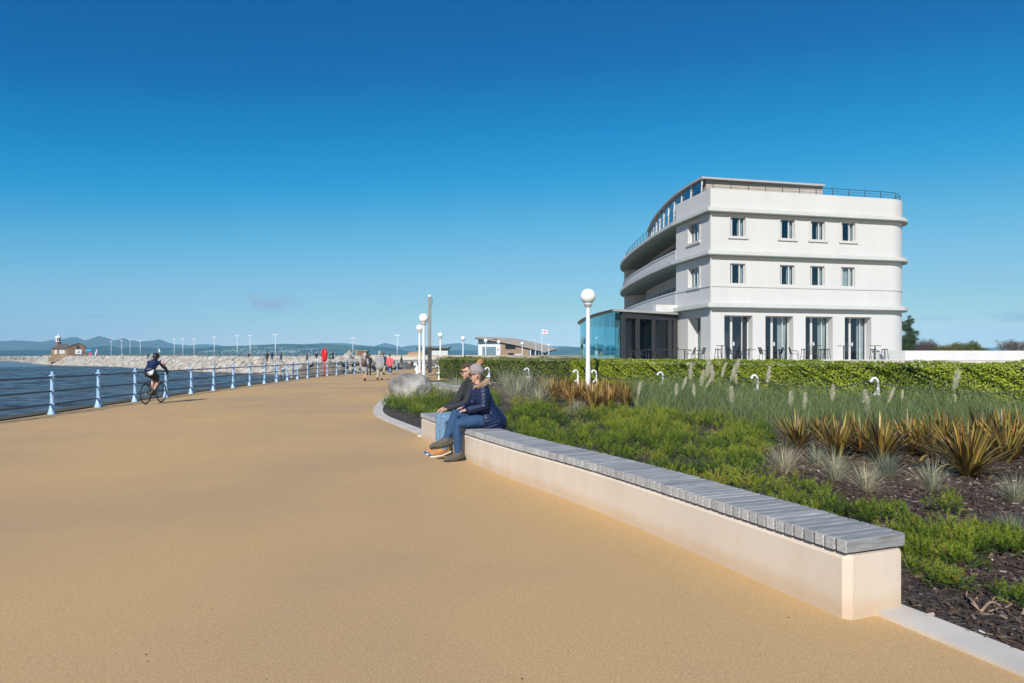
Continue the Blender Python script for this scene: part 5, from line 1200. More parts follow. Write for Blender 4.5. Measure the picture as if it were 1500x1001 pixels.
# ================================================================== LAMPS, CHAIN POSTS, HEDGE
M_globe, N, L, b = new_mat('opal_globe'); b.inputs['Base Color'].default_value = (.86, .86, .84, 1); b.inputs['Roughness'].default_value = .35; b.inputs['Subsurface Weight'].default_value = .3; b.inputs['Subsurface Radius'].default_value = (.1, .1, .1)
def globe_lamp(label, loc):
    t = thing('globe_lamp', label, 'street lamp', loc, 0, 'white globe lamps along the promenade')
    obj('column', MB().lathe([(.17, 0), (.17, .04), (.11, .06), (.105, .95), (.115, .96), (.115, 1.0), (.095, 1.02), (.085, 3.60)], 16), M_whitep, t, 2)
    obj('collar', MB().lathe([(.085, 3.58), (.16, 3.66), (.19, 3.74), (.17, 3.77)], 16), M_galv, t, 2)
    obj('globe', MB().ball((0, 0, 4.06), .325, 14), M_globe, t, True)
    return t
gl0 = globe_lamp('tall white lamp with opal globe standing in the bed before the brown flax', (3.23, 29.0, 0))
for px, Y_, lab in ((620.7, 46.0, 'white globe lamp at the hedge end, taller of the close pair by the boulder'), (614.6, 62.0, 'white globe lamp just behind its taller twin by the hedge end'), (645, 84, 'white globe lamp in front of the flat-roofed hut'), (678.3, 100, 'white globe lamp against the far hills between hut and lifeboat house'), (711.5, 116, 'white globe lamp before the white end wall of the lifeboat house'), (730.5, 128, 'white globe lamp at the corner of white and brick walls'), (765, 143, 'white globe lamp before the brick wall of the lifeboat house'), (804, 163, 'white globe lamp just past the low end of the lifeboat house')):
    p = D(px, Y_); dup(gl0, p, 0, lab)
M_black_m = mat('black_iron', (.03, .032, .035), .5, .15, 6)
tcx = D(629.3, 58); tc_ = thing('mast', 'tall dark grey square mast with a small camera on top behind the globe lamps', 'mast', tcx)
hM = Zat(435.5, 58); obj('column', MB().box((0, 0, hM / 2), (.24, .24, hM)), mat('grey_steel_paint', (.20, .21, .21), .5, .1, 3), tc_)
obj('door_box', MB().box((.02, -.03, 1.2), (.30, .28, 2.2)), M_black_m, tc_); obj('camera_head', MB().ball((0, 0, hM + .08), .13, 8), M_whitep, tc_, True); obj('bracket', MB().tube([(.1, 0, hM - .1), (.24, 0, hM - .25), (.22, 0, hM - .6), (.12, 0, hM - .75)], .02, 6), M_black_m, tc_, True)
def post_mesh(t):
    obj('post', MB().lathe([(.10, 0), (.10, .05), (.056, .08), (.047, .4), (.06, .41), (.06, .45), (.042, .47), (.038, .72)], 12), M_whitep, t, 2)
    obj('crook', MB().tube([(0, 0, .70), (-.005, 0, .80), (-.03, 0, .87), (-.09, 0, .915), (-.16, 0, .90), (-.20, 0, .85)], [.034, .034, .033, .033, .034, .038], 10).ball((-.205, 0, .83), .048, 8), M_whitep, t, True)
    obj('hook', MB().tube([(0, 0, .46), (-.07, 0, .48), (-.11, 0, .44)], [.03, .028, .035], 8).ball((-.12, 0, .43), .045, 6), M_whitep, t, True)
POSTS = [(-7.55, 54.0), (-7.15, 51.6), (-7.9, 56.5), (-6.05, 47.6), (-4.6, 43), (-1.2, 36.0), (.85, 34.3), (2.88, 29.8), (3.62, 29.3), (5.75, 26.0), (7.95, 22.1), (10.35, 19.3), (13.35, 16.3)]
PLAB = ['white crook-topped chain post third from the far end of the row', 'white crook-topped chain post fourth from the far end of the row', 'farther white crook-topped chain post at the hedge end', 'white crook-topped chain post at the foot of the paired globe lamps', 'white crook-topped chain post just past the big boulder', 'white crook-topped chain post behind the bobble hat', 'white crook-topped chain post over the silver grass', 'white crook-topped chain post immediately before the tall lamp', 'white crook-topped chain post touching the tall lamp on its hotel side', 'white crook-topped chain post midway between the lamp and the plumes', 'white crook-topped chain post rising among the pampas plumes', 'white crook-topped chain post with the longest sagging chains, over the pampas', 'white crook-topped chain post at the picture edge']
p0 = None
for (px_, py_), lab in zip(POSTS, PLAB):
    if p0 is None:
        p0 = thing('chain_post', lab, 'bollard', (px_, py_, 0), rad(10), 'white chain posts along the hedge'); post_mesh(p0)
    else: dup(p0, (px_, py_, 0), rad(10 + random.uniform(-8, 8)), lab)
M_chain = mat('chain_steel', (.10, .105, .11), .5, .2, 30, metal=.5)
links_ = 0
SEG = [(3, 4), (4, 5), (5, 6), (6, 7), (8, 9), (9, 10), (10, 11), (11, 12)]
for i, j in SEG:
    for zz, sag, nm in ((.83, .26, 'upper'), (.43, .20, 'lower')):
        a = Vector((*POSTS[i], zz)) + Vector((-.2 if zz > .6 else -.12, 0, 0)); b_ = Vector((*POSTS[j], zz)) + Vector((-.2 if zz > .6 else -.12, 0, 0)); Ln = (b_ - a).length; cm = MB(); nl = int(Ln / .075)
        pts = [a.lerp(b_, k / nl) - Vector((0, 0, sag * 4 * (k / nl) * (1 - k / nl))) for k in range(nl + 1)]
        for k in range(nl):
            p, q = pts[k], pts[k + 1]; d = (q - p).normalized(); r_ = d.cross(Vector((0, 0, 1))).normalized(); u_ = r_.cross(d); s_ = r_ if k % 2 else u_; c_ = (p + q) / 2
            cm.tube([c_ + d * .052 * math.cos(t) + s_ * .022 * math.sin(t) for t in (2 * PI * e / 8 for e in range(8))], .009, 4, True)
        o = obj('chain', cm, M_chain, None, True, origin=a)
        tag(o, '%s iron chain starting at %s' % (nm, PLAB[i].replace('white crook-topped ', 'the ').replace(', over the pampas', '')), 'chain', 'chains between the white posts')

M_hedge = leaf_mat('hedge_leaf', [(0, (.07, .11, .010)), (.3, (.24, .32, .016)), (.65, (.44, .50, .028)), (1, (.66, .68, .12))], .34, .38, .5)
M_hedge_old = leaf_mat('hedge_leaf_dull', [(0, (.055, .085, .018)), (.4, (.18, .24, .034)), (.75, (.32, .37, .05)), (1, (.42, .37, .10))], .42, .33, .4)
M_core = mat('hedge_twigs', (.020, .022, .010), .95, .5, 9, .5, 20)
def hedge(label, path, wid, h, m, dens, lo, seed, loose=.06):
    path = resample(path, .25); t = thing('hedge', label, 'hedge', (*path[len(path) // 2].xy, 0))
    a, b_ = offset(path, 0), offset(path, -wid); n = int(dens * sum((p - q).length for p, q in zip(path, path[1:])))
    i = RNG.integers(0, len(path) - 1, n); u = RNG.random(n)[:, None]
    A = np.array([tuple(p) for p in a]); B = np.array([tuple(p) for p in b_]); fa = A[i] * (1 - u) + A[i + 1] * u; fb = B[i] * (1 - u) + B[i + 1] * u
    q = RNG.random(n); nv = unit(fa - fb); top = q < .36
    s = RNG.random(n); acr = fa * (1 - s[:, None]) + fb * s[:, None]; z = np.where(top, h, .05 + (h - .05) * RNG.random(n) ** .8)
    back = (q > .93); xy = np.where(top[:, None], acr, np.where(back[:, None], fb, fa))
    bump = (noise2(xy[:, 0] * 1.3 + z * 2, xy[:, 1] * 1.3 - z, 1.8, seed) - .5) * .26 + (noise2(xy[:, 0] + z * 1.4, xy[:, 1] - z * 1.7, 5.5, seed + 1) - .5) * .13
    dep = RNG.exponential(loose, n) - .03
    outv = np.where(top[:, None], np.zeros((n, 2)), np.where(back[:, None], -nv, nv)); P = np.zeros((n, 3)); P[:, :2] = xy + outv * (bump - dep)[:, None]
    P[:, 2] = z + np.where(top, bump * .55 - dep, 0) + (noise2(xy[:, 0], xy[:, 1], .35, seed + 3) - .5) * .06
    nm = np.concatenate([outv, np.where(top, 1.0, .35)[:, None]], 1) + RNG.normal(0, .42, (n, 3))
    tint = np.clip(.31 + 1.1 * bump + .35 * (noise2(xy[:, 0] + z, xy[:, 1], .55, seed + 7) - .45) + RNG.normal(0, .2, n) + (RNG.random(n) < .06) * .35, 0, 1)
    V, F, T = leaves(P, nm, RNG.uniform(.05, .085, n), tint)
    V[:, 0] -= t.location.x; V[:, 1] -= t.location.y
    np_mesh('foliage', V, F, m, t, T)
    obj('stems', MB().ribbon(path[1:-1], -.16, -(wid - .16), 0, h - .14), M_core, t, world=True)
    return t
HF = spline([(-5.3, 47.2), (-4.2, 44.9), (-1.9, 41), (.2, 37.8), (2.3, 35.3), (3.9, 32.0), (5.6, 29.2), (7.7, 26.4), (9.8, 23.0), (12.2, 20.0), (14.7, 17.4), (17.6, 14.8)], .25)
HF = [p for p in HF][::-1]        # travel from the near end so that the camera side lies on the... outward side
ks = min(range(len(HF)), key=lambda i: abs(HF[i].x / HF[i].y - .085))
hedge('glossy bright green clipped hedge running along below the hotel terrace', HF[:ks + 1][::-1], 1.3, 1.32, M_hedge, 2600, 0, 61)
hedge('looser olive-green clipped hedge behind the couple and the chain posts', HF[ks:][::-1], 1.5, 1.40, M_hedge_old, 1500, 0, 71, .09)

boulder('boulder', 'big half pale, half dark grey boulder sitting at the tip of the bed', G(600, 577, .22), (.92, .66, .74), 36, mat('grey_granite', (.13, .13, .135), .9, .45, 1.4, .8, 9, col2=(.46, .43, .39)), rad(-20)).location.z = .20
# a few blown leaves and bits of grit on the path
bt = MB()
for _ in range(80):
    y_ = 3.2 + 12 * random.random() ** 1.6; x_ = random.uniform(-.55, .5) * y_
    ex = min(BPATH, key=lambda p: abs(p.y - y_)).x - .12
    if x_ > ex and y_ > 3.9: x_ = ex - abs(random.gauss(0, .5))
    s_ = random.uniform(.003, .009); a_ = random.uniform(0, 6.3); d_ = Vector((math.cos(a_), math.sin(a_), 0)); e_ = Vector((-d_.y, d_.x, 0)); c_ = Vector((x_, y_, .006))
    bt.add([c_ - d_ * s_, c_ + e_ * s_ * .4 + Vector((0, 0, s_ * .5)), c_ + d_ * s_, c_ - e_ * s_ * .4], [(0, 1, 2), (0, 2, 3)])
tag(obj('leaf_litter', bt, M_mulch), 'scattered tiny dark leaf scraps and grit on the sandy path', 'litter', kind='stuff')
# ================================================================== HOTEL
M_wall = mat('white_render', (.575, .57, .555), .75, .03, 1.3, .06, 25, stretch=(1, 1, .14))
M_trim = mat('white_trim', (.56, .555, .54), .6, .03, 2)
M_corn = mat('weathered_white_concrete', (.55, .55, .53), .8, .05, 1.5)
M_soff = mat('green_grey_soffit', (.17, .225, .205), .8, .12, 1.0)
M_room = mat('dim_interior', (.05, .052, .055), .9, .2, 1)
M_curt = mat('linen_curtain', (.55, .56, .52), .9, .12, 4)
M_roof = mat('grey_roof_membrane', (.40, .40, .40), .7, .1, 2)
M_clad = mat('cedar_slats_grey', (.43, .385, .33), .85, .18, 4, .6, 12, stretch=(1, 1, 14))
M_glass = glass_mat('window_glass', (.62, .70, .74), .10, (.80, .90, 1.0))
M_dglass = glass_mat('penthouse_glass', (.16, .22, .28), .30, (.8, .9, 1.0))
A_ = Vector((12.85, 44.15)); u_ = Vector((.975, .2225)).normalized(); v_ = Vector((-u_.y, u_.x))
Bp = Vector((11.80, 49.10)); sdir = (Bp - A_).normalized(); SL = (Bp - A_).length; sinw = Vector((sdir.y, -sdir.x))
TZ = 1.2
hotel = thing('hotel', 'white curved three-storey seaside hotel with flat roof, banded balconies and rows of windows', 'hotel', (A_.x, A_.y, 0))
Pend = lambda t, z, d=0.0: Vector((*(A_ + u_ * t + v_ * d), z))
Pst = lambda s, z, d=0.0: Vector((*(A_ + sdir * s + sinw * d), z))
LC = spline([(11.80, 49.10), (11.45, 53.8), (11.27, 58.2), (11.20, 62.8), (11.32, 67.3), (11.6, 70.8), (12.25, 74.4), (13.3, 77.0)], .5)
T1, RC = 13.75, 1.9
E1 = A_ + u_ * T1; cen = E1 + v_ * RC
ARC = [cen + (-v_ * math.cos(a) + u_ * math.sin(a)) * RC for a in np.linspace(0, PI / 2, 44)]
BACKL = [ARC[-1] + v_ * 4, Vector((26.6, 60)), Vector((26.5, 66)), Vector((26.2, 74)), Vector((20, 79))]
OUT = [p.xy for p in LC[::-1]] + [A_] + [E1] + ARC[1:] + BACKL          # outward = right-hand side
SOLID = [LC[0].xy, A_, E1] + ARC[1:] + [BACKL[0]]
def grid(P, s0, s1, z0, z1, ops, depth, mb):
    S = sorted({s0, s1, *[o[0] for o in ops], *[o[1] for o in ops]}); Z = sorted({z0, z1, *[o[2] for o in ops], *[o[3] for o in ops]})
    for a, b in zip(S, S[1:]):
        for c, d in zip(Z, Z[1:]):
            m_, n_ = (a + b) / 2, (c + d) / 2
            if any(o[0] < m_ < o[1] and o[2] < n_ < o[3] for o in ops): continue
            mb.add([P(a, c), P(b, c), P(b, d), P(a, d)], [(0, 1, 2, 3)])
    for o in ops:
        q = [(o[0], o[2]), (o[1], o[2]), (o[1], o[3]), (o[0], o[3])]
        for i in range(4):
            (a, c), (b, d) = q[i], q[(i + 1) % 4]; mb.add([P(a, c), P(b, d), P(b, d, depth), P(a, c, depth)], [(0, 1, 2, 3)])
def pbox(mb, P, s0, s1, z0, z1, d0, d1):
    mb.add([P(s, z, d) for d in (d0, d1) for z in (z0, z1) for s in (s0, s1)], [(0, 1, 3, 2), (4, 6, 7, 5), (0, 4, 5, 1), (2, 3, 7, 6), (0, 2, 6, 4), (1, 5, 7, 3)])
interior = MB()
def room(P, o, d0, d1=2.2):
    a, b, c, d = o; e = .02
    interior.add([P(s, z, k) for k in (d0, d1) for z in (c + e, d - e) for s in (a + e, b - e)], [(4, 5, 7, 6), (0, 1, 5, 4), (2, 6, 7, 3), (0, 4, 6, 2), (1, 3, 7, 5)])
def window(P, o, depth, bars, curtain=None, sill=True, name='window', kick=0.0, surround=False):
    a, b, c, d = o; mb = MB(); f = .05; k0, k1 = depth - .07, depth + .0
    pbox(mb, P, a, b, c, c + f, k0, k1); pbox(mb, P, a, b, d - f, d, k0, k1); pbox(mb, P, a, a + f, c + f, d - f, k0, k1); pbox(mb, P, b - f, b, c + f, d - f, k0, k1)
    for q, w in bars: s = a + (b - a) * q; pbox(mb, P, s - w / 2, s + w / 2, c + f, d - f, k0 - .004, k1)
    w_ = obj(name, mb, M_trim, hotel, world=True)
    g_ = MB(); g_.add([P(a + f, c + f, depth - .035), P(b - f, c + f, depth - .035), P(b - f, d - f, depth - .035), P(a + f, d - f, depth - .035)], [(0, 1, 2, 3)])
    obj('pane', g_, M_glass, w_, world=True)
    if sill: s_ = MB(); pbox(s_, P, a - .18, b + .18, c - .16, c - .003, -.10, depth - .08); obj('sill', s_, M_trim, w_, world=True)
    if surround:
        
        for e_, f_ in ((a - .14, a - .002), (b + .002, b + .14)): s_ = MB(); pbox(s_, P, e_, f_, c, d + .02, -.035, .02); obj('surround', s_, M_trim, w_, world=True)
    if curtain:
        c0, c1, fl = curtain; cu = MB(); n = 14
        for zi in range(2):
            for i in range(n + 1):
                q = i / n; s = a + (b - a) * (c0 + (c1 - c0) * q * (1 if zi else fl)); cu.v.append(tuple(P(s, d - .03 if zi else c + .02, depth + .12 + .04 * math.sin(i * 2.2))))
        cu.f = [(i, i + 1, n + 2 + i, n + 1 + i) for i in range(n)]
        obj('curtain', cu, M_curt, w_, world=True)
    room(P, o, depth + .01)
Z2, Z1, ZG = (9.33, 10.62), (6.24, 7.56), (TZ, 4.17)
WX = [(1.40, 2.50), (5.05, 6.15), (7.35, 8.45), (9.72, 10.82)]
ops = [(a, b, *Z2) for a, b in WX] + [(a, b, *Z1) for a, b in WX]
def t_of(px): k = (px - 750) / FP; return (k * A_.y - A_.x) / (u_.x - k * u_.y)
DX = [(t_of(1061), t_of(1102.5)), (t_of(1121.2), t_of(1162)), (t_of(1180), t_of(1219.8)), (t_of(1237.4), t_of(1276.3))]
dops = [(a, b, *ZG) for a, b in DX]
wl = MB()
grid(Pend, 0, T1, 4.8, 12.35, ops, .22, wl); grid(Pend, 0, T1, TZ - .3, 4.8, dops, .62, wl)
sops = [(1.55, 3.15, 9.25, 10.62), (1.55, 3.15, 6.2, 7.56)]; dst = [(1.35, 3.2, TZ, 4.17)]
grid(Pst, 0, SL, 4.8, 12.35, sops, .30, wl); grid(Pst, 0, SL, TZ - .3, 4.8, dst, .75, wl)
for i in range(len(ARC) - 1):
    p, q = ARC[i], ARC[i + 1]; wl.add([(*p, .9), (*q, .9), (*q, 12.35), (*p, 12.35)], [(0, 1, 2, 3)])
bk = [ARC[-1]] + BACKL + [LC[-1].xy]
for p, q in zip(bk, bk[1:]): wl.add([(*p, .9), (*q, .9), (*q, 12.35), (*p, 12.35)], [(0, 1, 2, 3)])
# recessed balcony wall, its two end cheeks, and the far end block
IN = offset([p.xy for p in LC], 2.3)[2:]
IN = offset([p.xy for p in LC[::-1]], -2.3)[::-1]
iB, iE = 0, len(LC) - 7
def Pin(i0):
    a, b = IN[i0], IN[i0 + 1]; d = (b - a); Lh = d.length; d = d / Lh; n = Vector((d.y, -d.x))
    return (lambda s, z, dep=0.0: Vector((*(a + d * s + n * dep), z))), Lh
bwin = {}
for i in range(iE):
    Pq, Lh = Pin(i); o_ = []
    wl_ops = []
    if i % 6 in (2, 3): pass
    grid(Pq, 0, Lh, TZ - .3, 12.0, wl_ops, .1, wl)
for s, i in ((1, 0), (1, iE)):
    p, q = LC[i].xy, IN[i]; wl.add([(*p, .9), (*q, .9), (*q, 12.0), (*p, 12.0)], [(0, 1, 2, 3)])
for i in range(iE, len(LC) - 1):
    p, q = LC[i].xy, LC[i + 1].xy; wl.add([(*p, .9), (*q, .9), (*q, 12.35), (*p, 12.35)], [(0, 1, 2, 3)])
obj('wall', wl, M_wall, hotel, world=True)
for k, (a, b) in enumerate(WX):
    for z, lv in ((Z2, 2), (Z1, 1)):
        full = (k == 3 and lv == 1)
        window(Pend, (a, b, *z), .22, [(.17, .075), (.68, .075)], (.02, .98, 1) if full else ((.70, .98, 1) if (k + lv) % 2 else (.62, .98, .9)), lv == 2, surround=(lv == 2))
for (a, b, c, d) in sops: window(Pst, (a, b, c, d), .30, [(.2, .08), (.45, .07), (.75, .08)], (.05, .3, 1), True, surround=True)
CUR = [(0.02, .12, 2.6), (.66, .98, .8), (.70, .98, .9), (.72, .98, .95)]
for k, (a, b) in enumerate(DX):
    window(Pend, (a, b, TZ + .0, ZG[1] - .0), .62, [(.40, .15), (.78, .05)], CUR[k], False, 'glazed_door')
window(Pst, (*dst[0][:2], TZ, 4.17), .75, [(.5, .1)], (.55, .98, 1), False, 'glazed_door')
for k, (a, b) in enumerate(DX):
    hd = MB(); pbox(hd, Pend, a + (b - a) * .45, a + (b - a) * .5, TZ + 1.0, TZ + 1.25, .50, .54)
    obj('door_handle', hd, M_galv, hotel, world=True)
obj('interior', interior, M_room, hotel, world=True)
# windows along the balconies
for (i0, lev) in [(i, l) for i in (15, 18, 21, 25, 29, 34, 39, 44) for l in (1, 2)]:
    a, b = IN[i0], IN[i0 + 2]; d = (b - a); Lh = d.length; d = d / Lh; n = Vector((d.y, -d.x))
    Pq = (lambda s, z, dep=0.0, a=a, d=d, n=n: Vector((*(a + d * s + n * (dep - .08)), z)))
    z0, z1 = ((8.25, 10.62) if lev == 2 else (5.15, 7.25)); w_ = MB()
    pbox(w_, Pq, 0, Lh, z0, z0 + .07, -.0, .06); pbox(w_, Pq, 0, Lh, z1 - .07, z1, 0, .06)
    for s in (0, Lh * .48, Lh - .07): pbox(w_, Pq, s, s + .07, z0 + .07, z1 - .07, 0, .06)
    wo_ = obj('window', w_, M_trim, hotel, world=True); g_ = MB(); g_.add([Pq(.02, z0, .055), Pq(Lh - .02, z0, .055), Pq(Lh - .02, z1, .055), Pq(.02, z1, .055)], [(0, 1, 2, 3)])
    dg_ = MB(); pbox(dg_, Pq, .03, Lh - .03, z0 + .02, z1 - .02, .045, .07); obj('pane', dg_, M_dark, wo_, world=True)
# storey bands and cornices
def band(name, path, o0, o1, z0, z1, m): return obj(name, MB().ribbon(path, o0, o1, z0, z1), m, hotel, world=True)
band('parapet', SOLID, -.28, .03, 11.10, 12.37, M_wall)
band('parapet', [p.xy for p in LC[iE:]][::-1], -.28, .03, 11.10, 12.37, M_wall)
for z0, z1 in ((10.86, 11.09), (8.08, 8.32), (4.68, 4.94)): band('cornice', OUT, -.6, .36, z0, z1, M_corn)
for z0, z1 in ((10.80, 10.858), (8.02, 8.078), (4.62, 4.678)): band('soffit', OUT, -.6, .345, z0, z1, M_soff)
band('string_course', SOLID, -.1, .045, 6.02, 6.13, M_trim); band('corner_fillet', [A_ + sdir * .16, A_, A_ + u_ * .10], -.05, .02, TZ - .3, 4.6, M_trim)
BALC = [p.xy for p in LC[:iE + 1]][::-1]
band('balcony_front', BALC, -.22, .02, 8.325, 9.02, M_wall); band('balcony_front', BALC, -.22, .02, 4.945, 6.05, M_wall)
band('balcony_coping', BALC, -.26, .06, 9.025, 9.12, M_trim); band('balcony_coping', BALC, -.26, .06, 6.055, 6.15, M_trim)
for z0 in (4.70, 8.10, 10.88):
    fl_ = MB(); a, b = [p.xy for p in LC[:iE + 1]], IN[:iE + 1]
    for i in range(iE): fl_.add([(*a[i], z0), (*a[i + 1], z0), (*b[i + 1], z0), (*b[i], z0)], [(0, 1, 2, 3)]); fl_.add([(*a[i], z0 + .18), (*a[i + 1], z0 + .18), (*b[i + 1], z0 + .18), (*b[i], z0 + .18)], [(0, 1, 2, 3)])
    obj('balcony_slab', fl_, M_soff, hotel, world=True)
rt = MB(); rt.add([(*p, 11.2) for p in offset(OUT, -.2)], [tuple(range(len(OUT)))]); obj('roof', rt, M_roof, hotel, world=True)
# downpipe
obj('downpipe', MB().tube([Pend(-.02, 10.8, -.06), Pend(-.02, 1.0, -.06)], .045, 8), M_trim, hotel, world=True)
# penthouse set back on the roof: slatted end wall, raking glazed seaward front
phP = [p.xy for p in spline([(12.72, 46.0), (12.25, 49.5), (12.12, 53.0), (12.25, 57), (12.5, 60.8), (13.05, 65.6)], .9)]
e0 = phP[0]; e1 = e0 + u_ * 9.4
penth = obj('penthouse', MB().prism([tuple(p) for p in [e0 + sinw * .45 + v_ * .1] + [p + sinw * .35 for p in phP[1:]] + [phP[-1] + u_ * 8, e1 + v_ * 20, e1]], 11.25, 13.42), M_clad, hotel, world=True)
rfp = MB(); zr = 13.424
poly = [e0 - v_ * .25 - u_ * .05] + [p - sinw * .1 for p in phP[1:]] + [phP[-1] + u_ * 8, e1 + v_ * 20, e1 - v_ * .25]
rfp.prism([tuple(p) for p in poly], zr, zr + .13); obj('penthouse_roof', rfp, M_roof, hotel, world=True)
gm_ = MB()
for i in range(len(phP) - 1):
    a, b = phP[i], phP[i + 1]; gm_.add([(*a, 11.3), (*b, 11.3), (*(b + sinw * .12), 13.42), (*(a + sinw * .12), 13.42)], [(0, 1, 2, 3)])
obj('penthouse_glazing', gm_, M_dglass, hotel, world=True)
for i in range(0, len(phP), 2):
    mu = MB(); mu.bar((*(phP[i] - sinw * .03), 11.3), (*(phP[i] + sinw * .1), 13.42), .09)
    obj('mullion', mu, M_corn, hotel, world=True)
# roof railing
rrp = [p for p in offset(SOLID, -.1)]; rr_ = resample([Vector((*p, 0)) for p in rrp], 1.25); lc_ = resample([Vector((*p, 0)) for p in offset([q.xy for q in LC[:iE]], .2)], 1.3)
rm = MB()
for p in rr_: rm.tube([(p.x, p.y, 12.37), (p.x, p.y, 12.86)], .022, 6)
for z in (12.52, 12.68, 12.86): rm.tube([(p.x, p.y, z) for p in resample(rr_, .4)], .02 if z > 12.8 else .010, 5)
obj('roof_railing', rm, M_black_m, hotel, world=True)
rm = MB()
for p in lc_: rm.tube([(p.x, p.y, 11.1), (p.x, p.y, 12.05)], .022, 6)
for z in (11.4, 11.7, 12.05): rm.tube([(p.x, p.y, z) for p in lc_], .02 if z > 12 else .010, 5)
obj('roof_railing', rm, M_black_m, hotel, world=True)
# small things on the top balcony
obj('roof_vent', MB().box(tuple(Pend(8.6, 12.35, 1.6)), (1.1, .7, .5), .22), M_galv, hotel, world=True)

# glazed sun lounge curving out to the sea
GC = spline([(11.2, 71), (8.0, 69), (6.4, 63.5), (6.0, 58), (6.02, 52.5), (6.3, 48), (6.75, 44.6)], .45)
lounge = thing('sun_lounge', 'low curved teal glass sun lounge with a dark framed front beside the hotel', 'glass pavilion', (6.75, 44.6, TZ))
M_teal_g = glass_mat('teal_glass', (.26, .66, .72), .26, (.50, .90, .98)); M_dframe = mat('dark_bronze_frame', (.035, .036, .04), .5, .1, 5); M_fascia = mat('grey_fascia', (.40, .39, .37), .7, .1, 3)
M_darkglass = glass_mat('smoked_glass', (.14, .16, .17), .06, (.7, .8, .9))
gq = MB()
for p, q in zip(GC, GC[1:]): gq.add([(p.x, p.y, TZ), (q.x, q.y, TZ), (q.x, q.y, 4.42), (p.x, p.y, 4.42)], [(0, 1, 2, 3)])
obj('glass_wall', gq, M_teal_g, lounge, world=True)
fm = MB()
for i, p in enumerate(GC):
    if i % 4 == 0: fm.bar((p.x + .06, p.y, TZ), (p.x + .06, p.y, 4.42), .06)
fm.tube([(p.x + .02, p.y, TZ + .05) for p in GC], .05, 5)
obj('mullions', fm, M_galv, lounge, world=True)
F0, F1 = Vector((6.75, 44.6)), Vector((11.75, 48.6))
rp_ = [tuple(p.xy - Vector((.18, 0))) for p in GC] + [(6.6, 44.35), tuple(F1 + Vector((.1, -.3))), (11.75, 60), (12, 72)]
obj('roof', MB().prism(rp_, 4.44, 4.58), M_fascia, lounge, world=True)
obj('roof_edge', MB().tube([(p.x - .2, p.y, 4.51) for p in GC], .06, 6), M_dframe, lounge, world=True)
fd = (F1 - F0).normalized(); FL = (F1 - F0).length; fn_ = Vector((-fd.y, fd.x)); Pf = lambda s, z, d=0.0: Vector((*(F0 + fd * s + fn_ * d), z))
k0 = FL * .10; fr = MB(); pbox(fr, Pf, k0, FL, 4.02, 4.438, -.05, .25)
bays = [(k0, k0 + .32), (2.05, 2.35), (3.72, 4.0), (5.45, 5.75), (6.0, FL)]
for a, b in bays: pbox(fr, Pf, a, b, TZ, 4.02, -.05, .2)
pbox(fr, Pf, k0 + .32, FL - .4, TZ, TZ + .12, -.03, .15)
obj('front_frame', fr, M_dframe, lounge, world=True)
g_ = MB(); g_.add([Pf(k0, TZ, .08), Pf(FL, TZ, .08), Pf(FL, 4.02, .08), Pf(k0, 4.02, .08)], [(0, 1, 2, 3)]); obj('front_glazing', g_, M_darkglass, lounge, world=True)
g_ = MB(); g_.add([Pf(.02, TZ, .08), Pf(k0, TZ, .08), Pf(k0, 4.42, .08), Pf(.02, 4.42, .08)], [(0, 1, 2, 3)]); obj('corner_glazing', g_, M_teal_g, lounge, world=True)
cu = MB()
for (a, w0, w1) in ((3.0, .65, .25), (4.8, .3, .6), (2.5, .2, .3)): cu.add([Pf(a, TZ + .1, .7), Pf(a + w0, TZ + .1, .75), Pf(a + w1, 3.9, .7), Pf(a + .05, 3.9, .7)], [(0, 1, 2, 3)])
obj('curtain', cu, M_curt, lounge, world=True)
fi = MB(); fi.add([(x, y, TZ + .01) for x, y in rp_], [tuple(range(len(rp_)))]); obj('floor', fi, M_room, lounge, world=True)
obj('roof_parapet', MB().box((11.1, 49.0, 4.92), (1.9, .5, .5), math.atan2(u_.y, u_.x)), M_trim, lounge, world=True)
pr_ = thing('closed_parasol', 'closed pale green parasol on a white pole inside the glass corner of the sun lounge', 'parasol', D(908.3, 47.2, TZ))
obj('pole', MB().tube([(0, 0, 0), (0, 0, 2.75)], .04, 8), M_whitep, pr_); obj('canopy', MB().lathe([(.06, 1.0), (.17, 1.3), (.15, 1.9), (.10, 2.3), (.04, 2.6)], 8), mat('pale_green_canvas', (.45, .58, .45), .8, .1, 5), pr_, True); obj('finial', MB().bar((-.2, 0, 2.35), (.2, 0, 2.35), .04), M_whitep, pr_)

# terrace and its white retaining walls
terr = thing('terrace_wall', 'long low white terrace wall under the hotel, rising as a parapet towards the trees', 'wall', (12, 39, 0))
tp = [(5.4, 62), (4.9, 52), (5.3, 44.5), (7.4, 40.6), (12, 38.6), (20, 37.8), (28, 37.2), (36, 36.6), (46, 36)]
tpc = spline(tp, .8)
structure(obj('terrace', MB().prism([tuple(p) for p in offset(tpc, -.2)] + [(50, 60), (30, 80), (5, 80)], -.2, TZ - .004), M_kerb))
obj('retaining_wall', MB().ribbon(tpc, -.3, 0, -.2, 1.265), M_wall, terr, world=True)
obj('coping', MB().ribbon(tpc, -.34, .05, 1.27, 1.32), M_trim, terr, world=True)
obj('parapet', MB().ribbon([D(1283, 41.5).xy, D(1326, 43.5).xy, D(1420, 43.8).xy, D(1640, 44.2).xy], -.25, 0, TZ - .1, 1.86), M_wall, terr, world=True)

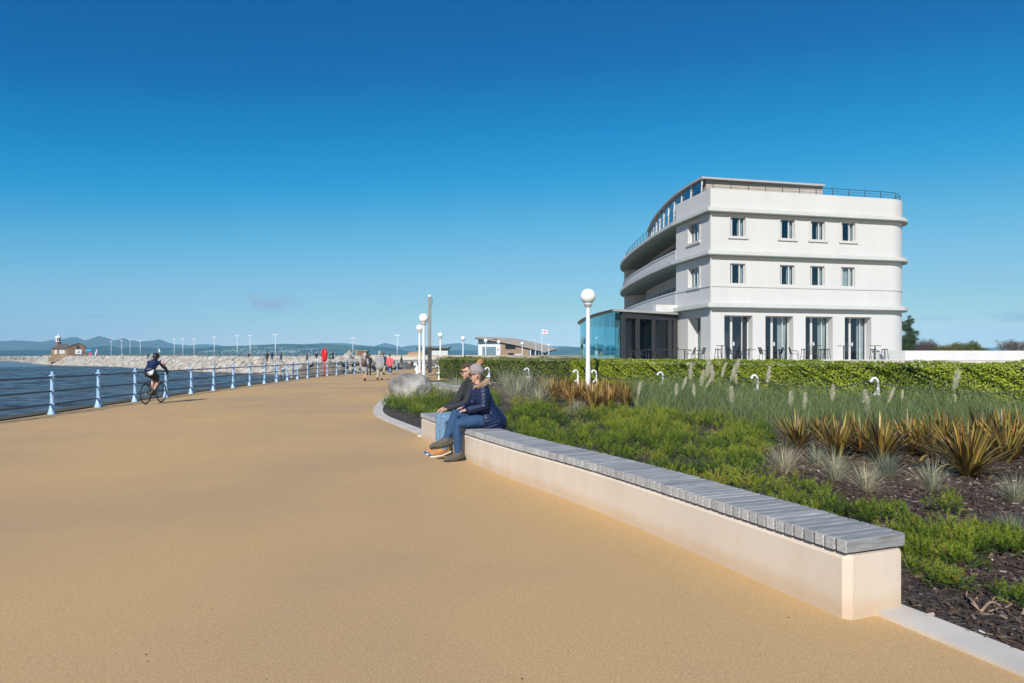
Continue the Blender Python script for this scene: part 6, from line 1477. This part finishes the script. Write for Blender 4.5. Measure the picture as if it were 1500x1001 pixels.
# terrace furniture ------------------------------------------------------
def bar_table():
    t = thing('bar_table', '', 'table'); obj('top', MB().lathe([(.36, .93), (.36, .955), (.33, .96)], 20), M_black_m, t); obj('stem', MB().tube([(0, 0, .03), (0, 0, .93)], .035, 8), M_black_m, t); obj('foot', MB().lathe([(.25, 0), (.25, .025), (.05, .04)], 16), M_black_m, t); return t
def stool():
    t = thing('bar_stool', '', 'stool'); obj('seat', MB().lathe([(.16, .70), (.18, .72), (.18, .745), (.14, .75)], 14), M_black_m, t)
    for a in (.8, 2.36, 3.93, 5.5): obj('leg', MB().tube([(.13 * math.cos(a), .13 * math.sin(a), .70), (.24 * math.cos(a), .24 * math.sin(a), 0)], .016, 6), M_black_m, t)
    obj('footrest', MB().tube([(.2 * math.cos(a), .2 * math.sin(a), .26) for a in np.linspace(0, 2 * PI, 13)[:-1]], .012, 6, True), M_black_m, t); return t
def low_table():
    t = thing('cafe_table', '', 'table'); obj('top', MB().lathe([(.40, .70), (.40, .725), (.37, .73)], 20), M_black_m, t); obj('stem', MB().tube([(0, 0, .03), (0, 0, .70)], .035, 8), M_black_m, t); obj('foot', MB().lathe([(.25, 0), (.25, .025), (.05, .04)], 16), M_black_m, t); return t
def chair():
    t = thing('wire_chair', '', 'chair')
    s = MB()
    for k in range(9): s.tube([(-.20, -.2 + .05 * k, .45), (.20, -.2 + .05 * k, .43)], .010, 5)
    s.tube([(-.2, -.2, .45), (.2, -.2, .43), (.2, .2, .43), (-.2, .2, .45)], .013, 6, True); obj('seat', s, M_black_m, t)
    b_ = MB()
    for k in range(9): b_.tube([(-.20, -.2 + .05 * k, .46), (-.31, -.2 + .05 * k, .82)], .010, 5)
    b_.tube([(-.2, -.21, .46), (-.315, -.21, .84), (-.315, .21, .84), (-.2, .21, .46)], .014, 6); obj('backrest', b_, M_black_m, t)
    for x_, y_ in ((.18, .19), (.18, -.19), (-.2, .19), (-.2, -.19)): obj('leg', MB().tube([(x_, y_, .44), (x_ * 1.25, y_ * 1.15, 0)], .014, 6), M_black_m, t)
    for y_ in (-.24, .24): obj('arm', MB().tube([(-.27, y_ * .9, .66), (-.05, y_, .66), (.17, y_, .60), (.18, y_ * .85, .44)], .013, 6), M_black_m, t)
    return t
KIT = {'b': bar_table, 's': stool, 'l': low_table, 'c': chair}; GRP = {'b': 'bar tables on the hotel terrace', 's': 'bar stools on the hotel terrace', 'l': 'cafe tables on the hotel terrace', 'c': 'wire chairs on the hotel terrace'}; PRO = {}
for kd, px, Y_, rz, lab in (
        ('b', 1057.5, 41.2, 0, 'tall black bar table before the wall corner with one stool'), ('b', 1196, 41.6, 0, 'tall black bar table before the third glazed door'), ('b', 1236, 42.4, 0, 'tall black bar table half hidden at the last glazed door'), ('b', 1281.8, 41.4, 0, 'tall black bar table before the curved hotel corner'),
        ('s', 1051.5, 41.0, .3, 'black bar stool at the bar table by the hotel corner'), ('s', 1178, 41.2, .2, 'black bar stool beyond the wire chairs, before the third glazed door'), ('s', 1203, 41.4, .5, 'black bar stool behind the bar table at the third glazed door'), ('s', 1211, 41.0, .1, 'black bar stool in front of the wall pier between the last two doors'), ('s', 1279, 41.9, .7, 'black bar stool tucked behind the table at the curved corner'), ('s', 1296, 41.2, .4, 'lone black bar stool where the parapet begins'),
        ('l', 1097, 41.0, 0, 'low black cafe table at the first glazed door'), ('l', 1142, 41.2, 0, 'low black cafe table at the second glazed door'), ('l', 1003, 42.0, 0, 'low black cafe table between lounge and hotel corner'), ('l', 950, 42.4, 0, 'low black cafe table before the dark lounge front'), ('l', 975, 42.2, 0, 'low black cafe table nearest the hotel end of the lounge front'),
        ('c', 1074, 41.1, .2, 'black wire chair facing the low table at the first glazed door'), ('c', 1091, 41.4, 2.8, 'black wire chair behind the low table at the first glazed door'), ('c', 1120, 41.0, .1, 'black wire chair drawn out before the second glazed door'), ('c', 1139, 41.5, 3.0, 'black wire chair behind the low table at the second glazed door'), ('c', 1164, 41.0, -.2, 'black wire chair alone before the white pier'), ('c', 1189, 41.0, 1.4, 'black wire chair seen from behind at the third glazed door'),
        ('c', 1011, 41.8, 3.1, 'black wire chair closest to the low table by the hotel corner'), ('c', 1018, 42.1, 2.9, 'black wire chair in the middle of three by the hotel corner'), ('c', 1025, 41.7, 3.3, 'black wire chair at the end of three by the hotel corner'), ('c', 928, 42.6, .2, 'black wire chair at the glass corner end of the lounge front'), ('c', 940, 42.3, .4, 'black wire chair facing the low table before the lounge front'), ('c', 960, 42.6, 2.8, 'black wire chair between the two low tables of the lounge front'), ('c', 968, 42.1, .6, 'black wire chair turned towards the hotel before the lounge front'), ('c', 986, 42.2, 3.0, 'black wire chair at the hotel end of the lounge front')):
    p = D(px, Y_, TZ)
    if kd not in PRO: o = PRO[kd] = KIT[kd](); o.location = p; o.rotation_euler.z = rz; o['label'] = lab; o['group'] = GRP[kd]
    else: dup(PRO[kd], p, rz, lab)

# ================================================================== BUILDINGS BEYOND
M_brick = mat('buff_brick', (.44, .28, .17), .9, .15, 3, .3, 30); M_tan = mat('tan_metal_roof', (.50, .40, .30), .6, .08, 2); M_blueglass = mat('blue_grey_shutter', (.16, .25, .29), .4, .15, 2, stretch=(.1, .1, 12))
Q0 = D(700.5, 195); qd = (D(803, 206) - D(733, 197)).normalized(); Q1 = D(733, 197); Q2 = Q1 + qd * 30; Q3 = D(803, 206)
lh = thing('lifeboat_house', 'white and buff brick building with a long sloping roof seen above the hedge', 'building', (Q0.x, Q0.y, 0))
zA, zB = Zat(497.5, 195), Zat(501.5, 197)
bd = Vector((.15, .99, 0)); ew = MB(); pts = [(Q0.x, Q0.y), (Q1.x, Q1.y), (Q1.x + 12 * bd.x, Q1.y + 12), (Q0.x + 12 * bd.x, Q0.y + 12)]
ew.add([(pts[0][0], pts[0][1], 0), (pts[1][0], pts[1][1], 0), (pts[1][0], pts[1][1], zB), (pts[0][0], pts[0][1], zA - .1), (pts[2][0], pts[2][1], 0), (pts[2][0], pts[2][1], zB), (pts[3][0], pts[3][1], 0), (pts[3][0], pts[3][1], zA - .1)], [(0, 1, 2, 3), (1, 4, 5, 2), (4, 6, 7, 5), (6, 0, 3, 7), (3, 2, 5, 7)])
obj('end_wall', ew, M_whitep, lh, world=True)
def on(px): # point of the brick flank at photo column px
    k = (px - 750) / FP; t = (k * Q1.y - Q1.x) / (qd.x - k * qd.y); return Q1 + qd * t
zr_ = lambda p: Zat(501 + (518 - 501) * 0, 197) + 0 * p.x
topz = lambda px: Zat(np.interp(px, [733, 762, 785, 804], [500.8, 506.5, 512, 518]), on(px).y)
bm_ = MB(); flk = [733, 745, 760, 775, 790, 803]
for a, b in zip(flk, flk[1:]):
    if a >= 775: continue
    p, q = on(a), on(b); bm_.add([(p.x, p.y, 0), (q.x, q.y, 0), (q.x, q.y, topz(b) - .2), (p.x, p.y, topz(a) - .2)], [(0, 1, 2, 3)])
obj('brick_wall', bm_, M_brick, lh, world=True)
dk = MB(); 
for a, b in ((775, 790), (790, 803)):
    p, q = on(a) + Vector((.6, .2, 0)), on(b) + Vector((.6, .2, 0)); dk.add([(p.x, p.y, 0), (q.x, q.y, 0), (q.x, q.y, topz(b) - .3), (p.x, p.y, topz(a) - .3)], [(0, 1, 2, 3)])
obj('open_bays', dk, M_dark, lh, world=True)
for px in (777, 783, 789, 795, 801): p = on(px); obj('pillar', MB().bar((p.x, p.y, 0), (p.x, p.y, topz(px) - .3), .3), M_galv, lh, world=True)
rf_ = MB(); ro = [(D(696.5, 193), Zat(495.3, 193))] + [(on(px) - Vector((.8, .6, 0)), topz(px)) for px in flk]
ri = [(p + Vector((5, 22, 0)), z + (1.2 if i else .5)) for i, (p, z) in enumerate(ro)]
for dz in (0, .35):
    o_ = len(rf_.v); rf_.v += [(p.x, p.y, z + dz) for p, z in ro] + [(p.x, p.y, z + dz) for p, z in ri]; n_ = len(ro)
    rf_.f += [(o_ + i, o_ + i + 1, o_ + n_ + i + 1, o_ + n_ + i) for i in range(n_ - 1)]
rf_.f += [(i, i + 1, 2 * n_ + i + 1, 2 * n_ + i) for i in range(n_ - 1)]
obj('roof', rf_, M_tan, lh, world=True)
ed = MB(); 
for (p, z), (q, w_) in zip(ro, ro[1:]): ed.bar((p.x, p.y, z - .12), (q.x, q.y, w_ - .12), .5, .24)
obj('roof_edge', ed, M_dframe, lh, world=True)
yq = lambda px: Q0.y + (px - 700.5) / 32.5 * 2 - .12
def plate(name, px0, px1, y0, y1, m, par, dY=0.0):
    a, b = D(px0, yq(px0) - dY), D(px1, yq(px1) - dY); c_ = (a + b) / 2
    return obj(name, MB().box((c_.x, c_.y, (Zat(y0, c_.y) + Zat(y1, c_.y)) / 2), ((b - a).length, .16, Zat(y0, c_.y) - Zat(y1, c_.y)), math.atan2(b.y - a.y, b.x - a.x)), m, par, world=True)
dr = plate('boat_door', 706.5, 726, 508.2, 523, M_blueglass, lh); 
for k in range(1, 6): plate('door_rail', 706.5, 726, 508.2 + k * 2.5, 508.5 + k * 2.5, M_galv, dr, .12)
plate('clerestory', 701.2, 728, 496.9, 498.4, M_dark, lh, .02)
for k in range(11): plate('letter', 701.5 + k * 1.45, 702.3 + k * 1.45, 500.9 - .02 * k, 501.7, M_galv, lh, .02)
plate('emblem', 728.6, 729.8, 511, 513, M_dark, lh, .02)
def flank(name, px0, px1, y0, y1, m):
    a, b = on(px0) - Vector((.12, -.05, 0)), on(px1) - Vector((.12, -.05, 0)); c_ = (a + b) / 2
    return obj(name, MB().box((c_.x, c_.y, (Zat(y0, c_.y) + Zat(y1, c_.y)) / 2), ((b - a).length, .3, Zat(y0, c_.y) - Zat(y1, c_.y)), math.atan2(b.y - a.y, b.x - a.x)), m, par_, world=True)
par_ = lh
flank('window', 740.5, 755.5, 505.3, 511.8, M_dark); flank('window', 745, 752.5, 517.3, 522.8, M_dark); flank('notice_board', 755.5, 764, 518.6, 522.6, M_whitep)
# flat-roofed hut
fh_ = thing('hut', 'brown brick hut with a flat green roof and a white side panel', 'building', D(632, 122)); k = .122
M_greenroof = mat('green_copper', (.13, .17, .14), .7, .12, 2)
obj('wall', MB().box((-20 * k + .3, 1.5, .85), (4.4 * 11 * k * .5 + 1.2, 3, 1.7 + .9)), M_brick, fh_); obj('opening', MB().box((-6 * k, .6, 1.2), (10 * k, 2.0, 2.6)), M_dark, fh_)
obj('side_panel', MB().box((12.5 * k, .8, 1.25), (24 * k, 2.4, 2.7)), M_wall, fh_)
obj('roof', MB().box((1.2 * k, 1.2, 2.95), (49 * k, 4.2, .28)), M_greenroof, fh_); obj('fascia', MB().box((1.2 * k, 1.2, 2.72), (45 * k, 3.8, .2)), M_dframe, fh_)
# flagpole
fp_ = thing('flagpole', 'white flagpole flying a white flag with a red cross beside the lifeboat house', 'flagpole', D(793.8, 175)); hF = Zat(482.5, 175)
obj('pole', MB().tube([(0, 0, 0), (0, 0, hF)], [.10, .06], 8), M_whitep, fp_)
def wavy(x0, x1, z0, z1, dy):
    n = 10; vs = []
    for s in (-1, 1):
        for i in range(n + 1):
            x = x0 + (x1 - x0) * i / n
            for z in (z0, z1): vs.append((x, .08 * math.sin(x * 4) + s * dy, z - .12 * x))
    m_ = 2 * (n + 1); return MB().add(vs, [(2 * i, 2 * i + 2, 2 * i + 3, 2 * i + 1) for i in range(n)] + [(m_ + 2 * i, m_ + 2 * i + 1, m_ + 2 * i + 3, m_ + 2 * i + 2) for i in range(n)])
fg = obj('flag', wavy(.08, 1.5, hF - 1.05, hF - .05, .006), M_whitep, fp_); cr_ = wavy(.08, 1.5, hF - .63, hF - .46, .012); c2_ = wavy(.70, .87, hF - 1.05, hF - .05, .012); cr_.add(c2_.v, c2_.f); obj('cross', cr_, M_red, fg)
for px, Y_, ty, lab in ((784.8, 185, 497, 'thin grey lamp column with one small lantern beside the flagpole'),):
    t = thing('lamp_column', lab, 'street lamp', D(px, Y_)); h = Zat(ty, Y_); obj('column', MB().tube([(0, 0, 0), (0, 0, h)], [.12, .07], 8), M_galv, t); obj('lantern', MB().box((-.35, 0, h), (.8, .3, .14)), M_galv, t)

# ================================================================== TREES BEYOND THE PARAPET
M_bark = mat('grey_bark', (.13, .10, .085), .95, .3, 4, .6, 12)
def tree(label, cat, px, Y, h, blobs, m, n, size, trunk_r=.16, name='tree', seed=0, tint0=.4, twig=0):
    """tapered trunk with limbs reaching into each crown lobe; leaf clusters spread through every lobe"""
    t = thing(name, label, cat, D(px, Y)); tr = MB(); c0 = Vector((0, 0, h * .34))
    tr.tube([(0, 0, 0), (.05, .02, h * .18), tuple(c0)], [trunk_r, trunk_r * .8, trunk_r * .65], 8)
    for (bx, by, bz, br, bh) in blobs:
        e = Vector((bx, by, bz)); tr.tube([c0 - Vector((0, 0, h * .05)), c0.lerp(e, .5) + Vector((random.uniform(-.2, .2), random.uniform(-.2, .2), -.15)), e], [trunk_r * .5, trunk_r * .32, trunk_r * .12], 6)
    obj('trunk', tr, M_bark, t, True)
    tot = sum(b[3] ** 2 * b[4] for b in blobs); parts = []
    for (bx, by, bz, br, bh) in blobs:
        k = int(n * br * br * bh / tot); nc = max(6, k // 55); cdir = unit(RNG.normal(size=(nc, 3))) * (RNG.random(nc) ** .4)[:, None]
        cl = cdir * np.array([br, br, bh]) + np.array([bx, by, bz]); i = RNG.integers(0, nc, k); P = cl[i] + RNG.normal(size=(k, 3)) * np.array([.16, .16, .13]) * (br ** .7)
        cs = RNG.normal(0, .14, nc); parts.append(leaves(P, RNG.normal(size=(k, 3)) + unit(cl[i] - np.array([bx, by, bz])) * .8 + np.array([0, 0, .5]), size * RNG.uniform(.6, 1.3, k), np.clip(tint0 + cs[i] + RNG.normal(0, .12, k), 0, 1)))
    V, F, T = join(parts); np_mesh('crown', V, F, m, t, T); return t
M_pine = leaf_mat('pine_foliage', [(0, (.02, .045, .016)), (.5, (.055, .10, .035)), (1, (.13, .19, .07))], .6, .15)
M_bush = leaf_mat('bush_foliage', [(0, (.045, .07, .02)), (.5, (.12, .16, .04)), (1, (.25, .27, .08))], .6, .2)
M_brown = leaf_mat('bare_twiggy_crown', [(0, (.06, .045, .04)), (.5, (.13, .10, .085)), (1, (.20, .16, .13))], .8, .1)
M_olive = leaf_mat('olive_foliage', [(0, (.07, .07, .02)), (.5, (.18, .165, .045)), (1, (.33, .28, .09))], .6, .2)
tree('dark evergreen tree with a ragged outline rising beside the curved hotel corner', 'tree', 1329, 95, 7.6, [(0, 0, 2.0, 1.7, 1.3), (.9, -.2, 1.7, 1.1, 1.1), (.2, 0, 3.6, 1.1, .8), (.55, 0, 4.6, .8, .6), (-.1, .1, 5.6, .8, .8), (.3, 0, 6.4, .5, .7), (.95, 0, 3.9, .45, .4)], M_pine, 38000, .13, .2, 'evergreen_tree')
tree('domed purplish brown leafless shrub beside the dark evergreen', 'shrub', 1357.5, 92, 4.2, [(0, 0, 2.2, 1.5, 1.5), (.9, 0, 1.9, 1.1, 1.2), (-.8, 0, 1.7, .9, 1.1)], M_brown, 34000, .085, .12, 'shrub')
tree('long olive and bronze shrub in the middle of the row behind the white parapet', 'shrub', 1391, 90, 3.9, [(-1.2, 0, 1.7, 1.2, 1.1), (.3, 0, 1.9, 1.3, 1.2), (1.4, 0, 2.1, 1.2, 1.1), (.4, -.4, 1.4, 1.4, .9)], M_olive, 44000, .10, .12, 'shrub')
tree('bushy green shrub with upright tips sloping down to the bare tree', 'shrub', 1424, 90, 4.0, [(0, 0, 2.3, .9, 1.2), (-1.0, 0, 1.9, 1.2, 1.1), (1.1, 0, 1.7, 1.3, .9), (2.4, 0, 1.3, 1.2, .7), (.5, 0, 2.9, .4, .6)], M_bush, 44000, .095, .12, 'shrub')
pl = thing('cordyline', 'spiky palm-like plant with pale sword leaves before the olive shrub', 'palm', D(1386.5, 86)); obj('trunk', MB().tube([(0, 0, 0), (.05, 0, 1.5)], [.12, .09], 8), M_bark, pl)
n = 110; V, F, T = blades(np.tile([.05, 0, 1.5], (n, 1)), RNG.uniform(0, 2 * PI, n), RNG.uniform(0, 1.6, n), RNG.uniform(.6, 2.2, n), RNG.uniform(.6, 1.05, n), .05, 4, RNG.uniform(.3, 1, n)); np_mesh('crown', V, F, M_olive, pl, T)
def bare_tree(label, px, Y, h, seed):
    t = thing('bare_tree', label, 'tree', D(px, Y)); rnd = random.Random(seed); tr = MB(); br = MB()
    def grow(p, d, L, r, lev):
        q = p + d * L; mid = p.lerp(q, .5) + Vector((rnd.uniform(-1, 1), rnd.uniform(-1, 1), 0)) * L * .06
        (tr if lev < 2 else br).tube([p, mid, q], [r, r * .85, r * .7], 5 if lev > 1 else 7)
        if lev >= 6: return
        for _ in range(3 if lev < 4 else 2):
            nd = (d + Vector((rnd.gauss(0, .5), rnd.gauss(0, .5), rnd.uniform(-.1, .3)))).normalized(); grow(q - d * L * rnd.uniform(0, .25), nd, L * rnd.uniform(.62, .8), r * .62, lev + 1)
    for _ in range(3): grow(Vector((0, 0, 0)), Vector((rnd.gauss(0, .28), rnd.gauss(0, .28), 1)).normalized(), h * .30, .10, 0)
    obj('trunk', tr, M_bark, t, True); obj('branches', br, M_bark, t); return t
bare_tree('leafless grey tree with a thicket of upright twigs, nearer the green shrub', 1474, 96, 4.6, 4)
bare_tree('leafless grey tree cut by the picture edge', 1494, 94, 4.7, 8)
